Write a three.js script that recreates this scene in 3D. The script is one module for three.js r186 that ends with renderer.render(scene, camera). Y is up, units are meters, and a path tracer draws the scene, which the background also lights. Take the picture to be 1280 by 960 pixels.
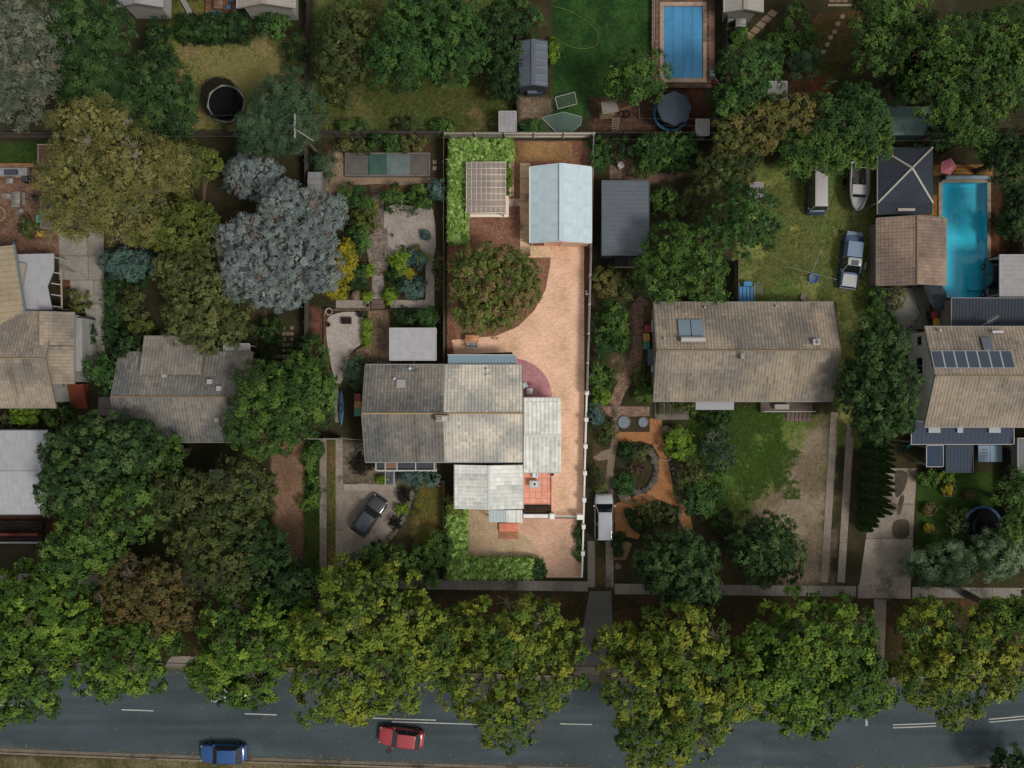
import * as THREE from 'three';
import { mergeGeometries } from 'three/addons/utils/BufferGeometryUtils.js';
import { RoundedBoxGeometry } from 'three/addons/geometries/RoundedBoxGeometry.js';

// ---------------------------------------------------------------- camera, sky, sun, exposure
const CAM_H = 75, PPM = 13;                       // height over the ground; survey scale on the ground (units per metre)
const scene = new THREE.Scene();
const camera = new THREE.PerspectiveCamera(52.42, 4 / 3, 0.5, 600);
camera.position.set(0, CAM_H, 0); camera.up.set(0, 0, -1); camera.lookAt(0, 0, 0);
const SUN = new THREE.Vector3(0.62, 0.92, 0.36).normalize();
{ // thin overcast sky, a little brighter round the veiled sun
  const w = 256, h = 128, d = new Float32Array(w * h * 4), v = new THREE.Vector3();
  for (let j = 0; j < h; j++) for (let i = 0; i < w; i++) {
    const la = ((j + .5) / h - .5) * Math.PI, lo = ((i + .5) / w - .5) * 2 * Math.PI;
    v.set(Math.cos(la) * Math.cos(lo), Math.sin(la), Math.cos(la) * Math.sin(lo));
    const c = Math.max(0, v.dot(SUN)), up = Math.max(0, v.y);
    const L = .265 * (.8 + .2 * up) + .45 * Math.pow(c, 5);
    const k = (j * w + i) * 4; d[k] = L * .985; d[k + 1] = L; d[k + 2] = L * 1.03; d[k + 3] = 1;
  }
  const t = new THREE.DataTexture(d, w, h, THREE.RGBAFormat, THREE.FloatType);
  t.mapping = THREE.EquirectangularReflectionMapping; t.magFilter = THREE.LinearFilter; t.needsUpdate = true;
  scene.background = t; scene.environment = t;
}
const sun = new THREE.DirectionalLight(0xfff7ee, 1.5);
sun.position.copy(SUN).multiplyScalar(120); sun.castShadow = true; sun.shadow.radius = 26;
sun.shadow.mapSize.set(4096, 4096);
Object.assign(sun.shadow.camera, { left: -75, right: 75, top: 75, bottom: -75, near: 10, far: 260 });
scene.add(sun, sun.target);
const renderer = new THREE.WebGLRenderer({ antialias: true });
renderer.toneMapping = THREE.LinearToneMapping; renderer.toneMappingExposure = 1.55;
renderer.shadowMap.enabled = true; renderer.setSize(1024, 768);

// ---------------------------------------------------------------- helpers
function rng(seed) { let a = seed >>> 0; return () => { a = (a + 0x6D2B79F5) | 0; let t = Math.imul(a ^ (a >>> 15), 1 | a); t = (t + Math.imul(t ^ (t >>> 7), 61 | t)) ^ t; return ((t ^ (t >>> 14)) >>> 0) / 4294967296; }; }
const R0 = rng(7);
const K = h => (CAM_H - h) / (PPM * CAM_H);
const P = (px, py, h = 0) => [(px - 640) * K(h), (py - 480) * K(h)];      // survey point seen at height h -> plan x, z in metres
const lin = s => { s /= 255; return s <= .04045 ? s / 12.92 : Math.pow((s + .055) / 1.055, 2.4); };
const C = (r, g, b) => new THREE.Color().setRGB(lin(r), lin(g), lin(b));
const clamp = (x, a, b) => Math.min(b, Math.max(a, x)), lerp = (a, b, t) => a + (b - a) * t;
const sstep = (a, b, x) => { const t = clamp((x - a) / (b - a), 0, 1); return t * t * (3 - 2 * t); };
const taken = new Map();
function numbered(n) { const k = taken.get(n) || 0; taken.set(n, k + 1); return k ? n + '_' + String(k).padStart(3, '0') : n; }
function mk(name, geo, mat, parent) { const m = new THREE.Mesh(geo, mat); m.name = parent ? name : numbered(name); m.castShadow = m.receiveShadow = true; (parent || scene).add(m); return m; }
function tag(o, label, category, group, kind) { o.userData.label = label; if (category) o.userData.category = category; if (group) o.userData.group = group; if (kind) o.userData.kind = kind; return o; }
function thing(name, label, category, p = [0, 0, 0], turn = 0, group) { const g = new THREE.Group(); g.name = numbered(name); g.position.set(...p); g.rotation.y = turn; scene.add(g); return tag(g, label, category, group); }
function struct(o, label) { o.userData.kind = 'structure'; if (label) o.userData.label = label; return o; }
function stuff(o) { o.userData.kind = 'stuff'; return o; }
const geoCache = new Map();
function bx(w, h, d, r = 0) { const k = [w, h, d, r].map(v => v.toFixed(3)).join(); if (!geoCache.has(k)) geoCache.set(k, r ? new RoundedBoxGeometry(w, h, d, 2, r) : new THREE.BoxGeometry(w, h, d)); return geoCache.get(k); }
function cyl(r1, r2, h, n = 12) { const k = 'c' + [r1, r2, h, n].join(); if (!geoCache.has(k)) geoCache.set(k, new THREE.CylinderGeometry(r1, r2, h, n)); return geoCache.get(k); }
function box(name, parent, mat, w, h, d, x, y, z, r = 0) { const m = mk(name, bx(w, h, d, r), mat, parent); m.position.set(x, y, z); return m; }
function rod(name, parent, mat, a, b, r, n = 6) { const A = new THREE.Vector3(...a), B = new THREE.Vector3(...b); const m = mk(name, cyl(r, r, 1, n), mat, parent); m.scale.y = A.distanceTo(B); m.position.copy(A).lerp(B, .5); m.quaternion.setFromUnitVectors(new THREE.Vector3(0, 1, 0), B.clone().sub(A).normalize()); return m; }
function rodGeo(a, b, r1, r2 = r1, n = 5) { const A = new THREE.Vector3(...a), B = new THREE.Vector3(...b); const g = new THREE.CylinderGeometry(r2, r1, A.distanceTo(B), n, 1, true); const q = new THREE.Quaternion().setFromUnitVectors(new THREE.Vector3(0, 1, 0), B.clone().sub(A).normalize()); g.applyMatrix4(new THREE.Matrix4().compose(A.lerp(B, .5), q, new THREE.Vector3(1, 1, 1))); return g; }
// a flat polygon (plan points [x,z]) as a sheet, or as a prism when y1 > y0; uv in metres
function polyGeo(pts, y0, y1) {
  const v2 = pts.map(p => new THREE.Vector2(p[0], p[1])); const cw = THREE.ShapeUtils.isClockWise(v2);
  const tri = THREE.ShapeUtils.triangulateShape(v2, []); const pos = [], nor = [], uv = [], idx = [];
  for (const p of pts) { pos.push(p[0], y1, p[1]); nor.push(0, 1, 0); uv.push(p[0], p[1]); }
  for (const t of tri) { const [a, b, c] = t; const s = (pts[b][0] - pts[a][0]) * (pts[c][1] - pts[a][1]) - (pts[b][1] - pts[a][1]) * (pts[c][0] - pts[a][0]); if (s > 0) idx.push(a, c, b); else idx.push(a, b, c); }
  if (y1 > y0 + 1e-6) for (let i = 0; i < pts.length; i++) {
    let a = pts[i], b = pts[(i + 1) % pts.length]; if (!cw) [a, b] = [b, a];
    const dx = b[0] - a[0], dz = b[1] - a[1], l = Math.hypot(dx, dz) || 1, n = pos.length / 3;
    for (const [p, y] of [[a, y1], [b, y1], [b, y0], [a, y0]]) { pos.push(p[0], y, p[1]); nor.push(-dz / l, 0, dx / l); uv.push(p[0] + p[1], y); }
    idx.push(n, n + 2, n + 1, n, n + 3, n + 2);
  }
  const g = new THREE.BufferGeometry(); g.setAttribute('position', new THREE.Float32BufferAttribute(pos, 3)); g.setAttribute('normal', new THREE.Float32BufferAttribute(nor, 3)); g.setAttribute('uv', new THREE.Float32BufferAttribute(uv, 2)); g.setIndex(idx); return g;
}
const PP = (pts, h = 0) => pts.map(p => P(p[0], p[1], h));
const rectP = (x0, y0, x1, y1, h = 0) => PP([[x0, y0], [x1, y0], [x1, y1], [x0, y1]], h);
function smoothPoly(pts, n = 5, closed = true) { const c = new THREE.CatmullRomCurve3(pts.map(p => new THREE.Vector3(p[0], 0, p[1])), closed, 'catmullrom', .5); return c.getPoints(pts.length * n).slice(0, closed ? -1 : undefined).map(v => [v.x, v.z]); }

// ---------------------------------------------------------------- noise and textures
const NG = 256, NA = new Float32Array(NG * NG); { const r = rng(99); for (let i = 0; i < NA.length; i++) NA[i] = r(); }
function vn(x, y) { const xi = Math.floor(x), yi = Math.floor(y); let fx = x - xi, fy = y - yi; fx = fx * fx * (3 - 2 * fx); fy = fy * fy * (3 - 2 * fy); const a = xi & 255, b = (xi + 1) & 255, c = (yi & 255) << 8, d = ((yi + 1) & 255) << 8; return (NA[a + c] * (1 - fx) + NA[b + c] * fx) * (1 - fy) + (NA[a + d] * (1 - fx) + NA[b + d] * fx) * fy; }
const fbm = (x, y, o = 4) => { let s = 0, a = .5, t = 0; for (let i = 0; i < o; i++) { s += a * vn(x, y); t += a; a *= .5; x = x * 2.03 + 17.1; y = y * 2.03 + 5.7; } return s / t; };
// grey-level texture: fn(u,v in 0..1) -> reflectance factor about 1 (stored at 0.7)
function tex(n, metres, fn, seedTint = 0) {
  const d = new Uint8Array(n * n * 4); for (let j = 0; j < n; j++) for (let i = 0; i < n; i++) { const f = fn(i / n, j / n, i, j), k = (j * n + i) * 4; const q = Array.isArray(f) ? f : [f, f, f]; for (let c = 0; c < 3; c++) d[k + c] = clamp(Math.round(q[c] * 178), 0, 255); d[k + 3] = 255; }
  const t = new THREE.DataTexture(d, n, n); t.colorSpace = THREE.SRGBColorSpace; t.wrapS = t.wrapT = THREE.RepeatWrapping; t.magFilter = THREE.LinearFilter; t.minFilter = THREE.LinearMipmapLinearFilter; t.generateMipmaps = true; t.repeat.set(1 / metres, 1 / metres); t.needsUpdate = true; return t;
}
// tileable noise by wrapping on the 256 lattice
const tn = (u, v, f, o = 3) => { let s = 0, a = .5, t = 0; for (let i = 0; i < o; i++) { const F = f * (1 << i); s += a * vnw(u * F, v * F, F, i * 37); t += a; a *= .55; } return s / t; };
function vnw(x, y, F, off) { const xi = Math.floor(x), yi = Math.floor(y); let fx = x - xi, fy = y - yi; fx = fx * fx * (3 - 2 * fx); fy = fy * fy * (3 - 2 * fy); const h = (i, j) => NA[(((i % F) + off) & 255) + ((((j % F) + off * 3) & 255) << 8)]; return (h(xi, yi) * (1 - fx) + h(xi + 1, yi) * fx) * (1 - fy) + (h(xi, yi + 1) * (1 - fx) + h(xi + 1, yi + 1) * fx) * fy; }
const rt = rng(5);
const T = {
  concrete: tex(512, 9, (u, v) => .99 + .26 * (tn(u, v, 6, 5) - .5) + .2 * (tn(u, v, 64, 2) - .5) - .28 * sstep(.62, .8, tn(u + .3, v + .1, 5, 4))),
  asphalt: tex(1024, 24, (u, v) => .97 + .22 * (tn(u, v, 6, 4) - .5) + .3 * (vnw(u * 4, v * 48, 48, 11) - .5) * vnw(u * 3, v * 6, 6, 4) + .26 * (rt() - .5)),
  gravel: tex(512, 5, (u, v) => { const a = tn(u, v, 100, 2); return .88 + .4 * a * a * 1.3 + .2 * (tn(u, v, 5, 3) - .5) + .16 * (rt() - .5); }),
  mulch: tex(512, 6, (u, v) => { const a = tn(u * 1, v * 1, 64, 2), b = tn(u, v, 5, 4); return [.7 + .6 * a + .35 * (b - .5), .7 + .58 * a + .42 * (b - .5), .69 + .58 * a + .44 * (b - .5)]; }),
  brick: tex(512, 4.8, (u, v, i, j) => { // 0.2 x 0.1 m pavers
    const row = Math.floor(v * 48), x = u * 24 + (row & 1) * .5, col = Math.floor(x) % 24, e = Math.min(x - Math.floor(x), (v * 48) % 1 * .5 + .05); const tone = NA[(row * 31 + col * 7) & 65535], b = tn(u, v, 4, 4), joint = ((v * 48) % 1 < .14 || x - Math.floor(x) < .07) ? .95 : 1;
    const f = joint * (.96 + .12 * tone) + .2 * (b - .5) + .05 * (rt() - .5); return [f, f * (.98 + .04 * NA[(row * 17 + col * 3) & 65535]), f * (.96 + .08 * b)]; }),
  flag: tex(512, 3.2, (u, v) => { const row = Math.floor(v * 16), x = u * 16, c = Math.floor(x); const j = ((v * 16) % 1 < .07 || x % 1 < .07) ? .55 : 1; return j * (.82 + .3 * NA[(row * 57 + c * 13) & 65535]) + .2 * (tn(u, v, 8, 3) - .5); }),
  wood: tex(512, 3, (u, v) => .8 + .5 * (tn(u, v * 1, 4, 2) - .5) + .4 * (vnw(u * 8, v * 128, 128, 3) - .5) + .15 * rt()),
  fabric: tex(256, 2, (u, v) => .95 + .12 * (tn(u, v, 6, 3) - .5) + .06 * (rt() - .5)),
  weather: tex(512, 10, (u, v) => .99 + .16 * (tn(u, v, 6, 5) - .5) + .1 * (tn(u, v, 40, 2) - .5) - .08 * sstep(.62, .9, tn(u, v, 20, 3)) + .05 * (rt() - .5)),
  dirt: tex(512, 8, (u, v) => .85 + .55 * (tn(u, v, 5, 5) - .5) + .35 * (tn(u, v, 80, 2) - .5) + .12 * (rt() - .5)),
};
const AV = 1 / lin(178);                                     // textures are stored round 0.7 grey
const matCache = new Map();
function M(rgb, o = {}) {                                     // rgb: display value of the surface under this sky
  const k = JSON.stringify([rgb, o.tex, o.rough, o.metal, o.side, o.op, o.bump]); if (matCache.has(k)) return matCache.get(k);
  const c = C(...rgb); if (o.tex) c.multiplyScalar(AV * .97);
  const m = new THREE.MeshPhysicalMaterial({ color: c, roughness: o.rough ?? .9, metalness: o.metal ?? 0, specularIntensity: (o.rough ?? .9) > .75 ? .3 : 1, side: THREE.DoubleSide });
  if (o.tex) { m.map = T[o.tex]; if (o.bump) { m.bumpMap = T[o.tex]; m.bumpScale = o.bump; } }
  if (o.op) { m.transparent = true; m.opacity = o.op; }
  matCache.set(k, m); return m;
}
const glassDark = new THREE.MeshPhysicalMaterial({ color: C(22, 27, 30), roughness: .06, metalness: 0, clearcoat: 1, clearcoatRoughness: .03 });
const white = M([168, 168, 166], { rough: .6 }), steel = M([120, 122, 124], { rough: .4, metal: .6 }), dark = M([30, 31, 33]), timber = M([104, 84, 64], { tex: 'wood' });

// ---------------------------------------------------------------- the ground: one sheet, its soils and grasses mapped in plan
const POOL = [1177, 228, 1234, 372];
{
  const W = 2048, Hh = 1536, X0 = -88, Y0 = -66, SX = 1456 / W, SY = 1092 / Hh;
  const buf = new Float32Array(W * Hh * 3);
  const base = [[46, 44, 30], [60, 54, 38], [40, 48, 26]];
  for (let j = 0; j < Hh; j++) for (let i = 0; i < W; i++) {
    const x = X0 + i * SX, y = Y0 + j * SY, n = fbm(x / 26, y / 26, 4), m = fbm(x / 5 + 90, y / 5, 3), k = (j * W + i) * 3;
    const a = sstep(.35, .65, n), b = sstep(.5, .75, m);
    for (let c = 0; c < 3; c++) buf[k + c] = lerp(lerp(base[0][c], base[1][c], a), base[2][c], b * .6);
  }
  function region(poly, A, B, o = {}) {
    const soft = o.soft ?? 4, wob = o.wob ?? 8, ps = o.ps ?? 30; let x0 = 1e9, x1 = -1e9, y0 = 1e9, y1 = -1e9;
    for (const p of poly) { x0 = Math.min(x0, p[0]); x1 = Math.max(x1, p[0]); y0 = Math.min(y0, p[1]); y1 = Math.max(y1, p[1]); }
    const m = soft + wob; const i0 = Math.max(0, Math.floor((x0 - m - X0) / SX)), i1 = Math.min(W - 1, Math.ceil((x1 + m - X0) / SX)), j0 = Math.max(0, Math.floor((y0 - m - Y0) / SY)), j1 = Math.min(Hh - 1, Math.ceil((y1 + m - Y0) / SY));
    for (let j = j0; j <= j1; j++) for (let i = i0; i <= i1; i++) {
      const x = X0 + i * SX, y = Y0 + j * SY; let d = 1e9, inside = false;
      for (let q = 0, r = poly.length - 1; q < poly.length; r = q++) { const [ax, ay] = poly[q], [bx_, by] = poly[r]; if ((ay > y) !== (by > y) && x < (bx_ - ax) * (y - ay) / (by - ay) + ax) inside = !inside; const dx = bx_ - ax, dy = by - ay, t = clamp(((x - ax) * dx + (y - ay) * dy) / (dx * dx + dy * dy), 0, 1); d = Math.min(d, Math.hypot(x - ax - t * dx, y - ay - t * dy)); }
      d = (inside ? d : -d) + (fbm(x / 9 + 40, y / 9, 3) - .5) * 2 * wob; let al = sstep(-soft, soft, d) * (o.a ?? 1); if (al <= 0) continue;
      if (o.patch) al *= sstep(.5 - o.patch, .5 + o.patch, fbm(x / (ps * .6) + 7, y / (ps * .6) + 3, 4));
      const t = sstep(.32, .68, fbm(x / ps + (o.s || 0), y / ps + 11, 5)), g = 1 + (o.gr ?? .5) * (fbm(x / 2.2, y / 2.2, 2) - .5) + .24 * (R0() - .5), k = (j * W + i) * 3;
      for (let c = 0; c < 3; c++) buf[k + c] = lerp(buf[k + c], lerp(A[c], B[c], t) * g, al);
    }
  }
  const RC = (a, b, c, d) => [[a, b], [c, b], [c, d], [a, d]];
  // yards and verges
  region(RC(207, 44, 388, 166), [122, 108, 74], [92, 96, 52], { s: 3 });
  region(RC(300, 90, 388, 166), [100, 70, 40], [70, 70, 34], { patch: .12, wob: 14 });
  region(RC(213, 0, 266, 50), [86, 84, 44], [66, 76, 34]);
  region(RC(390, -10, 642, 166), [56, 74, 34], [88, 86, 50], { s: 8, ps: 40 });
  region([[566, 96], [600, 90], [612, 110], [598, 152], [568, 150]], [110, 94, 64], [86, 76, 46], { wob: 14, soft: 8 });
  region(RC(470, 100, 560, 118), [96, 62, 42], [70, 60, 34], { wob: 12, soft: 8, a: .7 });
  region(RC(690, -10, 814, 148), [30, 54, 24], [44, 70, 32], { wob: 2, gr: .5, s: 20, ps: 18 });
  region(RC(648, 120, 690, 165), [112, 96, 80], [96, 84, 70], { wob: 3 });
  region(RC(736, 122, 822, 166), [76, 56, 44], [60, 46, 38], { wob: 4 });
  region(RC(822, 106, 880, 168), [56, 30, 24], [70, 44, 34], { wob: 4 });
  region([[1018, 20], [1075, 12], [1080, 90], [1030, 110], [985, 112]], [58, 60, 28], [82, 60, 40], { wob: 10 });
  region(RC(985, 92, 1040, 120), [92, 58, 40], [66, 50, 34], { wob: 9 });
  region([[918, 205], [1096, 205], [1094, 420], [1080, 560], [1046, 560], [1046, 380], [918, 380]], [76, 94, 44], [112, 114, 64], { s: 31, ps: 44 });
  region(RC(985, 235, 1040, 330), [124, 108, 62], [96, 96, 46], { patch: .14, wob: 18, soft: 10 });
  region([[862, 512], [1036, 518], [1036, 600], [960, 650], [905, 660], [870, 600]], [62, 86, 36], [90, 102, 50], { s: 12 });
  region([[1036, 520], [1036, 732], [966, 732], [975, 690], [928, 648], [962, 606], [996, 560], [1014, 530]], [126, 113, 96], [102, 90, 73], { wob: 13, soft: 12, gr: .3 });
  region(RC(1146, 590, 1262, 705), [36, 56, 20], [48, 66, 26], { wob: 3, gr: .3 });
  region(RC(518, 600, 556, 692), [74, 76, 34], [88, 74, 42], { s: 4 });
  region(RC(340, 550, 381, 722), [126, 100, 80], [108, 86, 68], { wob: 5, gr: .3 });
  region(RC(380, 545, 399, 716), [40, 58, 20], [58, 70, 28], { wob: 3 });
  region(RC(408, 550, 422, 716), [92, 78, 50], [72, 74, 36], { wob: 1.5 });
  region(RC(422, 552, 520, 606), [104, 94, 80], [84, 76, 62], { wob: 4 });
  region(RC(-20, 178, 78, 208), [44, 64, 26], [58, 70, 30], { wob: 3 });
  region(RC(-20, 215, 76, 320), [108, 84, 70], [92, 70, 58], { wob: 4 });
  region(RC(76, 292, 100, 360), [96, 64, 46], [84, 60, 46], { wob: 3 });
  region([[-40, 640], [70, 640], [70, 676], [-40, 676]], [70, 46, 34], [56, 40, 30]);
  region(RC(392, 178, 552, 250), [92, 62, 46], [66, 52, 38], { wob: 6, patch: .2 });
  region(RC(405, 192, 440, 238), [128, 112, 92], [104, 92, 72], { wob: 5 });
  region(RC(388, 385, 412, 470), [96, 66, 52], [80, 56, 46], { wob: 3 });
  region(RC(742, 178, 812, 226), [86, 62, 48], [54, 52, 30], { wob: 6 });
  region([[768, 198], [866, 206], [872, 216], [820, 228], [790, 226]], [118, 92, 82], [98, 76, 66], { wob: 4 });
  region(RC(742, 330, 816, 520), [52, 56, 28], [88, 74, 48], { wob: 5, patch: .2 });
  region([[756, 470], [772, 440], [790, 380], [802, 376], [806, 400], [790, 450], [780, 480]], [122, 104, 84], [96, 84, 66], { wob: 5, patch: .2 });
  region(RC(740, 520, 760, 730), [50, 52, 28], [72, 62, 42], { wob: 4 });
  region(RC(440, 260, 552, 390), [60, 48, 36], [52, 54, 30]);
  region(RC(-60, 744, 1340, 836), [70, 54, 36], [52, 46, 28], { wob: 5, s: 44 });
  region(RC(960, 745, 1080, 840), [82, 54, 36], [58, 44, 30], { patch: .2 });
  region(RC(-90, 946, 1400, 1030), [96, 88, 64], [72, 68, 40], { wob: 2 });
  region([[640, 640], [700, 640], [700, 700]], [90, 80, 60], [80, 70, 50], { a: 0 });
  region(RC(1230, 235, 1264, 372), [82, 54, 38], [62, 44, 32], { wob: 3 });
  const d = new Uint8Array(W * Hh * 4);
  for (let j = 0; j < Hh; j++) for (let i = 0; i < W; i++) { const k = (j * W + i), f = 1.0; for (let c = 0; c < 3; c++) d[k * 4 + c] = clamp(buf[k * 3 + c] * f, 0, 255); d[k * 4 + 3] = 255; }
  const t = new THREE.DataTexture(d, W, Hh); t.colorSpace = THREE.SRGBColorSpace; t.wrapS = t.wrapT = THREE.RepeatWrapping; t.magFilter = THREE.LinearFilter; t.needsUpdate = true;
  const sh = new THREE.Shape([[-200, -200], [200, -200], [200, 200], [-200, 200]].map(p => new THREE.Vector2(...p)));
  const [px0, pz0] = P(POOL[0], POOL[1]), [px1, pz1] = P(POOL[2], POOL[3]);
  sh.holes.push(new THREE.Path([[px0, pz0], [px1, pz0], [px1, pz1], [px0, pz1]].map(p => new THREE.Vector2(...p))));
  const g = new THREE.ShapeGeometry(sh); const p = g.attributes.position, uv = [];
  for (let i = 0; i < p.count; i++) { const x = p.getX(i), z = p.getY(i); uv.push((x * PPM + 640 - X0) / 1456, (z * PPM + 480 - Y0) / 1092); p.setXYZ(i, x, 0, z); }
  g.setAttribute('uv', new THREE.Float32BufferAttribute(uv, 2)); const ix = g.index.array; for (let i = 0; i < ix.length; i += 3) { const q = ix[i]; ix[i] = ix[i + 1]; ix[i + 1] = q; } g.computeVertexNormals();
  const m = new THREE.MeshPhysicalMaterial({ map: t, roughness: 1, specularIntensity: .2, side: THREE.DoubleSide });
  struct(mk('ground', g, m), 'soil, lawn and dry grass of the house blocks');
}
// paved sheets: y is the sheet's level
function sheet(name, pts, y, mat, label, parent) { const o = mk(name, polyGeo(pts, y, y), mat, parent); if (!parent) struct(o, label); return o; }
function slab(name, pts, y0, y1, mat, label, parent) { const o = mk(name, polyGeo(pts, y0, y1), mat, parent); if (!parent) struct(o, label); return o; }
function group(name, label) { const g = new THREE.Group(); g.name = numbered(name); scene.add(g); return struct(g, label); }

// ---------------------------------------------------------------- road
const CL = smoothPoly([[-900, 830], [-300, 868], [0, 881], [150, 887], [330, 893], [540, 900], [760, 906], [1000, 908], [1140, 906], [1260, 898], [1420, 880], [1700, 835], [2100, 740]].map(p => P(...p)), 8, false);
function offset(line, o) { return line.map((p, i) => { const a = line[Math.max(0, i - 1)], b = line[Math.min(line.length - 1, i + 1)], dx = b[0] - a[0], dz = b[1] - a[1], l = Math.hypot(dx, dz); return [p[0] - dz / l * o, p[1] + dx / l * o]; }); }
function ribbon(line, o1, o2, y0, y1) { const a = offset(line, o1), b = offset(line, o2); const gs = []; for (let i = 0; i + 1 < line.length; i++) gs.push(polyGeo([a[i], a[i + 1], b[i + 1], b[i]], y0, y1)); return mergeGeometries(gs); }
struct(mk('road', ribbon(CL, -4.15, 4.15, .006, .006), M([64, 74, 78], { tex: 'asphalt', rough: .8 })), 'grey asphalt street');
struct(mk('gutter', ribbon(CL, -4.5, -4.15, 0, .03), M([98, 94, 86], { tex: 'concrete' })), 'concrete gutter beside the nature strip under the street trees');
struct(mk('gutter', ribbon(CL, 4.15, 4.5, 0, .03), M([104, 96, 84], { tex: 'concrete' })), 'concrete gutter on the far side of the street');
struct(mk('kerb', ribbon(CL, -4.66, -4.5, 0, .13), M([112, 106, 96], { tex: 'concrete' })), 'concrete kerb under the street trees');
struct(mk('kerb', ribbon(CL, 4.5, 4.66, 0, .13), M([120, 110, 96], { tex: 'concrete' })), 'concrete kerb beside the parked blue sedan');
function along(x0, x1) { return CL.filter(() => true), (() => { const out = []; const N = 12; const xs = CL.map(p => p[0] * PPM + 640); for (let i = 0; i <= N; i++) { const x = lerp(x0, x1, i / N); let k = xs.findIndex(v => v > x); if (k < 1) k = 1; const t = (x - xs[k - 1]) / (xs[k] - xs[k - 1]); out.push([lerp(CL[k - 1][0], CL[k][0], t), lerp(CL[k - 1][1], CL[k][1], t)]); } return out; })(); }
{
  const g = group('road_markings', 'white painted centre dashes on the street'), m = M([168, 170, 166], { tex: 'weather' });
  for (const [a, b, o] of [[152, 192, 0], [306, 346, 0], [420, 545, 0], [490, 615, .28], [980, 1004, .1], [700, 740, 0], [1116, 1170, -.06], [1116, 1170, .22], [1236, 1300, -.08], [1236, 1300, .2], [-20, 30, 0]]) mk('dash', ribbon(along(a, b), o - .05, o + .05, .011, .011), m, g);
  for (const x of [578, 592, 606, 620]) mk('give_way_dash', polyGeo(rectP(x - 3, 957, x + 4, 966), .011, .011), m, g);
}
// footpath: separate slabs
function slabRun(parent, a, b, w, step, mat, y = .045) { const dx = b[0] - a[0], dz = b[1] - a[1], L = Math.hypot(dx, dz), n = Math.max(1, Math.round(L / step)), ux = dx / L, uz = dz / L; for (let i = 0; i < n; i++) { const s = i * L / n + .012, e = (i + 1) * L / n - .012, y1 = y + (R0() - .5) * .012; const q = (t, o) => [a[0] + ux * t - uz * o, a[1] + uz * t + ux * o]; mk('slab', polyGeo([q(s, -w / 2), q(e, -w / 2), q(e, w / 2), q(s, w / 2)], -.02, y1), mat[Math.floor(R0() * mat.length)], parent); } }
const conc = [M([134, 123, 111], { tex: 'concrete' }), M([126, 116, 105], { tex: 'concrete' }), M([140, 130, 118], { tex: 'concrete' })];
const concGrey = [M([122, 116, 107], { tex: 'concrete' }), M([114, 109, 101], { tex: 'concrete' })];
const concPale = [M([138, 134, 124], { tex: 'concrete' }), M([130, 126, 116], { tex: 'concrete' })];
{ const g = group('footpath', 'concrete footpath along the front of the house blocks'); slabRun(g, P(-60, 722), P(735, 733), .95, 1.55, concGrey); slabRun(g, P(768, 736), P(1070, 739), 1.0, 1.55, concGrey); slabRun(g, P(1072, 739.5), P(1138, 740), 1.25, 1.3, conc); slabRun(g, P(1140, 740), P(1340, 742), 1.0, 1.55, concGrey); }
{ const g = group('driveway', 'concrete driveway with dark oil stains beside the conifer row'); for (let i = 0; i < 3; i++) { const ys = [585, 630, 673, 732]; const l = [1093, 1088, 1082, 1074], r = [1146, 1143, 1141, 1138]; mk('slab', polyGeo(PP([[l[i], ys[i] + .3], [r[i], ys[i] + .3], [r[i + 1], ys[i + 1] - .3], [l[i + 1], ys[i + 1] - .3]]), -.02, .04), conc[i], g); }
  for (const p of [[[1120, 588], [1134, 592], [1130, 612], [1120, 622], [1118, 604]], [[1117, 652], [1134, 650], [1136, 668], [1128, 674], [1116, 670]], [[1124, 622], [1130, 620], [1126, 640], [1121, 642]]]) mk('oil_stain', polyGeo(smoothPoly(PP(p), 4), .046, .046), M([86, 78, 66], { tex: 'dirt' }), g); }
{ const g = group('wheel_track', 'pair of concrete wheel tracks beside the dirt drive'); slabRun(g, P(404, 549), P(404, 716), .68, 4.6, conc); slabRun(g, P(424, 549), P(424, 720), .68, 5.2, conc); slabRun(g, P(424, 528), P(418, 484), .7, 2, concGrey); }
{ const g = group('wheel_track', 'pair of concrete wheel tracks beside the bare dirt yard'); slabRun(g, P(1043, 515), P(1030, 728), .72, 4, conc); slabRun(g, P(1063, 530), P(1051, 728), .72, 4, conc); }
{ const g = group('driveway', 'long pale concrete driveway in front of the grey flat-roofed garage'); const ps = [[74, 288, 130, 320], [74, 320, 131, 350], [88, 350, 131, 380], [104, 380, 131, 425], [118, 425, 131, 442]];
  for (const [a, b, c, d] of ps) { const m = (a + c) / 2 + 8; if (c - a > 40) { mk('slab', polyGeo(rectP(a, b + .3, m - .3, d - .3), -.02, .04), concPale[0], g); mk('slab', polyGeo(rectP(m + .3, b + .3, c, d - .3), -.02, .043), concPale[1], g); } else mk('slab', polyGeo(PP([[a, b + .3], [c, b + .3], [c, d - .3], [a + (d - b) * .3, d - .3]]), -.02, .042), concPale[0], g); } slabRun(g, P(133, 496), P(133, 525), 1.5, 1.2, concGrey); }
{ const g = group('driveway', 'asphalt driveway crossing between the street trees'); mk('slab', polyGeo(PP([[737, 739], [764, 739], [768, 832], [720, 832]]), -.02, .035), M([98, 96, 92], { tex: 'asphalt' }), g); mk('slab', polyGeo(PP([[718, 833], [772, 833], [774, 846], [716, 846]]), -.02, .05), M([120, 112, 100], { tex: 'concrete' }), g); slabRun(g, P(739, 676), P(739, 734), .7, 2.4, concGrey); slabRun(g, P(762, 676), P(762, 734), .75, 2.4, conc); }
{ const g = group('driveway', 'narrow concrete crossing beside the concrete driveway'); mk('slab', polyGeo(PP([[1092, 749], [1108, 749], [1104, 850], [1098, 850]]), -.02, .035), conc[1], g); }
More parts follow.
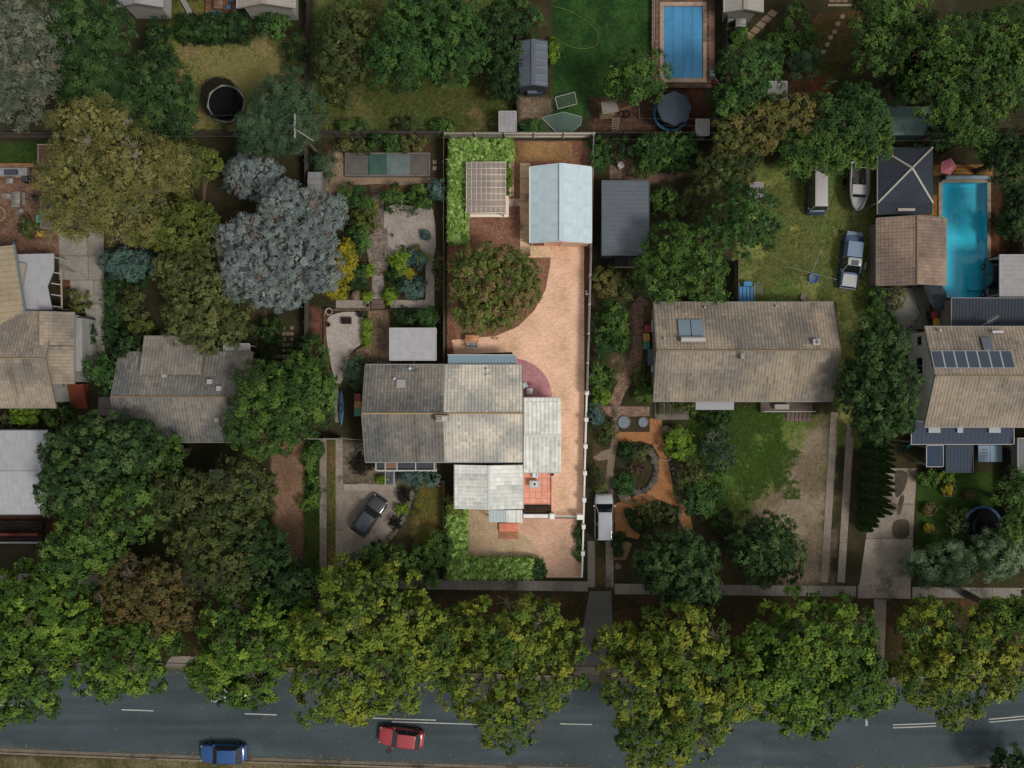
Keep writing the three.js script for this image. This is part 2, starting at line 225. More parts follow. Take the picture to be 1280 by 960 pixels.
{ const g = group('driveway', 'short concrete crossing under the brown street tree'); mk('slab', polyGeo(PP([[215, 820], [245, 820], [248, 832], [205, 832]]), -.02, .05), conc[1], g); }
{ const g = group('gravel_yard', 'grey gravel parking bay under the black hatchback'); mk('gravel', polyGeo(smoothPoly(PP([[429, 612], [500, 612], [497, 650], [480, 678], [452, 696], [429, 704]]), 3), .008, .008), M([124, 114, 104], { tex: 'gravel' }), g); slabRun(g, P(429, 609), P(496, 609), .6, 5, conc, .05); }

// ---------------------------------------------------------------- the sold lot's own surfaces
const LOT = [[557, 172], [741, 172], [728, 724], [557, 724]];
sheet('garden_bed', PP([[559, 176], [739, 176], [737, 310], [690, 420], [559, 455]]), .005, M([124, 90, 74], { tex: 'mulch' }), 'red-brown bark mulch behind the duplex');
sheet('garden_bed', PP([[640, 178], [715, 178], [715, 201], [640, 201]]), .010, M([148, 116, 78], { tex: 'dirt' }), 'dry weedy strip behind the pale garage');
sheet('driveway', smoothPoly(PP([[690, 304], [730, 304], [730.5, 480], [729, 560], [728, 645], [692, 645], [655, 645], [653, 470], [640, 440], [568, 443], [565, 425], [620, 420], [648, 408], [668, 388], [682, 362], [688, 330]]), 1), .012, M([212, 174, 146], { tex: 'brick' }), 'terracotta brick driveway curving back to the pale garage');
sheet('forecourt', PP([[640, 648], [728, 648], [727, 722], [683, 722], [681, 704], [665, 690], [640, 676]]), .012, M([192, 156, 132], { tex: 'brick' }), 'terracotta brick forecourt inside the front boundary');
sheet('gravel_yard', PP([[582, 633], [640, 633], [640, 660], [664, 676], [681, 698], [680, 704], [640, 698], [600, 701], [581, 704]]), .018, M([168, 146, 118], { tex: 'gravel' }), 'brown gravel front yard inside the hedge');
sheet('bed_strip', PP([[731, 304], [738, 304], [735, 500], [731, 500]]), .019, M([100, 66, 52], { tex: 'mulch' }), 'narrow mulch strip beside the brick driveway');
sheet('planting_strip', PP([[721, 650], [727, 650], [726, 705], [720, 700]]), .019, M([96, 92, 56], { tex: 'dirt' }), 'narrow planted strip inside the front gate');
{ const g = group('garage_apron', 'cream concrete apron round the pale garage'); for (let i = 0; i < 6; i++) mk('slab', polyGeo(rectP(650, 204 + i * 19.5, 663, 204 + i * 19.5 + 19), 0, .05), M([206, 178, 146], { tex: 'concrete' }), g); mk('slab', polyGeo(rectP(650, 307.6, 689, 322), 0, .05), M([212, 184, 148], { tex: 'concrete' }), g); mk('slab', polyGeo(rectP(663.5, 300, 738, 307), 0, .048), M([206, 172, 146], { tex: 'concrete' }), g);
  for (let i = 0; i < 3; i++) mk('paver', polyGeo(rectP(627 + i * 8, 248.5, 634.5 + i * 8, 258), 0, .045), M([196, 176, 160], { tex: 'concrete' }), g); }
sheet('patio', [...Array(28)].map((_, i) => { const a = -Math.PI / 2 + i / 27 * Math.PI / 2; return P(640 + Math.cos(a) * 50, 497 + Math.sin(a) * 49); }).concat([P(640, 497)]), .02, M([172, 122, 126], { tex: 'concrete' }), 'rose pink concrete patio quarter-circle beside the duplex');
{ const g = group('patio', 'orange terracotta tiled patio beside the front wing'); const cols = [M([228, 160, 136], { tex: 'weather' }), M([224, 154, 130], { tex: 'weather' }), M([232, 166, 142], { tex: 'weather' })]; for (let i = 0; i < 5; i++) for (let j = 0; j < 5; j++) { const a = 654 + i * 7.6, b = 590 + j * 8.2; mk('tile', polyGeo(rectP(a + .12, b + .12, a + 7.48, b + 8.08), 0, .12), cols[Math.floor(R0() * 3)], g); } }
// neighbour surfaces
{ const g = group('pebble_yard', 'white pebble yard with brick path in the garden west of the duplex'); const pb = M([142, 134, 126], { tex: 'gravel' });
  mk('pebbles', polyGeo(smoothPoly(PP([[484, 258], [520, 258], [541, 262], [541, 326], [500, 322], [478, 318], [476, 290]]), 3), .008, .008), pb, g);
  mk('pebbles', polyGeo(rectP(532, 322, 543, 386), .009, .009), pb, g); mk('pebbles', polyGeo(rectP(488, 375, 540, 385), .010, .010), pb, g);
  mk('pebbles', polyGeo(smoothPoly(PP([[414, 394], [450, 392], [456, 424], [440, 440], [430, 472], [420, 480], [411, 440], [408, 412]]), 4), .011, .011), M([156, 148, 140], { tex: 'gravel' }), g);
  mk('pebbles', polyGeo(rectP(420, 375, 462, 386), .012, .012), M([138, 128, 118], { tex: 'gravel' }), g);
  mk('brick_path', polyGeo(PP([[456, 296], [484, 284], [486, 330], [480, 345], [464, 345]]), .016, .016), M([126, 114, 104], { tex: 'flag' }), g);
  mk('brick_path', polyGeo(PP([[466, 240], [480, 240], [480, 290], [466, 290]]), .017, .017), M([118, 104, 92], { tex: 'flag' }), g);
  mk('brick_path', polyGeo(rectP(465, 345, 480, 374), .018, .018), M([138, 130, 122], { tex: 'flag' }), g);
  mk('brick_terrace', polyGeo(PP([[460, 388], [486, 388], [488, 410], [488, 455], [440, 456], [436, 444], [458, 430]]), .019, .019), M([120, 100, 80], { tex: 'flag' }), g);
  mk('step', polyGeo(rectP(465, 375, 480, 380), 0, .16), M([104, 88, 80], { tex: 'concrete' }), g); mk('step', polyGeo(rectP(464, 380.3, 481, 386), 0, .08), M([96, 80, 72], { tex: 'concrete' }), g);
  for (const q of [[405, 386.5, 463, 388.5], [482, 386.5, 548, 388.5], [405.5, 389, 407, 470]]) mk('edging', polyGeo(rectP(...q), 0, .3), M([112, 94, 78], { tex: 'wood' }), g); }
{ const g = group('path', 'stepping stones between the clipped shrubs under the silver tree'); for (let j = 0; j < 9; j++) for (let i = 0; i < 3; i++) { if (R0() < .08) continue; const a = 353 + i * 5, b = 408 + j * 7; mk('stone', polyGeo(rectP(a, b, a + 4, b + 4.2), 0, .05), M([126, 116, 98], { tex: 'concrete' }), g); } for (let i = 0; i < 3; i++) mk('stone', polyGeo(rectP(342 + i * 4.5, 443, 345.6 + i * 4.5, 447), 0, .05), M([120, 112, 96], { tex: 'concrete' }), g); }
{ const g = group('path', 'curving pinkish brick path beside the right-hand duplex boundary'); const mP = M([128, 102, 88], { tex: 'flag' });
  mk('brick_path', ribbon(smoothPoly(PP([[806, 374], [797, 385], [798, 420], [794, 450], [782, 475], [774, 490], [768, 506]]), 5, false), -.55, .55, .010, .010), mP, g);
  mk('brick_path', polyGeo(PP([[752, 508], [812, 508], [812, 520], [770, 521], [760, 520]]), .013, .013), M([130, 106, 92], { tex: 'flag' }), g);
  mk('concrete_path', ribbon(smoothPoly(PP([[768, 506], [769, 545], [764, 575], [762, 600], [762, 620]]), 4, false), -.33, .33, .016, .016), M([112, 98, 84], { tex: 'concrete' }), g); mk('concrete_path', polyGeo(PP([[741, 572], [752, 564], [766, 560], [764, 574], [748, 576]]), .019, .019), M([118, 104, 88], { tex: 'concrete' }), g); }
{ const g = group('gravel_path', 'orange gravel path looping round the stone-edged succulent bed'); const mG = M([140, 98, 64], { tex: 'gravel' });
  mk('gravel', polyGeo(PP([[770, 540], [812, 540], [812, 523], [827, 523], [829, 552], [836, 580], [842, 612], [862, 640], [866, 660], [858, 668], [850, 652], [838, 630], [822, 624], [800, 632], [782, 646], [788, 660], [800, 668], [798, 674], [769, 668], [768, 630], [790, 622], [812, 608], [822, 590], [824, 570], [816, 556], [800, 552], [770, 552]]), .022, .022), mG, g);
  mk('gravel', polyGeo(PP([[769, 668], [790, 680], [782, 700], [768, 700]]), .009, .009), M([120, 98, 74], { tex: 'gravel' }), g); }
{ const g = group('courtyard', 'grey concrete courtyard beside the pool'); mk('slab', polyGeo(PP([[1098, 360], [1140, 360], [1150, 392], [1140, 412], [1126, 412], [1112, 390], [1100, 380]]), 0, .03), M([116, 114, 108], { tex: 'concrete' }), g); mk('slab', polyGeo(PP([[1139.5, 358], [1162, 360], [1162, 410], [1141, 412], [1151, 392]]), 0, .05), M([96, 92, 84], { tex: 'concrete' }), g); mk('slab', polyGeo(PP([[1128, 413], [1146, 413], [1146, 436], [1124, 436]]), 0, .035), M([112, 106, 98], { tex: 'concrete' }), g); }
{ const g = group('path', 'pavers and pale stepping stones in the garden beyond the back fence'); for (const [x, y] of [[1047, 30], [1053, 21], [1043, 40], [1034, 56], [1029, 65], [1038, 47]]) mk('stone', polyGeo(smoothPoly(PP([[x - 2.5, y - 2], [x + 2.5, y - 2.5], [x + 2.3, y + 2.2], [x - 2.6, y + 2.4]]), 3), 0, .05), M([132, 116, 94], { tex: 'concrete' }), g); for (let i = 0; i < 5; i++) mk('paver', polyGeo(PP([[962 - i * 7 + 2, 12 + i * 7], [970 - i * 7 + 2, 16 + i * 7], [966 - i * 7 + 1, 22 + i * 7], [957 - i * 7 + 1, 18 + i * 7]]), 0, .05), M([130, 112, 92], { tex: 'concrete' }), g); for (let i = 0; i < 3; i++) mk('paver', polyGeo(rectP(1036 + i * 8, -6, 1043 + i * 8, 3), 0, .05), M([112, 92, 78], { tex: 'concrete' }), g); mk('edging', polyGeo(rectP(1034, 6, 1066, 8.5), 0, .15), M([130, 120, 104]), g); }

{ const g = group('road_repairs', 'manhole cover and sealed cracks in the asphalt street');   const r = rng(88); for (const [x, o] of [[396, 1.4], [1010, 3]]) { const pts = [], p0 = along(x, x + 1)[0]; let dx = 0, dz = o; for (let i = 0; i < 9; i++) { pts.push([p0[0] + dx, p0[1] + dz]); dx += .25 + .35 * r(); dz += (r() - .5) * .5; } mk('crack_seal', ribbon(pts, -.03, .03, .0105, .0105), M([58, 65, 68]), g); }
  { const p = P(486, 938); mk('manhole_cover', cyl(.3, .3, .012, 20), M([52, 54, 54]), g).position.set(p[0], .008, p[1]); } }

// ================================================================ buildings
// a slope lies in (u, n, v): u along the eave, v up the slope, n off the roof
function slopeTiles(W, L, pal, seed, o = {}) {
  const cw = o.cw ?? .31, cl = o.cl ?? .34, nc = Math.max(1, Math.round(W / cw)), nr = Math.max(1, Math.round(L / cl)), dw = W / nc, dl = L / nr, r = rng(seed), pos = [], col = [], idx = [];
  const prof = [[0, .0], [.2, .034], [.42, .034], [.62, 0], [1, 0]];
  const s1 = r() * 90, s2 = r() * 90; const q = new THREE.Color();
  for (let j = 0; j < nr; j++) for (let i = 0; i < nc; i++) {
    const u0 = -W / 2 + i * dw, v0 = j * dl, lift = .032 + .008 * (r() - .5), tl = .004 * (r() - .5);
    const n = fbm(i * dw / 2.4 + s1, j * dl / 2.4 + s2, 4), st = fbm(i * dw / .9 + s2, j * dl / 4.5 + s1, 3); let a = r(), pick = clamp((n - .5) * 2.6 + .5 + (a - .5) * .55, 0, .999); pick *= pal.length - 1; const pi = Math.floor(pick);
    q.copy(pal[pi]).lerp(pal[Math.min(pal.length - 1, pi + 1)], pick - pi).multiplyScalar((.9 + .2 * r()) * (st > .6 ? 1 - (st - .6) * 1.1 : 1));
    const b = pos.length / 3;
    for (const [f, h] of prof) { pos.push(u0 + f * dw, lift + h + tl, v0 - .02, u0 + f * dw, h + .004, v0 + dl + .01); col.push(q.r, q.g, q.b, q.r, q.g, q.b); }
    for (const [f, h] of prof) { pos.push(u0 + f * dw, h - .004, v0 - .02); col.push(q.r, q.g, q.b); }
    for (let k = 0; k < 4; k++) { const p = b + k * 2; idx.push(p, p + 1, p + 3, p, p + 3, p + 2); idx.push(p, p + 2, b + 10 + k + 1, p, b + 10 + k + 1, b + 10 + k); }
  }
  const g = new THREE.BufferGeometry(); g.setAttribute('position', new THREE.Float32BufferAttribute(pos, 3)); g.setAttribute('color', new THREE.Float32BufferAttribute(col, 3)); g.setIndex(idx); const h = g.toNonIndexed(); h.computeVertexNormals(); return h;
}
function slopeMetal(W, L, rib = .25, hgt = .03, o = {}) {
  const n = Math.max(2, Math.round(W / rib)), d = W / n, pos = [], idx = [], uv = []; const prof = o.wave ? [[0, 0], [.25, .5], [.5, 1], [.75, .5]] : [[0, 0], [.36, 0], [.44, 1], [.56, 1], [.64, 0]];
  const pts = []; for (let i = 0; i < n; i++) for (const [f, h] of prof) pts.push([-W / 2 + (i + f) * d, h * hgt]); pts.push([W / 2, 0]);
  for (const [u, h] of pts) { pos.push(u, h, 0, u, h, L); uv.push(u, 0, u, L); }
  for (let i = 0; i + 1 < pts.length; i++) { const p = i * 2; idx.push(p, p + 1, p + 3, p, p + 3, p + 2); }
  const g = new THREE.BufferGeometry(); g.setAttribute('position', new THREE.Float32BufferAttribute(pos, 3)); g.setAttribute('uv', new THREE.Float32BufferAttribute(uv, 2)); g.setIndex(idx); const h = g.toNonIndexed(); h.computeVertexNormals(); return h;
}
function placeSlope(m, o, u, v) { const U = new THREE.Vector3(...u).normalize(), V = new THREE.Vector3(...v).normalize(), N = new THREE.Vector3().crossVectors(V, U); m.matrix.makeBasis(U, N, V); m.quaternion.setFromRotationMatrix(m.matrix); m.position.set(...o); return m; }
const tileMat = new THREE.MeshPhysicalMaterial({ vertexColors: true, roughness: .9, specularIntensity: .4, side: THREE.DoubleSide });
const PAL = {
  brown: [[114, 109, 101], [128, 119, 107], [136, 126, 112], [146, 133, 116]].map(c => C(...c)),
  grey: [[90, 91, 89], [105, 102, 97], [113, 109, 102], [124, 118, 109]].map(c => C(...c)),
  pale: [[154, 153, 146], [168, 164, 154], [178, 172, 160], [196, 188, 173]].map(c => C(...c)),  // brightened copy of the duplex tiles, extra light put into the colour
  white: [[194, 196, 190], [212, 212, 204], [220, 220, 212]].map(c => C(...c)),
  whiteBlue: [[172, 180, 182], [190, 196, 196], [208, 210, 206]].map(c => C(...c)),
  tan: [[116, 109, 100], [129, 119, 107], [136, 125, 111], [145, 132, 116]].map(c => C(...c)),
  pink: [[112, 96, 88], [128, 110, 98], [140, 122, 106]].map(c => C(...c)),
};
function window_(parent, x, y, z, w, h, face, o = {}) { // face 0:+z 1:+x 2:-z 3:-x
  const g = new THREE.Group(); g.name = 'window'; g.position.set(x, y, z); g.rotation.y = [0, Math.PI / 2, Math.PI, -Math.PI / 2][face]; parent.add(g);
  const fm = o.frame || white; box('frame', g, fm, w, .06, .07, 0, h / 2, .03); box('frame', g, fm, w, .06, .07, 0, -h / 2, .03); box('frame', g, fm, .06, h, .07, -w / 2, 0, .03); box('frame', g, fm, .06, h, .07, w / 2, 0, .03); if (w > 1) box('mullion', g, fm, .05, h, .06, 0, 0, .03);
  box('pane', g, glassDark, w - .05, h - .05, .02, 0, 0, .012); box('sill', g, fm, w + .12, .05, .16, 0, -h / 2 - .055, .07); return g;
}
// gable house: roof rectangle as surveyed at the eaves
function gable(name, label, cat, o) {
  const he = o.he, [x0, z0] = P(o.r[0], o.r[1], he), [x1, z1] = P(o.r[2], o.r[3], he); const cx = (x0 + x1) / 2, cz = (z0 + z1) / 2; let W = x1 - x0, D = z1 - z0; const alongZ = o.axis === 'z'; if (alongZ) [W, D] = [D, W];
  const g = thing(name, label, cat, [cx, 0, cz], alongZ ? Math.PI / 2 : 0, o.group); const rise = o.rise, ov = o.ov ?? .45; const wallM = o.wall || M([150, 138, 120], { tex: 'weather' });
  // walls with gable ends
  { const hw = W / 2 - (o.ovg ?? .25), hd = D / 2 - ov, hh = he + ov * rise / (D / 2) - .12, top = he + rise - .14; const sh = new THREE.Shape([[-hd, 0], [hd, 0], [hd, hh], [0, top], [-hd, hh]].map(p => new THREE.Vector2(...p))); const e = new THREE.ExtrudeGeometry(sh, { depth: 2 * hw, bevelEnabled: false }); e.translate(0, 0, -hw); e.rotateY(Math.PI / 2); mk('wall', e, wallM, g); }
  const L = Math.hypot(D / 2, rise), deckT = .07; const roof = new THREE.Group(); roof.name = 'roof'; g.add(roof);
  const sides = [[1, [-1, 0, 0], [0, rise, -D / 2]], [-1, [1, 0, 0], [0, rise, D / 2]]];
  for (const [s, u, v] of sides) {
    const dk = placeSlope(mk('roof_deck', bx(W, deckT, L), o.deck || M([90, 84, 76]), roof), [0, 0, 0], u, v); const nv = new THREE.Vector3().crossVectors(new THREE.Vector3(...v), new THREE.Vector3(...u)).normalize(); dk.position.set(0, he + rise / 2, s * D / 4).addScaledVector(nv, -deckT / 2 - .012);
    if (o.tiles) for (const [a, b, pal, lb] of (o.halves || [[0, 1, o.tiles]])) { const w = W * (b - a), c = -W / 2 + W * (a + b) / 2; const m = stuff(placeSlope(mk('roof_tiles', slopeTiles(w, L, pal, (o.seed || 1) * 31 + s * 7 + Math.round(a * 10), o.tile), tileMat, roof), [c, he, s * D / 2], u, v)); if (lb) m.userData.label = lb; }
    else placeSlope(mk('roof_sheet', slopeMetal(W, L, o.rib ?? .25, o.ribH ?? .025), (o.metal2 && s < 0) ? o.metal2 : o.metal, roof), [0, he, s * D / 2], u, v);
    if (o.gutter !== null) box('gutter', roof, o.gutter || M([118, 116, 110], { rough: .5 }), W + .04, .1, .12, 0, he - .05, s * (D / 2 + .055));
    for (const e of [-1, 1]) { const bb = placeSlope(mk('barge_board', bx(.06, .16, L), o.barge || M([120, 114, 104]), roof), [0, 0, 0], u, v); bb.position.set(e * (W / 2 + .034), he + rise / 2, s * D / 4).addScaledVector(nv, -.02); }
  }
  if (o.tiles) for (const [a, b, pal, lb, capM] of (o.halves || [[0, 1, o.tiles]])) { const gs = [], n = Math.round(W * (b - a) / .38), r = rng(8); for (let i = 0; i < n; i++) { const t = new THREE.CylinderGeometry(.17, .155, W * (b - a) / n - .01, 8, 1, false, -Math.PI / 2, Math.PI); t.rotateZ(Math.PI / 2); t.rotateX(Math.PI); t.rotateX(Math.PI * .0); t.translate(-W / 2 + W * a + (i + .5) * W * (b - a) / n, he + rise - .02 + r() * .012, 0); gs.push(t.toNonIndexed()); } const g2 = mergeGeometries(gs); stuff(mk('ridge_cap', g2, o.cap || M([146, 128, 106], { tex: 'weather' }), roof)); }
  else { const rc = mk('ridge_cap', bx(W + .06, .03, .4), o.capM || o.metal, roof); rc.position.set(0, he + rise + .035, 0); }
  g.userData.dims = undefined; delete g.userData.dims;
  return Object.assign(g, { W, D, he, rise, L });
}
// put a child of a gable house on its roof: a along the ridge (local x), t from ridge (0) to eave (1), side +1/-1
function onRoof(g, side, a, t, lift) { return [a, g.he + g.rise * (1 - t) + lift, side * g.D / 2 * t]; }
// flat or single-slope roofed shed / carport
function skillion(name, label, cat, o) {
  const he = o.he, [x0, z0] = P(o.r[0], o.r[1], he), [x1, z1] = P(o.r[2], o.r[3], he); const W = x1 - x0, D = z1 - z0; const g = thing(name, label, cat, [(x0 + x1) / 2, 0, (z0 + z1) / 2], 0, o.group);
  const fall = o.fall ?? .15, ax = o.ribAxis || 'z'; let m;
  if (ax === 'z') m = placeSlope(mk('roof_sheet', slopeMetal(W, Math.hypot(D, fall), o.rib ?? .25, o.ribH ?? .02), o.metal, g), [0, he, D / 2], [-1, 0, 0], [0, fall, -D]);
  else m = placeSlope(mk('roof_sheet', slopeMetal(D, Math.hypot(W, fall), o.rib ?? .25, o.ribH ?? .02), o.metal, g), [W / 2, he, 0], [0, 0, 1], [-W, fall, 0]);
  const fm = o.trim || white; box('fascia', g, fm, W + .06, .14, .05, 0, he - .02, D / 2 + .03); box('fascia', g, fm, W + .06, .14, .05, 0, he + (ax === 'z' ? fall : fall / 2) - .02, -D / 2 - .03); box('fascia', g, fm, .05, .14, D, W / 2 + .03, he + (ax === 'z' ? fall / 2 : 0) - .02, 0); box('fascia', g, fm, .05, .14, D, -W / 2 - .03, he + (ax === 'z' ? fall / 2 : fall) - .02, 0);
  if (o.open) for (const a of [-1, 1]) for (const b of [-1, 1]) box('post', g, fm, .1, he - .06, .1, a * (W / 2 - .15), (he - .06) / 2, b * (D / 2 - .15)); else box('wall', g, o.wall || M([130, 126, 118], { tex: 'weather' }), W - .25, he - .1, D - .25, 0, (he - .1) / 2, 0);
  return Object.assign(g, { W, D, he });
}
const W3 = M([172, 170, 164], { tex: 'weather' });
// ---- duplex (one tile roof, brighter light painted into the right half) with its wings
const duplex = gable('duplex_house', 'tile-roofed duplex, brown-grey left half and pale right half with white-roofed wings', 'house', { r: [457, 456.5, 653, 577], he: 2.7, rise: 1.75, tiles: PAL.grey, halves: [[0, .505, PAL.grey, 'brown-grey roof tiles, dimmer copy of the one roof colour'], [.505, 1, PAL.pale, 'same roof tiles with brighter light painted into their colour']], seed: 3, wall: M([176, 164, 146], { tex: 'weather' }), cap: M([176, 150, 118], { tex: 'weather' }), gutter: M([128, 130, 128], { rough: .5 }) });
function wing(parent, rect, he, rise, axis, pal, seed, wallM, lean) { // lean-to or gable wing as parts of the duplex, in its local frame
  const [x0, z0] = P(rect[0], rect[1], he), [x1, z1] = P(rect[2], rect[3], he); const ox = parent.position.x, oz = parent.position.z; const cx = (x0 + x1) / 2 - ox, cz = (z0 + z1) / 2 - oz, W = x1 - x0, D = z1 - z0;
  const w = new THREE.Group(); w.name = 'wing'; w.position.set(cx, 0, cz); parent.add(w); box('wall', w, wallM, W - .5, he + .1, D - .5, 0, (he + .1) / 2 - .02, 0);
  const add = (o, u, v, ww, L) => { stuff(placeSlope(mk('roof_tiles', slopeTiles(ww, L, pal[seed % pal.length], seed++, { cw: .38, cl: .36 }), tileMat, w), o, u, v)); };
  if (axis === 'x') { const L = Math.hypot(D / 2, rise); for (const [s, u, v] of [[1, [-1, 0, 0], [0, rise, -D / 2]], [-1, [1, 0, 0], [0, rise, D / 2]]]) { add([0, he, s * D / 2], u, v, W, L); box('gutter', w, white, W + .04, .1, .12, 0, he - .05, s * (D / 2 + .055)); } box('ridge_cap', w, M([196, 196, 190]), W, .05, .22, 0, he + rise + .04, 0); }
  else { const L = Math.hypot(W / 2, rise); for (const [s, u, v] of [[1, [0, 0, 1], [-W / 2, rise, 0]], [-1, [0, 0, -1], [W / 2, rise, 0]]]) { add([s * W / 2, he, 0], u, v, D, L); box('gutter', w, white, .12, .1, D + .04, s * (W / 2 + .055), he - .05, 0); } box('ridge_cap', w, M([190, 192, 190]), .22, .05, D, 0, he + rise + .04, 0); }
  // gable infill
  const tri = new THREE.Shape((axis === 'x' ? [[-D / 2 + .25, 0], [D / 2 - .25, 0], [0, rise]] : [[-W / 2 + .25, 0], [W / 2 - .25, 0], [0, rise]]).map(p => new THREE.Vector2(...p))); const e = new THREE.ExtrudeGeometry(tri, { depth: (axis === 'x' ? W : D) - .1, bevelEnabled: false }); e.translate(0, 0, -((axis === 'x' ? W : D) - .1) / 2); if (axis === 'x') e.rotateY(Math.PI / 2); const gm = mk('gable_wall', e, wallM, w); gm.position.y = he - .06; return w;
}
const rend = M([206, 200, 188], { tex: 'weather' });
wing(duplex, [654.5, 498, 701, 590], 2.55, .45, 'x', [PAL.white, PAL.white], 40, rend);
wing(duplex, [569, 581, 653, 636], 2.5, .55, 'z', [PAL.white, PAL.white], 50, rend);
{ // porch roof, rear veranda, chimney, vents, skylight, sunroom and steps
  const ox = duplex.position.x, oz = duplex.position.z, L = (px, py, h) => { const p = P(px, py, h); return [p[0] - ox, p[1] - oz]; };
  { const [a, b] = L(611, 637.5, 2.5), [c, d] = L(632, 653, 2.5); const m = placeSlope(mk('porch_roof', slopeMetal(c - a, d - b, .3, .03), M([168, 180, 182], { rough: .5 }), duplex), [(a + c) / 2, 2.42, d], [-1, 0, 0], [0, .12, -(d - b)]); box('post', duplex, white, .1, 2.4, .1, a + .12, 1.2, d - .12); box('post', duplex, white, .1, 2.4, .1, c - .12, 1.2, d - .12); }
  { const [a, b] = L(632.5, 637.5, 2.5), [c, d] = L(653, 653, 2.5); stuff(placeSlope(mk('roof_tiles', slopeTiles(c - a, d - b, PAL.white, 77, { cw: .38, cl: .36 }), tileMat, duplex), [(a + c) / 2, 2.46, d], [-1, 0, 0], [0, .12, -(d - b)])); box('wall', duplex, rend, c - a - .3, 2.3, d - b, (a + c) / 2, 1.15, (b + d) / 2 - .2); }
  { const [a, b] = L(560, 444, 2.4), [c, d] = L(645, 458, 2.4); placeSlope(mk('veranda_roof', slopeMetal(c - a, d - b, .3, .03), M([120, 142, 152], { rough: .45 }), duplex), [(a + c) / 2, 2.3, b], [1, 0, 0], [0, .18, d - b]); box('fascia', duplex, M([188, 190, 188]), c - a + .1, .14, .06, (a + c) / 2, 2.28, b - .04); for (const x of [a + .1, (a + c) / 2, c - .1]) box('post', duplex, white, .1, 2.2, .1, x, 1.1, b + .1); }
  { const p = L(553, 523, 5); const ch = box('chimney', duplex, M([150, 146, 138], { tex: 'weather' }), 1.2, 1.5, .6, p[0], 4.4, p[1]); box('chimney_pot', ch, M([172, 168, 160]), .5, .12, .4, .2, .79, 0); box('chimney_pot', ch, M([130, 128, 124]), .34, .14, .34, -.3, .8, 0); }
  { const p = onRoof(duplex, -1, L(500, 480, 4)[0], .62, .12); const m = box('skylight', duplex, M([150, 150, 152], { rough: .3 }), .8, .1, .8, ...p, .03); m.rotation.x = -Math.atan2(duplex.rise, duplex.D / 2); }
  for (const [x, t, s, w] of [[609, .9, -1, .3], [609, .78, -1, .24], [511, .93, -1, .26], [492, .72, -1, .2]]) { const p = onRoof(duplex, s, L(x, 480, 4)[0], t, .16); mk('roof_vent', cyl(w * .45, w * .55, .4, 10), M([196, 196, 194], { rough: .5 }), duplex).position.set(...p); }
  // glazed sunroom on the front of the left half
  { const [a, b] = L(470, 576, 2.2), [c, d] = L(543, 588, 2.2); const sr = new THREE.Group(); sr.name = 'sunroom'; duplex.add(sr); box('wall', sr, M([128, 124, 116]), c - a, .8, d - b, (a + c) / 2, .4, (b + d) / 2 - .02); for (let i = 0; i < 4; i++) { const xa = lerp(a, c, [0, .16, .36, .68][i]), xb = lerp(a, c, [.16, .36, .68, 1][i]); const gm = box('pane', sr, i === 1 ? M([112, 84, 66], { rough: .3 }) : glassDark, xb - xa - .1, .03, d - b - .24, (xa + xb) / 2, 2.2, (b + d) / 2 - .06); gm.rotation.x = .1; box('front_pane', sr, glassDark, xb - xa - .1, 1.1, .03, (xa + xb) / 2, 1.45, d - .04); box('glazing_bar', sr, white, .09, .09, d - b, xa, 2.22, (b + d) / 2); box('mullion', sr, white, .08, 1.4, .08, xa, 1.5, d); } box('glazing_bar', sr, white, .09, .09, d - b, c, 2.22, (b + d) / 2); box('mullion', sr, white, .08, 1.4, .08, c, 1.5, d); box('head_rail', sr, white, c - a + .1, .1, .1, (a + c) / 2, 2.2, d); box('sill', sr, white, c - a + .2, .06, .3, (a + c) / 2, .84, d + .1); }
  { const [a, b] = L(483, 588, .3), [c, d] = L(494, 606, .3); for (let i = 0; i < 5; i++) box('step', duplex, M([98, 104, 110], { tex: 'concrete' }), c - a, .1 + (4 - i) * .12, (d - b) / 5 - .01, (a + c) / 2, (.1 + (4 - i) * .12) / 2, lerp(b, d, (i + .5) / 5)); for (const x of [a, c]) box('stair_rail', duplex, white, .06, .06, d - b, x, .95, (b + d) / 2); }
  { const [a, b] = L(624, 653.5, 0), [c, d] = L(648, 663.5, 0); box('step', duplex, M([212, 132, 108], { tex: 'brick' }), c - a, .3, d - b, (a + c) / 2, .15, (b + d) / 2 + .01); const q = L(648, 674, 0); box('step', duplex, M([158, 112, 84], { tex: 'brick' }), c - a, .12, .75, (a + c) / 2, .06, d + .38); }
  window_(duplex, -duplex.W / 2 + .25, 1.5, -1, 1.4, 1.1, 3); window_(duplex, -duplex.W / 2 + .25, 1.5, 2, 1.2, 1.1, 3); window_(duplex, duplex.W / 2 - .25, 1.6, -2.8, 1.2, 1, 1);
}
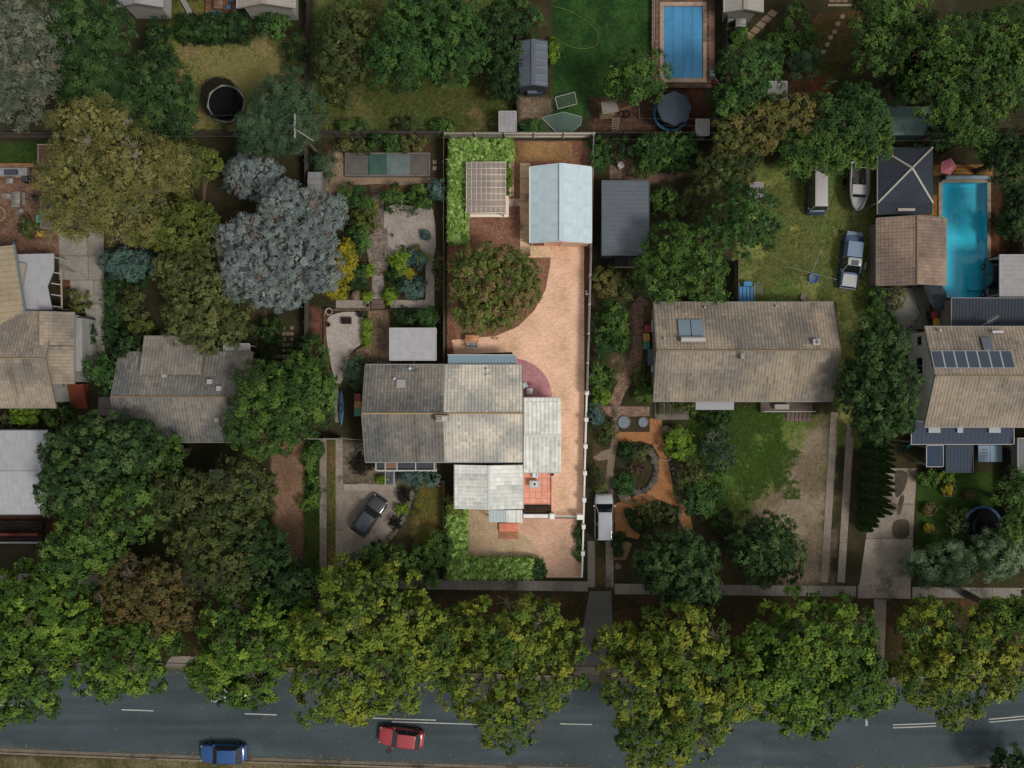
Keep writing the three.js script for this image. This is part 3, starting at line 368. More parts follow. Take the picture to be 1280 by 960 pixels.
// ---- front courtyard wall, gate and planter
{ const y = .9; const g = thing('courtyard_wall', 'white rendered wall closing the terracotta patio towards the forecourt', 'wall'); const w = slab('wall', rectP(654, 641, 692, 645.5), 0, y, M([226, 224, 218], { tex: 'weather' }), null, g); slab('pier', rectP(686.5, 640, 692.5, 646.5), 0, 1.15, M([230, 228, 222]), null, g); slab('side_wall', rectP(689, 590, 692, 640), 0, .3, M([218, 170, 148], { tex: 'weather' }), null, g); }
{ const g = thing('planter_box', 'black planter trough with small green plants on the terracotta patio', 'planter', [...(p => [p[0], 0, p[1]])(P(672, 636))]); box('trough', g, M([44, 46, 48]), 2.5, .55, .7, 0, .275, 0, .03); box('soil', g, M([60, 48, 38], { tex: 'mulch' }), 2.36, .03, .56, 0, .555, 0); }
{ const g = thing('driveway_gate', 'low white tubular gate across the brick driveway', 'gate'); const a = P(693, 644), b = P(720, 644); for (const y of [.2, .6, 1]) rod('rail', g, M([206, 204, 198]), [a[0], y, a[1]], [b[0], y, b[1]], .03); for (let i = 0; i < 10; i++) { const x = lerp(a[0], b[0], i / 9); rod('bar', g, M([206, 204, 198]), [x, .15, a[1]], [x, 1, a[1]], .014); } slab('gate_post', rectP(720, 641, 728, 647), 0, 1.2, M([226, 224, 218]), null, g); }

// ---- pale blue garage
const garage = gable('garage', 'pale blue metal-roofed garage at the end of the brick driveway', 'garage', { r: [663, 209, 738.5, 303.5], he: 2.5, rise: 1.15, axis: 'z', metal: M([190, 208, 215], { tex: 'fabric', rough: .6 }), rib: .19, ribH: .018, ov: .15, ovg: .12, wall: M([222, 178, 152], { tex: 'brick' }), gutter: M([196, 204, 206], { rough: .5 }), barge: M([196, 204, 206]), deck: M([150, 150, 148]) });
{ const W = garage.W, D = garage.D; window_(garage, -W / 2 + .12, 1.5, -2.0, .9, .6, 3, { frame: M([120, 84, 62]) }); const d = box('roller_door', garage, M([208, 178, 152]), .05, 2.1, 2.7, -W / 2 + .1, 1.05, 1.4); }
// ---- pergola with clear sheet roof
{ const he = 2.5, [x0, z0] = P(583, 203, he), [x1, z1] = P(632, 266, he); const W = x1 - x0, D = z1 - z0, g = thing('pergola', 'timber pergola with clear gridded roof inside the L-shaped hedge', 'pergola', [(x0 + x1) / 2, 0, (z0 + z1) / 2]); const bm = M([218, 206, 190], { tex: 'wood' });
  for (let i = 0; i <= 8; i++) { box('rafter', g, bm, .06, .12, D, -W / 2 + i * W / 8, he - .02, 0); box('cover_strip', g, bm, .05, .03, D, -W / 2 + i * W / 8, he + .08, 0); } for (let j = 0; j <= 8; j++) box('batten', g, bm, W, .05, .05, 0, he + .09, -D / 2 + j * D / 8);
  const cm = new THREE.MeshPhysicalMaterial({ color: C(214, 206, 198), transmission: .8, roughness: .25, thickness: 0, side: THREE.DoubleSide }); for (let i = 0; i < 4; i++) { const m = box('roof_sheet', g, cm, W / 4 - .012, .012, D, -W / 2 + (i + .5) * W / 4, he + .055, 0); } for (const a of [-1, 1]) for (const b of [-1, 1]) box('post', g, bm, .1, he - .15, .1, a * (W / 2 - .2), (he - .15) / 2, b * (D / 2 - .2)); for (const b of [-1, 1]) box('beam', g, bm, W + .1, .18, .09, 0, he - .23, b * (D / 2 - .2));
  const f = group('pergola_floor', 'terracotta paving under the pergola'); mk('paving', polyGeo(rectP(583, 205, 634, 268), .016, .03), M([192, 174, 158], { tex: 'brick' }), f); mk('kerb', polyGeo(rectP(582, 268.2, 636, 271.5), 0, .12), M([232, 222, 206]), f); mk('kerb', polyGeo(rectP(632.6, 245, 636, 268), 0, .12), M([228, 216, 198]), f);
  const t = thing('garden_table', 'small wooden table under the clear-roofed pergola', 'table', [(x0 + x1) / 2, 0, (z0 + z1) / 2 - .8]); box('table_top', t, M([150, 104, 76], { tex: 'wood' }), 1, .05, 1.1, 0, .74, 0); for (const a of [-1, 1]) for (const b of [-1, 1]) box('leg', t, timber, .07, .72, .07, a * .42, .36, b * .45); }
for (const [a, lb] of [[[636, 203, 639.5, 246], 'narrow raised timber garden box beside the pergola'], [[640.5, 203, 642, 246], 'slim timber bed edging between pergola and garage']]) tag(mk('garden_edging', polyGeo(rectP(...a), 0, .3), M([196, 176, 146], { tex: 'wood' })), lb, 'garden edging');

// ---- right neighbour's long house
const houseB = gable('house', 'long brown tiled house with roof solar water heater beside the wheelie bins', 'house', { r: [817, 378.5, 1041, 501], he: 2.75, rise: 1.7, tiles: PAL.brown, seed: 9, wall: M([140, 128, 112], { tex: 'weather' }), cap: M([142, 124, 102], { tex: 'weather' }) });
{ const g = houseB, sl = Math.atan2(g.rise, g.D / 2), L = (px, h = 4) => P(px, 430, h)[0] - g.position.x; 
  { const hw = thing('solar_water_heater', 'two-panel solar water heater on the long brown tiled roof', 'water heater'); const p = onRoof(g, -1, L(864), .42, .14); hw.position.set(g.position.x + p[0], p[1], g.position.z + p[2]); hw.rotation.x = -sl; for (const s of [-1, 1]) { const c = box('collector', hw, M([112, 128, 140], { rough: .25 }), 1.05, .09, 1.75, s * .56, .05, -.2, .02); box('frame', c, M([150, 152, 152], { rough: .4 }), .03, .1, 1.75, s * .53, .012, 0); } const t = mk('tank', cyl(.26, .26, 2.2, 16), M([160, 158, 154], { rough: .5 }), hw); t.rotation.z = Math.PI / 2; t.position.set(.06, .22, .98); }
  { const p = onRoof(g, -1, L(1018), .18, .2); const v = mk('roof_vent', bx(.62, .36, .55, .05), M([166, 166, 166]), g); v.position.set(...p); box('cowl', v, M([110, 112, 114]), .2, .2, .3, .05, .2, 0); }
  { const p = onRoof(g, 1, L(925), .1, .25); box('flue', g, M([150, 140, 124]), .3, .6, .5, ...p); }
  for (const [x, t, s] of [[884, .9, -1], [975, .93, -1], [830, .25, -1]]) mk('roof_vent', cyl(.1, .12, .35, 8), M([160, 152, 140]), g).position.set(...onRoof(g, s, L(x), t, .1));
  // front veranda roof, steps, window awning
  { const z = g.D / 2, a = L(870, 2.5), b = L(918, 2.5); const m = box('awning', g, M([128, 128, 132], { rough: .5 }), b - a, .06, 1.0, (a + b) / 2, 2.35, z + .35); m.rotation.x = .12; for (const x of [a + .1, b - .1]) box('awning_bracket', g, steel, .05, .05, .9, x, 2.26, z + .3); }
  { const a = L(953, 1), b = L(1018, 1), z = g.D / 2; box('veranda_floor', g, M([112, 100, 92], { tex: 'concrete' }), b - a, .5, 2.1, (a + b) / 2, .25, z + .1); box('veranda_rail', g, white, b - a, .05, .05, (a + b) / 2, 1.35, z + 1.05); for (let i = 0; i <= 12; i++) box('baluster', g, white, .04, .85, .04, lerp(a, b, i / 12), .92, z + 1.05); for (let i = 0; i < 6; i++) box('step', g, M([120, 104, 96], { tex: 'concrete' }), .36, .45 - i * .07, .9, b - .3 - i * .37, (.45 - i * .07) / 2, z + 1.55); box('couch', g, M([150, 148, 142]), 1.4, .5, .5, (a + b) / 2 - .6, .75, z + .6, .05); }
  window_(g, g.W / 2 - .25, 1.5, 1.6, 1.3, 1, 1); window_(g, -g.W / 2 + .25, 1.5, 1.2, 1.2, 1, 3); window_(g, -g.W / 2 + .25, 1.5, -2.5, 1.0, 1, 3); window_(g, -5, 1.5, -g.D / 2 + .45, 1.6, 1.1, 2); window_(g, 4, 1.5, -g.D / 2 + .45, 1.6, 1.1, 2); }
// ---- far right two-storey house
const houseC = gable('house', 'two-storey white house with tan tiled roof and a row of solar panels', 'house', { r: [1156, 409, 1420, 533], he: 5.0, rise: 1.75, tiles: PAL.tan, seed: 14, wall: M([204, 203, 196], { tex: 'weather' }), cap: M([148, 130, 108], { tex: 'weather' }), ov: .4, ovg: .12 });
{ const g = houseC, sl = Math.atan2(g.rise, g.D / 2), L = (px, h = 6) => P(px, 440, h)[0] - g.position.x;
  for (let i = 0; i < 7; i++) { const a = L(1162.5 + i * 14.45), b = L(1162.5 + (i + 1) * 14.45); const s = new THREE.Group(); s.name = 'solar_panel'; g.add(s); const p = onRoof(g, -1, (a + b) / 2, .34, .16); s.position.set(...p); s.rotation.x = -sl; box('glass', s, M([58, 68, 80], { rough: .15 }), b - a - .1, .04, 1.6, 0, .022, 0); for (const e of [-1, 1]) { box('frame', s, M([160, 162, 164], { rough: .4 }), .05, .055, 1.7, e * ((b - a) / 2 - .03), .02, 0); box('frame', s, M([160, 162, 164], { rough: .4 }), b - a - .1, .055, .05, 0, .02, e * .82); } }
  { const m = box('skylight', g, M([84, 92, 100], { rough: .2 }), .85, .14, 1.2, ...onRoof(g, -1, L(1236), .66, .12), .02); m.rotation.x = -sl; box('frame', m, M([90, 70, 62]), .06, .16, 1.24, -.45, 0, 0); }
  for (const [z, w, h] of [[-3.3, .8, .9], [-1.0, 1.5, 1.2], [2.0, 1.1, .7]]) window_(g, -g.W / 2 + .12, 3.9, z, w, h, 3);
  for (const [z, w, h] of [[-2.2, 1.2, 1.1], [1.5, 1.4, 1.1]]) window_(g, -g.W / 2 + .12, 1.4, z, w, h, 3);
  box('gutter_downpipe', g, white, .08, 4.8, .08, -g.W / 2 + .08, 2.4, g.D / 2 - .6);
  mk('roof_vent', cyl(.1, .12, .4, 8), M([170, 166, 158]), g).position.set(...onRoof(g, -1, L(1180), .93, .12)); box('ridge_antenna_mount', g, white, 1.0, .08, .2, ...onRoof(g, -1, L(1252), .9, .3)); }
skillion('veranda', 'dark blue-grey metal veranda roof with three white skylights along the two-storey house', 'veranda', { r: [1138, 527, 1265, 555], he: 3.0, fall: .4, metal: M([62, 70, 84], { rough: .8 }), open: true, rib: .4 });
{ const v = scene.children[scene.children.length - 1]; for (const [x, w] of [[1165, 1.1], [1197, .55], [1240, 1.1]]) { const m = box('skylight', v, M([134, 138, 142], { rough: .35 }), w, .1, .85, P(x, 540, 3)[0] - v.position.x, 3.38, -.45, .02); } }
skillion('entry_canopy', 'dark ribbed entry canopy in front of the two-storey house', 'canopy', { r: [1182, 553, 1215, 590], he: 2.6, fall: .2, metal: M([58, 66, 78], { rough: .8 }), open: true, rib: .3, trim: M([70, 76, 84]) });
skillion('awning', 'narrow dark glass awning beside the dark ribbed entry canopy', 'awning', { r: [1158, 557, 1178, 583], he: 2.5, fall: .1, metal: M([52, 64, 80], { rough: .8 }), open: true, rib: .8 });
{ const p = P(1231, 566), g = thing('spa_cover', 'pale blue covered spa tub beside the dark entry canopy', 'spa', [p[0], 0, p[1]]); box('tub', g, M([96, 84, 70], { tex: 'wood' }), 2.2, .75, 1.5, 0, .375, 0, .04); for (const s of [-1, 1]) box('cover', g, M([98, 124, 142], { rough: .5 }), 1.14, .1, 1.6, s * .575, .8, 0, .03); for (let i = 0; i < 3; i++) box('strap', g, M([70, 92, 108]), .5, .012, .05, -.5, .857, -.4 + i * .3); }
skillion('paved_terrace_roof', 'long dark flat metal roof behind the two-storey white house', 'roof', { r: [1189, 373, 1400, 409], he: 3.0, fall: .12, ribAxis: 'z', metal: M([54, 60, 68], { rough: .8 }), rib: .3, ribH: .03, trim: M([140, 140, 136]) });
// ---- pool house, gazebo
const poolHouse = gable('pool_house', 'pinkish brown tiled pool house beside the open swimming pool', 'pool house', { r: [1096.5, 273, 1182, 356.5], he: 2.6, rise: 1.1, axis: 'z', tiles: PAL.pink, seed: 21, wall: M([140, 130, 118], { tex: 'weather' }), cap: M([148, 128, 100], { tex: 'weather' }) });
{ const he = 2.5, [x0, z0] = P(1097, 184, he), [x1, z1] = P(1166, 268, he), W = x1 - x0, D = z1 - z0, g = thing('gazebo', 'dark hip-roofed gazebo with pale diagonal hip caps', 'gazebo', [(x0 + x1) / 2, 0, (z0 + z1) / 2]); const top = [.1, he + 1.05, -.9], cs = [[-W / 2, he, -D / 2], [W / 2, he, -D / 2], [W / 2, he, D * .33], [-W / 2, he, D * .33]];
  const mm = M([50, 56, 64], { tex: 'weather', rough: .8 }); for (let i = 0; i < 4; i++) { const a = cs[i], b = cs[(i + 1) % 4]; const bg = new THREE.BufferGeometry(); bg.setAttribute('position', new THREE.Float32BufferAttribute([...a, ...top, ...b], 3)); bg.setAttribute('uv', new THREE.Float32BufferAttribute([a[0], a[2], top[0], top[2], b[0], b[2]], 2)); bg.computeVertexNormals(); mk('roof_panel', bg, mm, g); const A = new THREE.Vector3(...a), B = new THREE.Vector3(...top); const c = mk('hip_cap', bx(.17, .04, A.distanceTo(B)), M([146, 142, 132], { rough: .5 }), g); c.position.copy(A).lerp(B, .5); c.position.y += .04; c.up.set(0, 1, 0); c.lookAt(B.clone().add(g.position).setY(B.y + .04)); }
  for (const [x, , z] of cs) box('post', g, M([140, 136, 128]), .12, he, .12, x * .96, he / 2, z * .96); const fl = placeSlope(mk('lower_roof', slopeMetal(W, D * .17, .3, .02), mm, g), [0, he - .12, D / 2], [-1, 0, 0], [0, .06, -D * .17]); box('edge_trim', g, M([140, 140, 134]), .06, .12, D, -W / 2 - .04, he - .02, 0); const b = box('bench', g, M([156, 148, 136]), 1.6, .06, .25, .1, he + .02, D * .43); }
// ---- sheds
gable('garden_shed', 'small dark grey gabled shed beside the green lawn', 'shed', { r: [648.5, 52, 684.5, 108], he: 2.2, rise: .45, axis: 'z', metal: M([82, 90, 100], { tex: 'weather', rough: .5 }), rib: .75, ribH: .03, ov: .08, ovg: .06, wall: M([54, 58, 64]), gutter: null, barge: M([70, 76, 82]) });
skillion('shed', 'tall dark grey flat-roofed shed behind the lot boundary', 'shed', { r: [752.5, 226.5, 811, 319], he: 2.8, fall: .15, ribAxis: 'x', metal: M([76, 84, 92], { tex: 'weather', rough: .5 }), rib: .4, ribH: .015, wall: M([70, 74, 78]), trim: M([86, 92, 98]) });
gable('teal_shed', 'teal green metal shed under the trees beyond the back fence', 'shed', { r: [1100, 133, 1161, 169], he: 2.3, rise: .7, metal: M([92, 122, 116], { tex: 'weather', rough: .5 }), rib: .3, ov: .1, ovg: .1, wall: M([70, 90, 84]), gutter: null, barge: M([110, 130, 124]) });
skillion('shed', 'small pale grey garden shed at the back fence beside the dry grass', 'shed', { r: [624, 140, 645, 164], he: 2.0, fall: .1, metal: M([146, 144, 146], { tex: 'weather' }), rib: .4 });
skillion('shed', 'small white-roofed shed beside the covered trampoline', 'shed', { r: [870, 150, 886, 169], he: 1.9, fall: .1, metal: M([156, 152, 150], { tex: 'weather' }), rib: .4 });
gable('garden_shed', 'small grey two-pitch shed beside the silver tree', 'shed', { r: [386, 215, 402, 242], he: 2.0, rise: .25, metal: M([134, 132, 134], { tex: 'weather' }), rib: .4, ov: .08, ovg: .06, wall: M([110, 110, 110]), gutter: null });
skillion('carport', 'white flat patio roof behind the left half of the duplex', 'patio roof', { r: [487.5, 410.5, 545, 450], he: 2.6, fall: .08, metal: M([162, 162, 164], { tex: 'fabric', rough: .6 }), rib: 2.5, ribH: .008, open: true });
skillion('carport', 'white ribbed carport roof beside the swimming pool', 'carport', { r: [1249, 319, 1400, 370], he: 2.7, fall: .1, metal: M([152, 150, 150], { tex: 'fabric' }), rib: .4, open: true, ribAxis: 'x' });
skillion('garage', 'grey flat-roofed garage under the khaki gum tree', 'garage', { r: [52, 250, 108, 285], he: 2.6, fall: .12, metal: M([98, 92, 92], { tex: 'weather' }), rib: .35, trim: M([142, 138, 130]), wall: M([150, 142, 132]) });
{ const g = scene.children[scene.children.length - 1]; box('roller_door', g, M([154, 150, 144]), 2.8, 2.1, .05, .4, 1.05, g.D / 2 - .1); }
gable('house', 'white-roofed house beside the leafy front trees', 'house', { r: [-160, 538, 60, 643], he: 3.0, rise: .7, metal: M([162, 164, 168], { tex: 'fabric', rough: .6 }), rib: .5, ribH: .015, wall: M([120, 112, 100]), gutter: M([60, 60, 62]), barge: M([56, 56, 58]) });
{ const g = thing('front_deck', 'dark timber front deck with reddish rail below the white roof', 'deck'); const m = M([52, 44, 40], { tex: 'wood' }); for (let i = 0; i < 7; i++) mk('plank', polyGeo(rectP(-60, 650 + i * 4.2, 56, 653.8 + i * 4.2), .2, .35), m, g); mk('rail', polyGeo(rectP(-60, 664, 56, 667), .35, 1.1), M([112, 62, 46], { tex: 'wood' }), g); mk('rail', polyGeo(rectP(-60, 676, 52, 678), .3, .5), M([150, 150, 150]), g); }
// ---- left house, L shaped
const houseE = gable('house', 'tan tiled house with white patio roof and red steps at the side', 'house', { r: [-130, 390, 70, 509], he: 3.2, rise: 1.7, tiles: PAL.tan, seed: 33, wall: M([150, 150, 146], { tex: 'weather' }), cap: M([146, 128, 106], { tex: 'weather' }) });
{ const g = houseE, ox = g.position.x, oz = g.position.z, L = (px, py, h) => { const p = P(px, py, h); return [p[0] - ox, p[1] - oz]; };
  const lean = (r, he, fall, pal, seed) => { const [a, b] = L(r[0], r[1], he), [c, d] = L(r[2], r[3], he); stuff(placeSlope(mk('roof_tiles', slopeTiles(d - b, Math.hypot(c - a, fall), pal, seed), tileMat, g), [c, he, (b + d) / 2], [0, 0, 1], [-(c - a), fall, 0])); box('wall', g, M([150, 150, 146], { tex: 'weather' }), c - a - .3, he, d - b - .4, (a + c) / 2 - .15, he / 2, (b + d) / 2); box('gutter', g, M([118, 116, 110]), .12, .1, d - b, c + .055, he - .05, (b + d) / 2); };
  lean([58, 390, 92, 432], 3.5, 1.05, PAL.tan, 36); lean([63, 432.5, 92, 480], 3.3, .6, PAL.tan, 37);
  { const [a, b] = L(94, 398, 2.2), [c, d] = L(104, 464, 2.2); box('side_wall', g, M([152, 152, 148], { tex: 'weather' }), 1.0, 2.6, d - b, (a + c) / 2, 1.3, (b + d) / 2); for (let i = 0; i < 3; i++) box('louvre', g, dark, .04, .12, .7, (a + c) / 2 + .52, 2.2 - i * .3, d - .7); }
  // red steps
  for (let i = 0; i < 7; i++) { const [a, b] = L(88, 480 + i * 4.4, .4), [c, d] = L(108, 484.2 + i * 4.4, .4); box('step', g, M([112, 60, 42], { tex: 'brick' }), c - a, 1.0 - i * .13, d - b, (a + c) / 2, (1.0 - i * .13) / 2, (b + d) / 2); } }
{ // diagonal metal-roofed wing of the left house
  const he = 3.2, pts = PP([[-30, 318], [0, 322], [24, 322], [27, 388], [-30, 425]], he); const g = thing('wing_roof', 'pale ribbed metal roof of the wing beside the white patio roof', 'roof'); const c = P(0, 370, he); const m = placeSlope(mk('roof_sheet', slopeMetal(8, 4.6, .55, .05), M([142, 128, 104], { tex: 'weather', rough: .55 }), g), [P(25, 360, he)[0], he, P(25, 360, he)[1]], [.16, 0, 1], [-1, .25, .16]); const w = box('wall', g, M([140, 132, 120]), 4, he - .2, 5, P(-2, 358, he)[0], (he - .2) / 2, P(-2, 358, he)[1]); w.rotation.y = -.16; const gt = box('gutter', g, M([96, 110, 112]), .16, .12, 7.4, P(25.5, 355, he)[0], he - .05, P(25.5, 355, he)[1]); gt.rotation.y = .16; }
{ const he = 2.6, g = thing('patio_roof', 'white angular patio roof between the tan house and the concrete drive', 'patio roof'); slab('roof_panel', PP([[19, 318], [68, 317], [68, 338], [60, 358], [66, 387], [33, 388], [26, 362], [32, 344]], he), he, he + .08, M([156, 156, 160], { tex: 'fabric', rough: .6 }), null, g); for (const [x, y] of [[66, 321], [22, 321], [62, 384]]) { const p = P(x, y, he); box('post', g, white, .1, he, .1, p[0], he / 2, p[1]); }
  const q = thing('side_pergola', 'small open pergola with white rafters beside the white patio roof', 'pergola'); for (let i = 0; i < 4; i++) { const a = P(65 - Math.abs(i - 1.5) * 2, 340 + i * 14, 2.4), b = P(77, 342 + i * 14, 2.4); rod('rafter', q, white, [a[0], 2.4, a[1]], [b[0], 2.4, b[1]], .05); } { const a = P(76, 336, 2.4), b = P(77, 386, 2.4); rod('beam', q, M([140, 130, 118]), [a[0], 2.34, a[1]], [b[0], 2.34, b[1]], .09); for (const p of [a, b]) box('post', q, M([140, 130, 118]), .1, 2.3, .1, p[0], 1.15, p[1]); } }
// ---- left-centre house
const houseF = gable('house', 'grey-brown tiled house half hidden behind the round-crowned tree', 'house', { r: [150, 441, 316, 552], he: 2.8, rise: 1.6, tiles: PAL.grey, seed: 41, wall: M([140, 128, 112], { tex: 'weather' }), cap: M([136, 116, 94], { tex: 'weather' }) });
{ const g = houseF, ox = g.position.x, oz = g.position.z; const he = 3.2, [a, b] = P(180, 421, he), [c, d] = P(256, 470, he); stuff(placeSlope(mk('roof_tiles', slopeTiles(c - a, d - b, PAL.grey, 44), tileMat, g), [(a + c) / 2 - ox, he, b - oz], [1, 0, 0], [0, 1.0, d - b])); box('wall', g, M([140, 128, 112]), c - a - .5, he, 2, (a + c) / 2 - ox, he / 2, b - oz + 1.4); box('gutter', g, M([118, 116, 110]), c - a, .1, .12, (a + c) / 2 - ox, he - .05, b - oz - .05);
  for (const [x, t, s] of [[275, .2, -1], [262, .35, -1], [204, .5, -1], [270, .5, 1]]) { const p = onRoof(g, s, P(x, 480, 4)[0] - ox, t, .15); const m = box('roof_vent', g, M([150, 150, 150]), .45, .3, .45, ...p, .03); } window_(g, g.W / 2 - .25, 1.5, -2, 1.3, 1, 1); }
skillion('carport', 'white sheet roof peeking out beside the grey-brown tiled house', 'carport', { r: [280, 430, 312, 442], he: 2.5, fall: .08, metal: M([140, 138, 138], { tex: 'weather' }), rib: .4, open: true });
skillion('carport', 'white corrugated roof glimpsed through the olive trees', 'carport', { r: [263, 588, 322, 634], he: 2.6, fall: .1, metal: M([150, 152, 156], { tex: 'weather' }), rib: .4, open: true });
// ---- houses at the far edge
gable('house', 'white gabled roof at the edge beyond the dark bamboo', 'house', { r: [147, -60, 204, 9], he: 2.8, rise: .8, axis: 'z', metal: M([138, 138, 138], { tex: 'weather' }), rib: .5, wall: M([150, 148, 144]) });
{ const g = thing('timber_deck', 'timber deck with blue cushions beyond the dry lawn', 'deck'); const m = M([118, 84, 64], { tex: 'wood' }); for (let i = 0; i < 12; i++) mk('plank', polyGeo(rectP(259 + i * 3.2, -20, 261.9 + i * 3.2, 23), .1, .4), m, g); }
gable('house', 'cream-roofed house beyond the trimmed green hedge', 'house', { r: [297, -60, 368, 10], he: 3, rise: .9, metal: M([146, 140, 132], { tex: 'weather' }), rib: .35, axis: 'z', wall: M([150, 146, 140]), gutter: M([150, 150, 150]) });
gable('house', 'white gabled outbuilding beside the covered pool deck', 'house', { r: [906, -50, 953, 15], he: 2.6, rise: .6, metal: M([146, 142, 134], { tex: 'weather' }), rib: .5, axis: 'z', wall: M([120, 118, 114]), gutter: M([160, 158, 154]) });
skillion('shed', 'dark red-brown shed corner beside the khaki gum tree', 'shed', { r: [49, 182, 68, 206], he: 2.2, fall: .2, metal: M([112, 78, 68], { tex: 'weather' }), rib: .3 });
skillion('shed', 'pale slab-roofed shed at the right edge below the veranda', 'shed', { r: [1272, 548, 1330, 590], he: 2.4, fall: .1, metal: M([110, 110, 112], { tex: 'weather' }), rib: .4 });
skillion('shed', 'white shed roof under the olive trees beyond the garage', 'shed', { r: [938, 229, 953, 246], he: 1.8, fall: .08, metal: M([146, 138, 142], { tex: 'weather' }), rib: .4 });
skillion('shed', 'small pale shed tucked below the trees behind the covered pool', 'shed', { r: [960, 103, 983, 124], he: 2, fall: .15, metal: M([138, 138, 132], { tex: 'weather' }), rib: .4 });
// ---- narrow wood shed strip behind the dark shed
{ const g = thing('lean_to', 'open timber lean-to below the dark grey shed', 'lean-to'); const he = 2.1; for (let i = 0; i < 3; i++) { const [a, b] = P(768 + i * 17, 322, he), [c, d] = P(784 + i * 17, 333, he); box('roof_panel', g, M([[34, 34, 36], [58, 56, 54], [84, 74, 66]][i]), c - a, .05, d - b, (a + c) / 2, he, (b + d) / 2); } const a = P(768, 334, he), b = P(818, 334, he); rod('beam', g, M([120, 112, 104]), [a[0], he, a[1]], [b[0], he, b[1]], .06); for (const p of [a, b]) rod('post', g, timber, [p[0], 0, p[1]], [p[0], he, p[1]], .05); }

// ================================================================ pools
{ const g = thing('swimming_pool', 'open turquoise swimming pool beside the tiled pool house', 'swimming pool'); const [x0, z0] = P(POOL[0], POOL[1]), [x1, z1] = P(POOL[2], POOL[3]); const tile = M([98, 200, 222], { tex: 'weather' }), d = .8; const W = x1 - x0, D = z1 - z0, cx = (x0 + x1) / 2, cz = (z0 + z1) / 2;
  box('pool_floor', g, tile, W + .3, .15, D + .3, cx, -d - .075, cz); box('pool_wall', g, tile, .15, d - .01, D + .3, x0 - .075, -d / 2 - .005, cz); box('pool_wall', g, tile, .15, d - .01, D + .3, x1 + .075, -d / 2 - .005, cz); box('pool_wall', g, tile, W, d - .01, .15, cx, -d / 2 - .005, z0 - .075); box('pool_wall', g, tile, W, d - .01, .15, cx, -d / 2 - .005, z1 + .075); for (let i = 0; i < 3; i++) box('pool_step', g, tile, 1.6, .12 + .14 * i, .45, x1 - .8, -d + (.12 + .14 * i) / 2, z1 - 1.9 + i * .46);
  const n = 40, wg = new THREE.PlaneGeometry(W, D, n, n * 2); wg.rotateX(-Math.PI / 2); const wp = wg.attributes.position; for (let i = 0; i < wp.count; i++) wp.setY(i, .02 * (fbm(wp.getX(i) * 1.6 + 5, wp.getZ(i) * 1.6 + 9, 3) - .5)); wg.computeVertexNormals(); const wm = new THREE.MeshPhysicalMaterial({ color: C(196, 240, 244), transmission: 1, roughness: .02, ior: 1.33, thickness: 0, side: THREE.DoubleSide }); mk('water', wg, wm, g).position.set(cx, -.1, cz);
  const cm = M([140, 124, 106], { tex: 'concrete' }); for (let i = 0; i < 14; i++) { const a = z0 + i * D / 14, b = a + D / 14 - .015; mk('coping', polyGeo([[x1 - .03, a], [x1 + .32, a], [x1 + .32, b], [x1 - .03, b]], .004, .07), cm, g); mk('coping', polyGeo([[x0 - .32, a], [x0 + .03, a], [x0 + .03, b], [x0 - .32, b]], .004, .07), cm, g); } for (let i = 0; i < 6; i++) { const a = x0 + i * W / 6, b = a + W / 6 - .015; mk('coping', polyGeo([[a, z0 - .32], [b, z0 - .32], [b, z0 + .03], [a, z0 + .03]], .004, .07), cm, g); }
  const rl = mk('cover_roller', cyl(.2, .2, W - .4, 14), M([120, 138, 146]), g); rl.rotation.z = Math.PI / 2; rl.position.set(cx - .1, .5, z0 - .35); for (const s of [-1, 1]) box('roller_stand', g, steel, .06, .5, .4, cx + s * (W / 2 - .1), .25, z0 - .35); }
{ const g = thing('pool_deck', 'timber poolside deck strip between gazebo and open pool', 'deck'); const pm = [M([134, 98, 54], { tex: 'wood' }), M([122, 88, 48], { tex: 'wood' })]; for (let i = 0; i < 8; i++) mk('plank', polyGeo(rectP(1142 + i * 3.6, 244, 1145.3 + i * 3.6, 274), 0, .09), pm[i % 2], g); for (let i = 0; i < 6; i++) mk('plank', polyGeo(rectP(1166, 206 + i * 2.4, 1240, 208.2 + i * 2.4), 0, .09), pm[i % 2], g); }
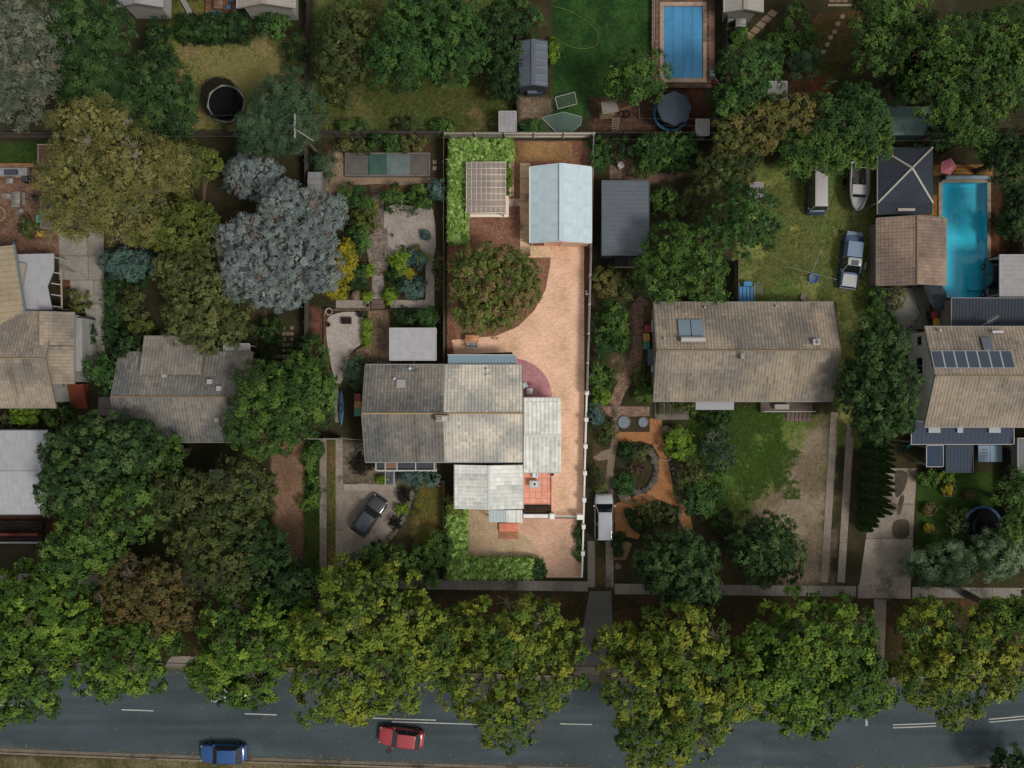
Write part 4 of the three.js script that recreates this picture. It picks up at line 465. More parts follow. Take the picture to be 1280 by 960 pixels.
{ const g = thing('swimming_pool', 'rectangular pool under a bright blue bubble cover with timber surround', 'swimming pool'); const cm = M([156, 134, 118], { tex: 'concrete' }), cv = [M([54, 122, 164], { tex: 'weather', rough: .6 }), M([56, 126, 168], { tex: 'weather', rough: .6 })];
  for (const r of [[824, 5, 828.6, 105], [877.4, 5, 882, 105], [828.6, 99.6, 877.4, 105], [828.6, 5, 877.4, 10]]) mk('coping', polyGeo(rectP(...r), 0, .42), cm, g);
  mk('pool_wall', polyGeo(rectP(829, 11, 877, 99), 0, .22), M([60, 100, 130]), g); for (let i = 0; i < 4; i++) mk('cover_panel', polyGeo(rectP(828.8 + i * 12.1, 10.4, 840.6 + i * 12.1, 99.2), .24, .31 + (i % 2) * .006), cv[i % 2], g);
  const d = thing('pool_deck', 'weathered timber deck round the blue covered pool', 'deck'); const wm = [M([104, 82, 68], { tex: 'wood' }), M([92, 72, 60], { tex: 'wood' }), M([114, 92, 78], { tex: 'wood' })]; for (let i = 0; i < 4; i++) { mk('plank', polyGeo(rectP(814 + i * 2.5, -20, 816.3 + i * 2.5, 106), 0, .4), wm[i % 3], d); mk('plank', polyGeo(rectP(882.3 + i * 2.5, -20, 884.6 + i * 2.5, 106), 0, .4), wm[(i + 1) % 3], d); } for (let i = 0; i < 4; i++) mk('plank', polyGeo(rectP(824.4, -16 + i * 5.2, 882, -11.2 + i * 5.2), 0, .4), wm[i % 3], d); for (let i = 0; i < 2; i++) mk('plank', polyGeo(rectP(826, 106.4 + i * 2.6, 890, 108.7 + i * 2.6), 0, .36), wm[i % 3], d);
  const f = thing('pool_fence', 'pale slender pool fence along the green lawn edge', 'fence'); const a = P(815, -20), b = P(814, 60); for (const y of [.5, 1.5]) rod('rail', f, M([150, 140, 128]), [a[0], y, a[1]], [b[0], y, b[1]], .03); for (let i = 0; i < 13; i++) { const t = i / 12; rod('picket', f, M([150, 140, 128]), [lerp(a[0], b[0], t), 0, lerp(a[1], b[1], t)], [lerp(a[0], b[0], t), 1.5, lerp(a[1], b[1], t)], .025); } }
// pond-like covered vegetable beds in the west garden
{ const g = thing('covered_bed', 'long garden bed with grey edging under green shade cloth', 'garden bed'); const em = M([104, 100, 96], { tex: 'concrete' }); for (const r of [[432, 192, 538, 194], [432, 219.5, 538, 221.5], [432, 194, 434, 219.5], [536, 194, 538, 219.5]]) mk('edging', polyGeo(rectP(...r), 0, .35), em, g); for (const [a, b, c, h] of [[434, 462, [92, 90, 86], .2], [462, 484, [60, 86, 78], .34], [484, 513, [98, 110, 108], .3], [513, 536, [94, 88, 84], .22]]) { const [x0, z0] = P(a, 194), [x1, z1] = P(b, 219.5); const pg = new THREE.PlaneGeometry(x1 - x0, z1 - z0, 16, 14); pg.rotateX(-Math.PI / 2); const p = pg.attributes.position; for (let i = 0; i < p.count; i++) p.setY(i, h + .1 * (fbm(p.getX(i) * 1.5 + a, p.getZ(i) * 1.5, 3) - .5)); pg.computeVertexNormals(); mk('shade_cloth', pg, M(c, { tex: 'weather' }), g).position.set((x0 + x1) / 2, 0, (z0 + z1) / 2); }
  const p = group('path', 'pale gravel path below the covered garden bed'); mk('gravel', polyGeo(PP([[420, 221], [538, 222], [540, 228], [505, 232], [470, 230], [440, 232], [410, 242], [412, 228]]), .009, .009), M([124, 106, 88], { tex: 'gravel' }), p); for (const y of [200, 208]) mk('stone', polyGeo(rectP(541, y, 546, y + 5), 0, .05), M([132, 124, 110], { tex: 'concrete' }), p); for (let i = 0; i < 3; i++) mk('step', polyGeo(rectP(463, 232 + i * 3.4, 475, 235 + i * 3.4), 0, .1), M([92, 78, 64], { tex: 'wood' }), p); }

// ================================================================ vegetation
const LT = {   // leaf types: clump radius, sprays per clump, leaves per spray, spray radius, leaf length, leaf aspect, colours, twig colour, bare share
  street: { cr: 1.0, ns: 15, nl: 12, sr: .26, ls: 0.22, as: .7, cols: [[78, 98, 36], [104, 122, 42], [124, 134, 46], [92, 112, 38], [62, 84, 34]], bark: [104, 98, 88], bare: .1 },
  streetGreen: { cr: 1.0, ns: 15, nl: 12, sr: .26, ls: 0.22, as: .7, cols: [[62, 90, 32], [86, 114, 38], [104, 128, 44], [70, 98, 34], [50, 76, 30]], bark: [104, 98, 88], bare: .09 },
  streetYellow: { cr: 1.0, ns: 14, nl: 12, sr: .25, ls: 0.22, as: .7, cols: [[86, 104, 36], [108, 122, 40], [126, 132, 46], [76, 96, 34], [62, 86, 32]], bark: [112, 106, 96], bare: .1 },
  lush: { cr: .9, ns: 15, nl: 11, sr: .24, ls: 0.18, as: .55, cols: [[46, 76, 36], [60, 92, 42], [74, 106, 48], [40, 66, 32]], bark: [84, 70, 56], bare: 0 },
  mid: { cr: .95, ns: 15, nl: 11, sr: .25, ls: 0.185, as: .6, cols: [[56, 84, 36], [70, 98, 40], [86, 112, 46], [48, 72, 32]], bark: [90, 76, 60], bare: .02 },
  dark: { cr: .7, ns: 11, nl: 11, sr: .22, ls: 0.17, as: .55, cols: [[34, 54, 26], [44, 68, 32], [56, 82, 38], [28, 46, 24]], bark: [70, 60, 48], bare: 0 },
  darkGrey: { cr: .7, ns: 11, nl: 9, sr: .22, ls: .19, as: .5, cols: [[50, 66, 46], [66, 82, 58], [84, 98, 72], [42, 58, 40]], bark: [80, 72, 60], bare: .02 },
  gloss: { cr: .65, ns: 12, nl: 11, sr: .2, ls: 0.17, as: .5, cols: [[42, 66, 34], [58, 84, 40], [78, 100, 54], [34, 54, 28]], bark: [70, 60, 48], bare: 0 },
  olive: { cr: .7, ns: 11, nl: 10, sr: .2, ls: .16, as: .5, cols: [[72, 80, 40], [88, 96, 50], [60, 70, 36], [100, 104, 60]], bark: [96, 88, 76], bare: .02 },
  oliveDark: { cr: .75, ns: 11, nl: 9, sr: .22, ls: .18, as: .5, cols: [[60, 72, 36], [74, 86, 42], [52, 62, 32], [86, 94, 50]], bark: [90, 82, 70], bare: .05 },
  gumKhaki: { cr: .8, ns: 11, nl: 14, sr: .3, ls: 0.15, as: .34, cols: [[100, 102, 54], [116, 114, 62], [86, 90, 46], [128, 122, 72]], bark: [150, 142, 128], bare: .02 },
  gumGrey: { cr: .8, ns: 12, nl: 12, sr: .3, ls: .18, as: .3, cols: [[84, 94, 76], [100, 108, 90], [72, 82, 66], [114, 118, 100]], bark: [130, 120, 104], bare: .05 },
  silver: { cr: .6, ns: 12, nl: 13, sr: .22, ls: 0.15, as: .4, cols: [[112, 124, 122], [122, 132, 129], [102, 114, 112], [132, 137, 132]], bark: [142, 124, 114], bare: .1 },
  teal: { cr: .5, ns: 10, nl: 10, sr: .2, ls: .18, as: .4, cols: [[72, 98, 90], [86, 112, 102], [60, 84, 76]], bark: [90, 80, 70], bare: 0 },
  casuarina: { cr: .7, ns: 12, nl: 12, sr: .3, ls: .26, as: .16, cols: [[56, 78, 54], [68, 92, 62], [48, 68, 48], [80, 102, 70]], bark: [80, 68, 54], bare: 0 },
  bamboo: { cr: .7, ns: 11, nl: 10, sr: .3, ls: .32, as: .22, cols: [[42, 66, 34], [54, 82, 40], [34, 56, 28], [70, 94, 48]], bark: [70, 76, 44], bare: 0 },
  palm: { cr: .6, ns: 9, nl: 12, sr: .32, ls: .4, as: .14, cols: [[74, 98, 62], [92, 116, 78], [60, 82, 50], [116, 136, 104]], bark: [90, 80, 60], bare: 0 },
  yellow: { cr: .5, ns: 10, nl: 9, sr: .2, ls: .17, as: .55, cols: [[134, 126, 32], [150, 140, 38], [116, 114, 32]], bark: [90, 80, 60], bare: 0 },
  lime: { cr: .45, ns: 9, nl: 9, sr: .18, ls: .17, as: .55, cols: [[96, 122, 36], [112, 136, 42], [82, 108, 34]], bark: [90, 80, 60], bare: 0 },
  yellowGreen: { cr: .7, ns: 11, nl: 9, sr: .24, ls: .2, as: .5, cols: [[88, 98, 42], [104, 112, 48], [74, 86, 38]], bark: [90, 80, 60], bare: 0 },
  brown: { cr: .75, ns: 11, nl: 9, sr: .25, ls: .22, as: .6, cols: [[82, 72, 40], [96, 82, 46], [72, 66, 36], [80, 82, 42]], bark: [112, 104, 92], bare: .12 },
  autumn: { cr: .7, ns: 11, nl: 9, sr: .22, ls: .21, as: .6, cols: [[86, 82, 42], [78, 88, 40], [94, 100, 46], [106, 98, 54]], bark: [90, 80, 64], bare: .02 },
  magnolia: { cr: .65, ns: 11, nl: 12, sr: .2, ls: 0.17, as: .5, cols: [[86, 98, 44], [110, 108, 58], [130, 108, 72], [72, 88, 38], [100, 114, 52]], bark: [120, 104, 86], bare: .02 },
  hedge: { cr: .4, ns: 9, nl: 9, sr: .16, ls: .13, as: .55, cols: [[128, 162, 76], [150, 184, 94], [106, 142, 62], [168, 196, 112], [92, 124, 54]], bark: [90, 80, 60], bare: 0 },
  bareDark: { cr: .35, ns: 9, nl: 9, sr: .14, ls: .14, as: .3, cols: [[30, 30, 22], [40, 40, 28], [24, 24, 20]], bark: [50, 44, 38], bare: 0 },
  red: { cr: .4, ns: 8, nl: 8, sr: .2, ls: .34, as: .2, cols: [[112, 66, 66], [128, 84, 78], [96, 56, 58]], bark: [80, 60, 50], bare: 0 },
};
const leafMat = new THREE.MeshPhysicalMaterial({ vertexColors: true, roughness: .7, specularIntensity: .3, side: THREE.DoubleSide });
const barkMats = new Map(); const barkMat = c => { const k = c.join(); if (!barkMats.has(k)) barkMats.set(k, M(c, { rough: .95 })); return barkMats.get(k); };
const LEAFGAIN = .84;
class Leaves {
  constructor() { this.p = []; this.n = []; this.c = []; this.i = []; }
  leaf(x, y, z, nx, ny, nz, len, wid, r, cr, cg, cb) {
    let l = Math.hypot(nx, ny, nz) || 1; nx /= l; ny /= l; nz /= l; // random tangent
    let tx = r() - .5, ty = (r() - .5) * .6, tz = r() - .5; const d = tx * nx + ty * ny + tz * nz; tx -= d * nx; ty -= d * ny; tz -= d * nz; l = Math.hypot(tx, ty, tz) || 1; tx /= l; ty /= l; tz /= l;
    const bx_ = ny * tz - nz * ty, by = nz * tx - nx * tz, bz = nx * ty - ny * tx, b = this.p.length / 3, h = len / 2, w = wid / 2, dr = -len * .14;
    const q = (u, v, e) => this.p.push(x + tx * h * u + bx_ * w * v + nx * e, y + ty * h * u + by * w * v + ny * e, z + tz * h * u + bz * w * v + nz * e);
    q(-1, -.7, 0); q(-.75, .95, 0); q(1, .6, dr); q(.75, -1, dr);
    for (let k = 0; k < 4; k++) { this.n.push(nx, ny, nz); this.c.push(cr, cg, cb); } this.i.push(b, b + 2, b + 1, b, b + 3, b + 2);
  }
  geo() { const g = new THREE.BufferGeometry(); g.setAttribute('position', new THREE.Float32BufferAttribute(this.p, 3)); g.setAttribute('normal', new THREE.Float32BufferAttribute(this.n, 3)); g.setAttribute('color', new THREE.Float32BufferAttribute(this.c, 3)); g.setIndex(this.i); return g; }
}
const gs3 = r => (r() + r() + r() - 1.5) * .9;
function clumpLeaves(Lv, t, r, cx, cy, cz, ox, oy, oz, cr, pal, tone) { // leaves of one clump, facing outwards along (ox,oy,oz)
  const bi = Math.floor(r() * pal.length);
  for (let s = 0; s < t.ns; s++) {
    let dx = gs3(r) + ox * .7, dy = gs3(r) + oy * .7 + .12, dz = gs3(r) + oz * .7; const l = Math.hypot(dx, dy, dz) || 1, q = cr * (.62 + .4 * r()); dx /= l; dy /= l; dz /= l; const sx = cx + dx * q, sy = cy + dy * q * .85, sz = cz + dz * q; const c = pal[r() < .72 ? bi : Math.floor(r() * pal.length)], st = tone * (.88 + .24 * r());
    for (let k = 0; k < t.nl; k++) { const f = st * (.86 + .28 * r()); Lv.leaf(sx + gs3(r) * t.sr, sy + gs3(r) * t.sr * .7, sz + gs3(r) * t.sr, dx * .85 + gs3(r) * .5, dy * .85 + .3 + gs3(r) * .4, dz * .85 + gs3(r) * .5, t.ls * (.7 + .6 * r()), t.ls * t.as * (.7 + .6 * r()), r, c.r * f, c.g * f, c.b * f); }
  }
}
let seedN = 100;
// lobes: [px, py, rx, ry, top height] seen positions; one tree may have several lobes
function tree(label, type, lobes, o = {}) {
  const t = LT[type], r = rng(o.seed ?? ++seedN * 7919), pal = t.cols.map(c => C(...c).multiplyScalar(LEAFGAIN)); const [px, py, rx, rz, H] = lobes[0]; const shrub = H < 3.2;
  const base = o.base ? P(...o.base) : (() => { let sx = 0, sz = 0, w = 0; for (const l of lobes) { const p = P(l[0], l[1], l[4] * .75), a = l[2] * l[3]; sx += p[0] * a; sz += p[1] * a; w += a; } return [sx / w, sz / w]; })();
  const g = thing(o.name || (shrub ? 'shrub' : 'tree'), label, o.cat || (shrub ? 'shrub' : 'tree'), [base[0], o.y || 0, base[1]], 0, o.group); const Lv = new Leaves(), limbs = [], made = []; const dens = o.dens ?? 1;
  const hub = [0, H * .32, 0]; const trunkR = shrub ? .05 : .028 * H + .06;
  for (const [lx, ly, rx, rz, H] of lobes) {
    const hc = H * .72, c0 = P(lx, ly, hc), A = 1.1 * rx * K(hc), B = 1.1 * rz * K(hc), mean = Math.sqrt(A * B), V = Math.min(H * .47, Math.max(mean * .9, .25)), cy = H - V, X = c0[0] - base[0], Z = c0[1] - base[1]; let cr = Math.min(t.cr, mean * .55); const n = Math.max(5, Math.round(dens * 2.05 * A * B / (cr * cr) * (1 + .25 * V / mean))); const ph = r() * 9;
    if (!shrub) { limbs.push(rodGeo(hub, [X * .5 + gs3(r) * .2, H * .42, Z * .5 + gs3(r) * .2], trunkR * .6, trunkR * .38, 6)); limbs.push(rodGeo([X * .5, H * .42, Z * .5], [X * .85, H * .52, Z * .85], trunkR * .38, trunkR * .25, 6)); }
    for (let i = 0, m = Math.round(n * (shrub ? 4 : 11) * dens); i < m; i++) { const a = r() * 6.283, u = lerp(-.2, 1, r()), sn = Math.sqrt(1 - u * u), q = .4 + .38 * r(), c = pal[Math.floor(r() * pal.length)], f = .8 + .3 * r(); Lv.leaf(X + Math.cos(a) * sn * A * q, cy + u * V * q, Z + Math.sin(a) * sn * B * q, gs3(r), .7, gs3(r), shrub ? t.ls * 2 : .42, shrub ? t.ls * 1.1 : .26, r, c.r * f, c.g * f, c.b * f); }
    for (let i = 0; i < n; i++) {
      let best = -1, u, a, sn, x, y, z; const k = Math.max(.1, 1 - cr * .55 / mean);
      for (let w = 0; w < 5; w++) { const U = lerp(-.1, 1, Math.pow(r(), .9)), a2 = r() * 6.283, s2 = Math.sqrt(Math.max(0, 1 - U * U)), wob = .78 + .42 * fbm(Math.cos(a2) * 2.2 + ph, Math.sin(a2) * 2.2 + U * 1.5 + ph, 3), q = (.74 + .26 * Math.sqrt(r())) * wob; const xx = X + Math.cos(a2) * s2 * A * q * k, zz = Z + Math.sin(a2) * s2 * B * q * k, yy = cy + U * V * q * k * .95; let m = 1e9; for (const e of made) { const dd = (e[0] - xx) ** 2 + (e[1] - yy) ** 2 * .6 + (e[2] - zz) ** 2; if (dd < m) m = dd; } if (m > best) { best = m; u = U; a = a2; sn = s2; x = xx; y = yy; z = zz; } }
      made.push([x, y, z]); const ccr = cr * (.75 + .5 * r());
      const nl = Math.hypot(sn / mean, u / V), ox = Math.cos(a) * sn / mean / nl, oy = u / V / nl, oz = Math.sin(a) * sn / mean / nl;
      if (r() < t.bare) { limbs.push(rodGeo([X * .85, H * .52, Z * .85], [x, y - .2, z], .06, .03, 4)); for (let w = 0; w < 16; w++) { const tx = x + gs3(r) * ccr * 1.1, tz = z + gs3(r) * ccr * 1.1, ty = y + .35 * r(); limbs.push(rodGeo([x, y - .2, z], [tx, ty, tz], .026, .014, 3)); limbs.push(rodGeo([tx, ty, tz], [tx + gs3(r) * .5, ty + .2 * r(), tz + gs3(r) * .5], .014, .007, 3)); } }
      else clumpLeaves(Lv, t, r, x, y, z, ox, oy, oz, ccr, pal, .9 + .2 * r());
      if (!shrub && i % (type === 'gumKhaki' ? 9 : 5) === 0) { const e = [X * .85 + (x - X) * .2, lerp(H * .5, y, .3), Z * .85 + (z - Z) * .2], m = [lerp(e[0], x, .5) + gs3(r) * .35, lerp(e[1], y, .62), lerp(e[2], z, .5) + gs3(r) * .35], rr = trunkR * (type === 'gumKhaki' ? .15 : .2); limbs.push(rodGeo(e, m, rr, rr * .6, 5)); limbs.push(rodGeo(m, [x, y - .1, z], rr * .6, rr * .2, 4)); limbs.push(rodGeo([X * .5, H * .42, Z * .5], e, rr * 1.5, rr, 5)); }
      else if (shrub && i % 4 === 0) limbs.push(rodGeo([gs3(r) * .05, 0, gs3(r) * .05], [x, y, z], .02, .01, 3));
    }
  }
  const bm = barkMat(t.bark); if (!shrub) { const tr = new THREE.CylinderGeometry(trunkR * .62, trunkR * 1.1, H * .36, 9, 3); tr.translate(0, H * .18, 0); mk('trunk', tr, bm, g); }
  if (limbs.length) mk(shrub ? 'stems' : 'limbs', mergeGeometries(limbs), bm, g); mk('crown', Lv.geo(), leafMat, g); return g;
}
// clipped hedge over a plan rectangle
function hedge(label, type, rect, h, o = {}) {
  const t = LT[type], r = rng(++seedN * 104729), pal = t.cols.map(c => C(...c).multiplyScalar(LEAFGAIN)), [x0, z0] = P(rect[0], rect[1], h * .8), [x1, z1] = P(rect[2], rect[3], h * .8), W = x1 - x0, D = z1 - z0; const g = thing('hedge', label, 'hedge', [(x0 + x1) / 2, 0, (z0 + z1) / 2], 0, o.group), Lv = new Leaves(); const add = (x, y, z, a, b, c) => clumpLeaves(Lv, { ...t, ns: o.ns ?? 6 }, r, x, y, z, a, b, c, t.cr * (.6 + .5 * r()), pal, .9 + .22 * r());
  const step = t.cr * .68; for (let x = -W / 2 + .15; x < W / 2; x += step) for (let z = -D / 2 + .15; z < D / 2; z += step) r() < .1 || add(x + gs3(r) * .18, h - .34 + gs3(r) * .2 + .4 * (fbm(x * .9 + seedN, z * .9, 2) - .5), z + gs3(r) * .1, 0, 1, 0);
  for (let y = .3; y < h - .3; y += step * 1.2) { for (let x = -W / 2; x <= W / 2; x += step * 1.1) for (const s of [-1, 1]) add(x, y, s * (D / 2 - .12), 0, .2, s); for (let z = -D / 2; z <= D / 2; z += step * 1.1) for (const s of [-1, 1]) add(s * (W / 2 - .12), y, z, s, .2, 0); }
  for (let x = -W / 2 + .3; x < W / 2 - .2; x += step * 1.1) for (let z = -D / 2 + .3; z < D / 2 - .2; z += step * 1.1) add(x, h * .62, z, 0, 1, 0); const st = []; for (let x = -W / 2 + .3; x < W / 2 - .2; x += .6) for (let z = -D / 2 + .3; z < D / 2 - .2; z += .6) st.push(rodGeo([x + gs3(r) * .1, 0, z + gs3(r) * .1], [x + gs3(r) * .2, h - .4, z + gs3(r) * .2], .025, .012, 4)); stuff(mk('stems', mergeGeometries(st), barkMat(t.bark), g)); mk('crown', Lv.geo(), leafMat, g); return g;
}
// --- street trees
tree('tall green street tree at the road edge beside the white-roofed house', 'streetGreen', [[30, 790, 62, 78, 11], [20, 850, 50, 55, 10], [60, 770, 40, 50, 10]]);
tree('green street tree with bare grey twigs next to the brown-leaved tree', 'streetGreen', [[150, 830, 58, 48, 9], [105, 790, 38, 32, 8.5], [190, 800, 35, 30, 8]]);
tree('dark green street tree above the half-hidden white car', 'streetGreen', [[310, 800, 62, 60, 10], [270, 835, 34, 30, 8.5], [350, 780, 45, 40, 9.5], [310, 855, 40, 26, 8]]);
tree('broad yellow-green street tree beside the red car', 'street', [[460, 770, 78, 62, 12], [430, 850, 60, 55, 11], [494, 838, 46, 46, 10.5], [420, 790, 50, 40, 11.5], [530, 800, 40, 50, 11]]);
tree('thin-crowned yellow-green street tree in front of the pale lot forecourt', 'streetYellow', [[642, 792, 82, 42, 11.5], [610, 850, 62, 55, 11], [680, 830, 50, 60, 10.5], [640, 900, 42, 32, 9]], { dens: .82 });
tree('large golden-green street tree right of the asphalt driveway crossing', 'streetYellow', [[850, 810, 65, 50, 12], [800, 850, 52, 50, 11], [870, 870, 65, 55, 11.5], [830, 920, 62, 34, 10], [775, 800, 28, 24, 9], [920, 850, 45, 45, 11]], { dens: .95 });
tree('large dark green street tree with grey twigs over the street lamp', 'streetGreen', [[1020, 800, 72, 62, 12], [1000, 870, 58, 42, 10.5], [1060, 850, 48, 40, 10.5], [960, 830, 45, 50, 11.5]]);
tree('yellow-green street tree beside the narrow concrete crossing', 'streetYellow', [[1200, 810, 55, 42, 10.5], [1160, 840, 48, 36, 10], [1240, 830, 38, 40, 10], [1180, 880, 34, 22, 8.5], [1150, 780, 35, 30, 9.5]]);
tree('green street tree past the yellow one near the garden beds', 'streetGreen', [[1285, 775, 30, 42, 10.5], [1240, 765, 30, 22, 9]]);
tree('dark tree on the far verge of the street', 'dark', [[1275, 962, 34, 22, 4.5]]);
// --- front gardens left
tree('brown-leaved tree with pale bare twigs near the street', 'brown', [[178, 738, 62, 40, 8.5], [215, 765, 35, 28, 7.5]]);
tree('big dark-leaved tree against the white roofed house', 'gloss', [[120, 575, 70, 52, 9.5], [95, 610, 48, 40, 9], [165, 560, 40, 34, 9]]);
tree('small mid-green tree beside the grey-brown tiled house', 'mid', [[212, 566, 24, 24, 6]]);
tree('light green tree below the big dark-leaved one', 'mid', [[150, 640, 62, 36, 9], [115, 655, 32, 30, 8.5], [175, 612, 24, 18, 9]]);
tree('bright green tree beside the dark front deck', 'mid', [[95, 690, 48, 38, 9], [75, 715, 34, 26, 8], [130, 690, 26, 22, 7.5]]);
tree('broad olive-green tree over the white corrugated roof', 'oliveDark', [[270, 660, 62, 62, 8.5], [225, 620, 42, 38, 8], [285, 710, 55, 40, 8.5], [300, 612, 44, 38, 8]]);
tree('dark green tree between the dirt drive and the street', 'dark', [[360, 740, 46, 44, 8.5], [330, 690, 34, 36, 7.5]]);
tree('round-crowned green tree beside the left duplex half', 'mid', [[345, 500, 66, 50, 9], [330, 535, 48, 32, 8], [380, 490, 38, 40, 8.5]]);
tree('round dense lime green shrub tree beside the pale driveway', 'lush', [[130, 465, 23, 24, 4]]);
tree('dark shrub tree beside the concrete drive edge', 'dark', [[160, 432, 16, 14, 3.6]]);
// --- back gardens left
tree('tall khaki gum tree with pale branches over the flat grey garage', 'gumKhaki', [[130, 165, 52, 32, 13], [180, 215, 58, 40, 13], [105, 225, 50, 44, 12.5], [150, 265, 58, 38, 12], [100, 275, 40, 30, 11], [225, 215, 34, 30, 11.5]]);
tree('yellow-green tree beside the khaki gum', 'yellowGreen', [[225, 280, 48, 32, 9], [255, 205, 24, 22, 8.5], [190, 290, 30, 20, 8.5]]);
tree('grey-green gum tree at the back edge of the block', 'gumGrey', [[20, 55, 52, 62, 12.5], [25, 125, 42, 40, 11.5], [45, 85, 35, 40, 11.5], [-15, 90, 40, 60, 12]]);
tree('dark bamboo thicket beside the small dark roof', 'bamboo', [[105, 40, 52, 46, 9], [110, 95, 48, 42, 8.5]], { name: 'bamboo_clump', cat: 'bamboo' });
tree('dark green bamboo thicket behind the dry lawn', 'bamboo', [[185, 120, 52, 50, 8], [140, 120, 36, 36, 8], [220, 140, 26, 30, 6]], { name: 'bamboo_clump', cat: 'bamboo' });
tree('tall narrow dark hedge tree beside the dry lawn', 'dark', [[200, 55, 14, 36, 5]]);
tree('dark olive tree between the gum and the silver tree', 'olive', [[262, 350, 62, 52, 9], [255, 400, 54, 38, 8.5], [230, 330, 34, 36, 8]]);
tree('large silver-blue gum tree', 'silver', [[355, 305, 60, 50, 10.5], [312, 338, 34, 36, 9.6], [400, 282, 32, 36, 9.8], [366, 258, 34, 24, 10], [345, 364, 40, 24, 9], [404, 335, 24, 32, 9], [298, 302, 22, 22, 8.8], [425, 262, 12, 12, 8.5]], { dens: .85 });
tree('smaller silver-blue tree behind the large silver gum', 'silver', [[318, 222, 38, 26, 7]]);
tree('small teal-green tree beside the pale concrete drive', 'teal', [[160, 328, 34, 18, 4.5]]);
tree('feathery dark green tree around the power pole', 'casuarina', [[355, 140, 44, 50, 9], [340, 165, 40, 30, 8.5]]);
tree('grey-olive tree beside the big green tree', 'oliveDark', [[430, 70, 38, 46, 8], [440, 30, 32, 26, 7]]);
tree('big rounded bright green tree in the middle back garden', 'lush', [[535, 42, 70, 46, 10], [505, 75, 48, 36, 9.5], [570, 70, 36, 38, 9], [540, 10, 55, 25, 9.5]]);
tree('dark narrow tree along the fence behind the dry patch', 'dark', [[622, 45, 24, 46, 6], [628, 95, 16, 30, 4.5]]);
tree('yellow-flowering shrub tree beside the silver gum', 'yellow', [[430, 325, 13, 26, 3.4], [420, 360, 14, 14, 3.2]]);
// --- back gardens right
tree('round green tree over the corner of the covered pool', 'mid', [[795, 95, 38, 34, 6.5]]);
tree('blue-green tree behind the covered pool', 'lush', [[935, 95, 36, 40, 8.5], [915, 130, 28, 26, 7.5]]);
tree('autumn-tinted tree beside the covered trampoline garden', 'autumn', [[985, 150, 38, 30, 7.5], [920, 170, 30, 26, 7], [950, 160, 30, 30, 7.5]]);
tree('dark green tree left of the teal shed', 'lush', [[1060, 140, 46, 34, 8.5], [1080, 160, 26, 24, 8]]);
tree('bright green spreading tree above the white-roofed van', 'mid', [[1035, 185, 52, 26, 7.5], [1000, 185, 30, 24, 7], [1085, 180, 28, 22, 7], [990, 205, 18, 16, 6.5]]);
tree('tall green tree at the back beside the stepping stones', 'mid', [[1105, 25, 42, 40, 10], [1095, 65, 30, 30, 9]]);
tree('huge clumpy green tree behind the gazebo', 'mid', [[1200, 70, 62, 46, 12], [1230, 100, 55, 46, 12], [1180, 110, 48, 38, 11], [1250, 60, 40, 46, 12], [1200, 145, 40, 26, 10]]);
tree('dark tree at the back between the tall green ones', 'dark', [[1150, 60, 28, 50, 8], [1125, 110, 20, 22, 7]]);
tree('rounded pale green tree tip behind the open pool', 'mid', [[1216, 172, 20, 22, 6.5]]);
tree('dark green tree behind the pink sunshade', 'dark', [[1180, 170, 26, 16, 5.5]]);
tree('dark green tree at the corner behind the open pool', 'dark', [[1262, 195, 30, 34, 7]]); tree('dark green tree along the right fence beside the pool', 'dark', [[1270, 265, 16, 34, 5]]);
tree('olive tree between the dark shed and the yard', 'oliveDark', [[905, 215, 38, 30, 6.5], [925, 195, 26, 22, 6]]);
tree('leafy green tree behind the long brown roof', 'mid', [[850, 320, 52, 40, 8], [830, 345, 36, 26, 7], [878, 345, 34, 28, 7.5]]);
tree('rounded green tree beside the open grass yard', 'lush', [[932, 278, 46, 40, 8.5]]);
tree('glossy dark tree between the two right-hand houses', 'gloss', [[1100, 480, 48, 48, 8], [1100, 425, 34, 32, 7], [1105, 520, 40, 30, 7.5]]);
tree('magnolia-like tree with bronze leaves in the mulch bed of the lot', 'magnolia', [[616, 350, 50, 44, 7.5], [604, 386, 38, 30, 7], [648, 355, 26, 36, 7], [586, 345, 22, 33, 7]]);
tree('dark green tree beside the orange gravel path', 'gloss', [[850, 710, 54, 42, 7.5], [862, 738, 38, 24, 7], [820, 705, 24, 24, 6]]);
tree('dark rounded tree on the bare dirt yard', 'gloss', [[962, 690, 46, 46, 6.5]]);
tree('spiky pale green palm-like clump below the hexagon beds', 'palm', [[1180, 708, 42, 26, 4]]);
tree('second spiky pale green clump beside the blue-ringed trampoline', 'palm', [[1250, 695, 34, 28, 4.2]]);
tree('bright green tree at the right edge beside the trampoline', 'mid', [[1270, 610, 22, 30, 5.5], [1270, 650, 20, 24, 5]]);
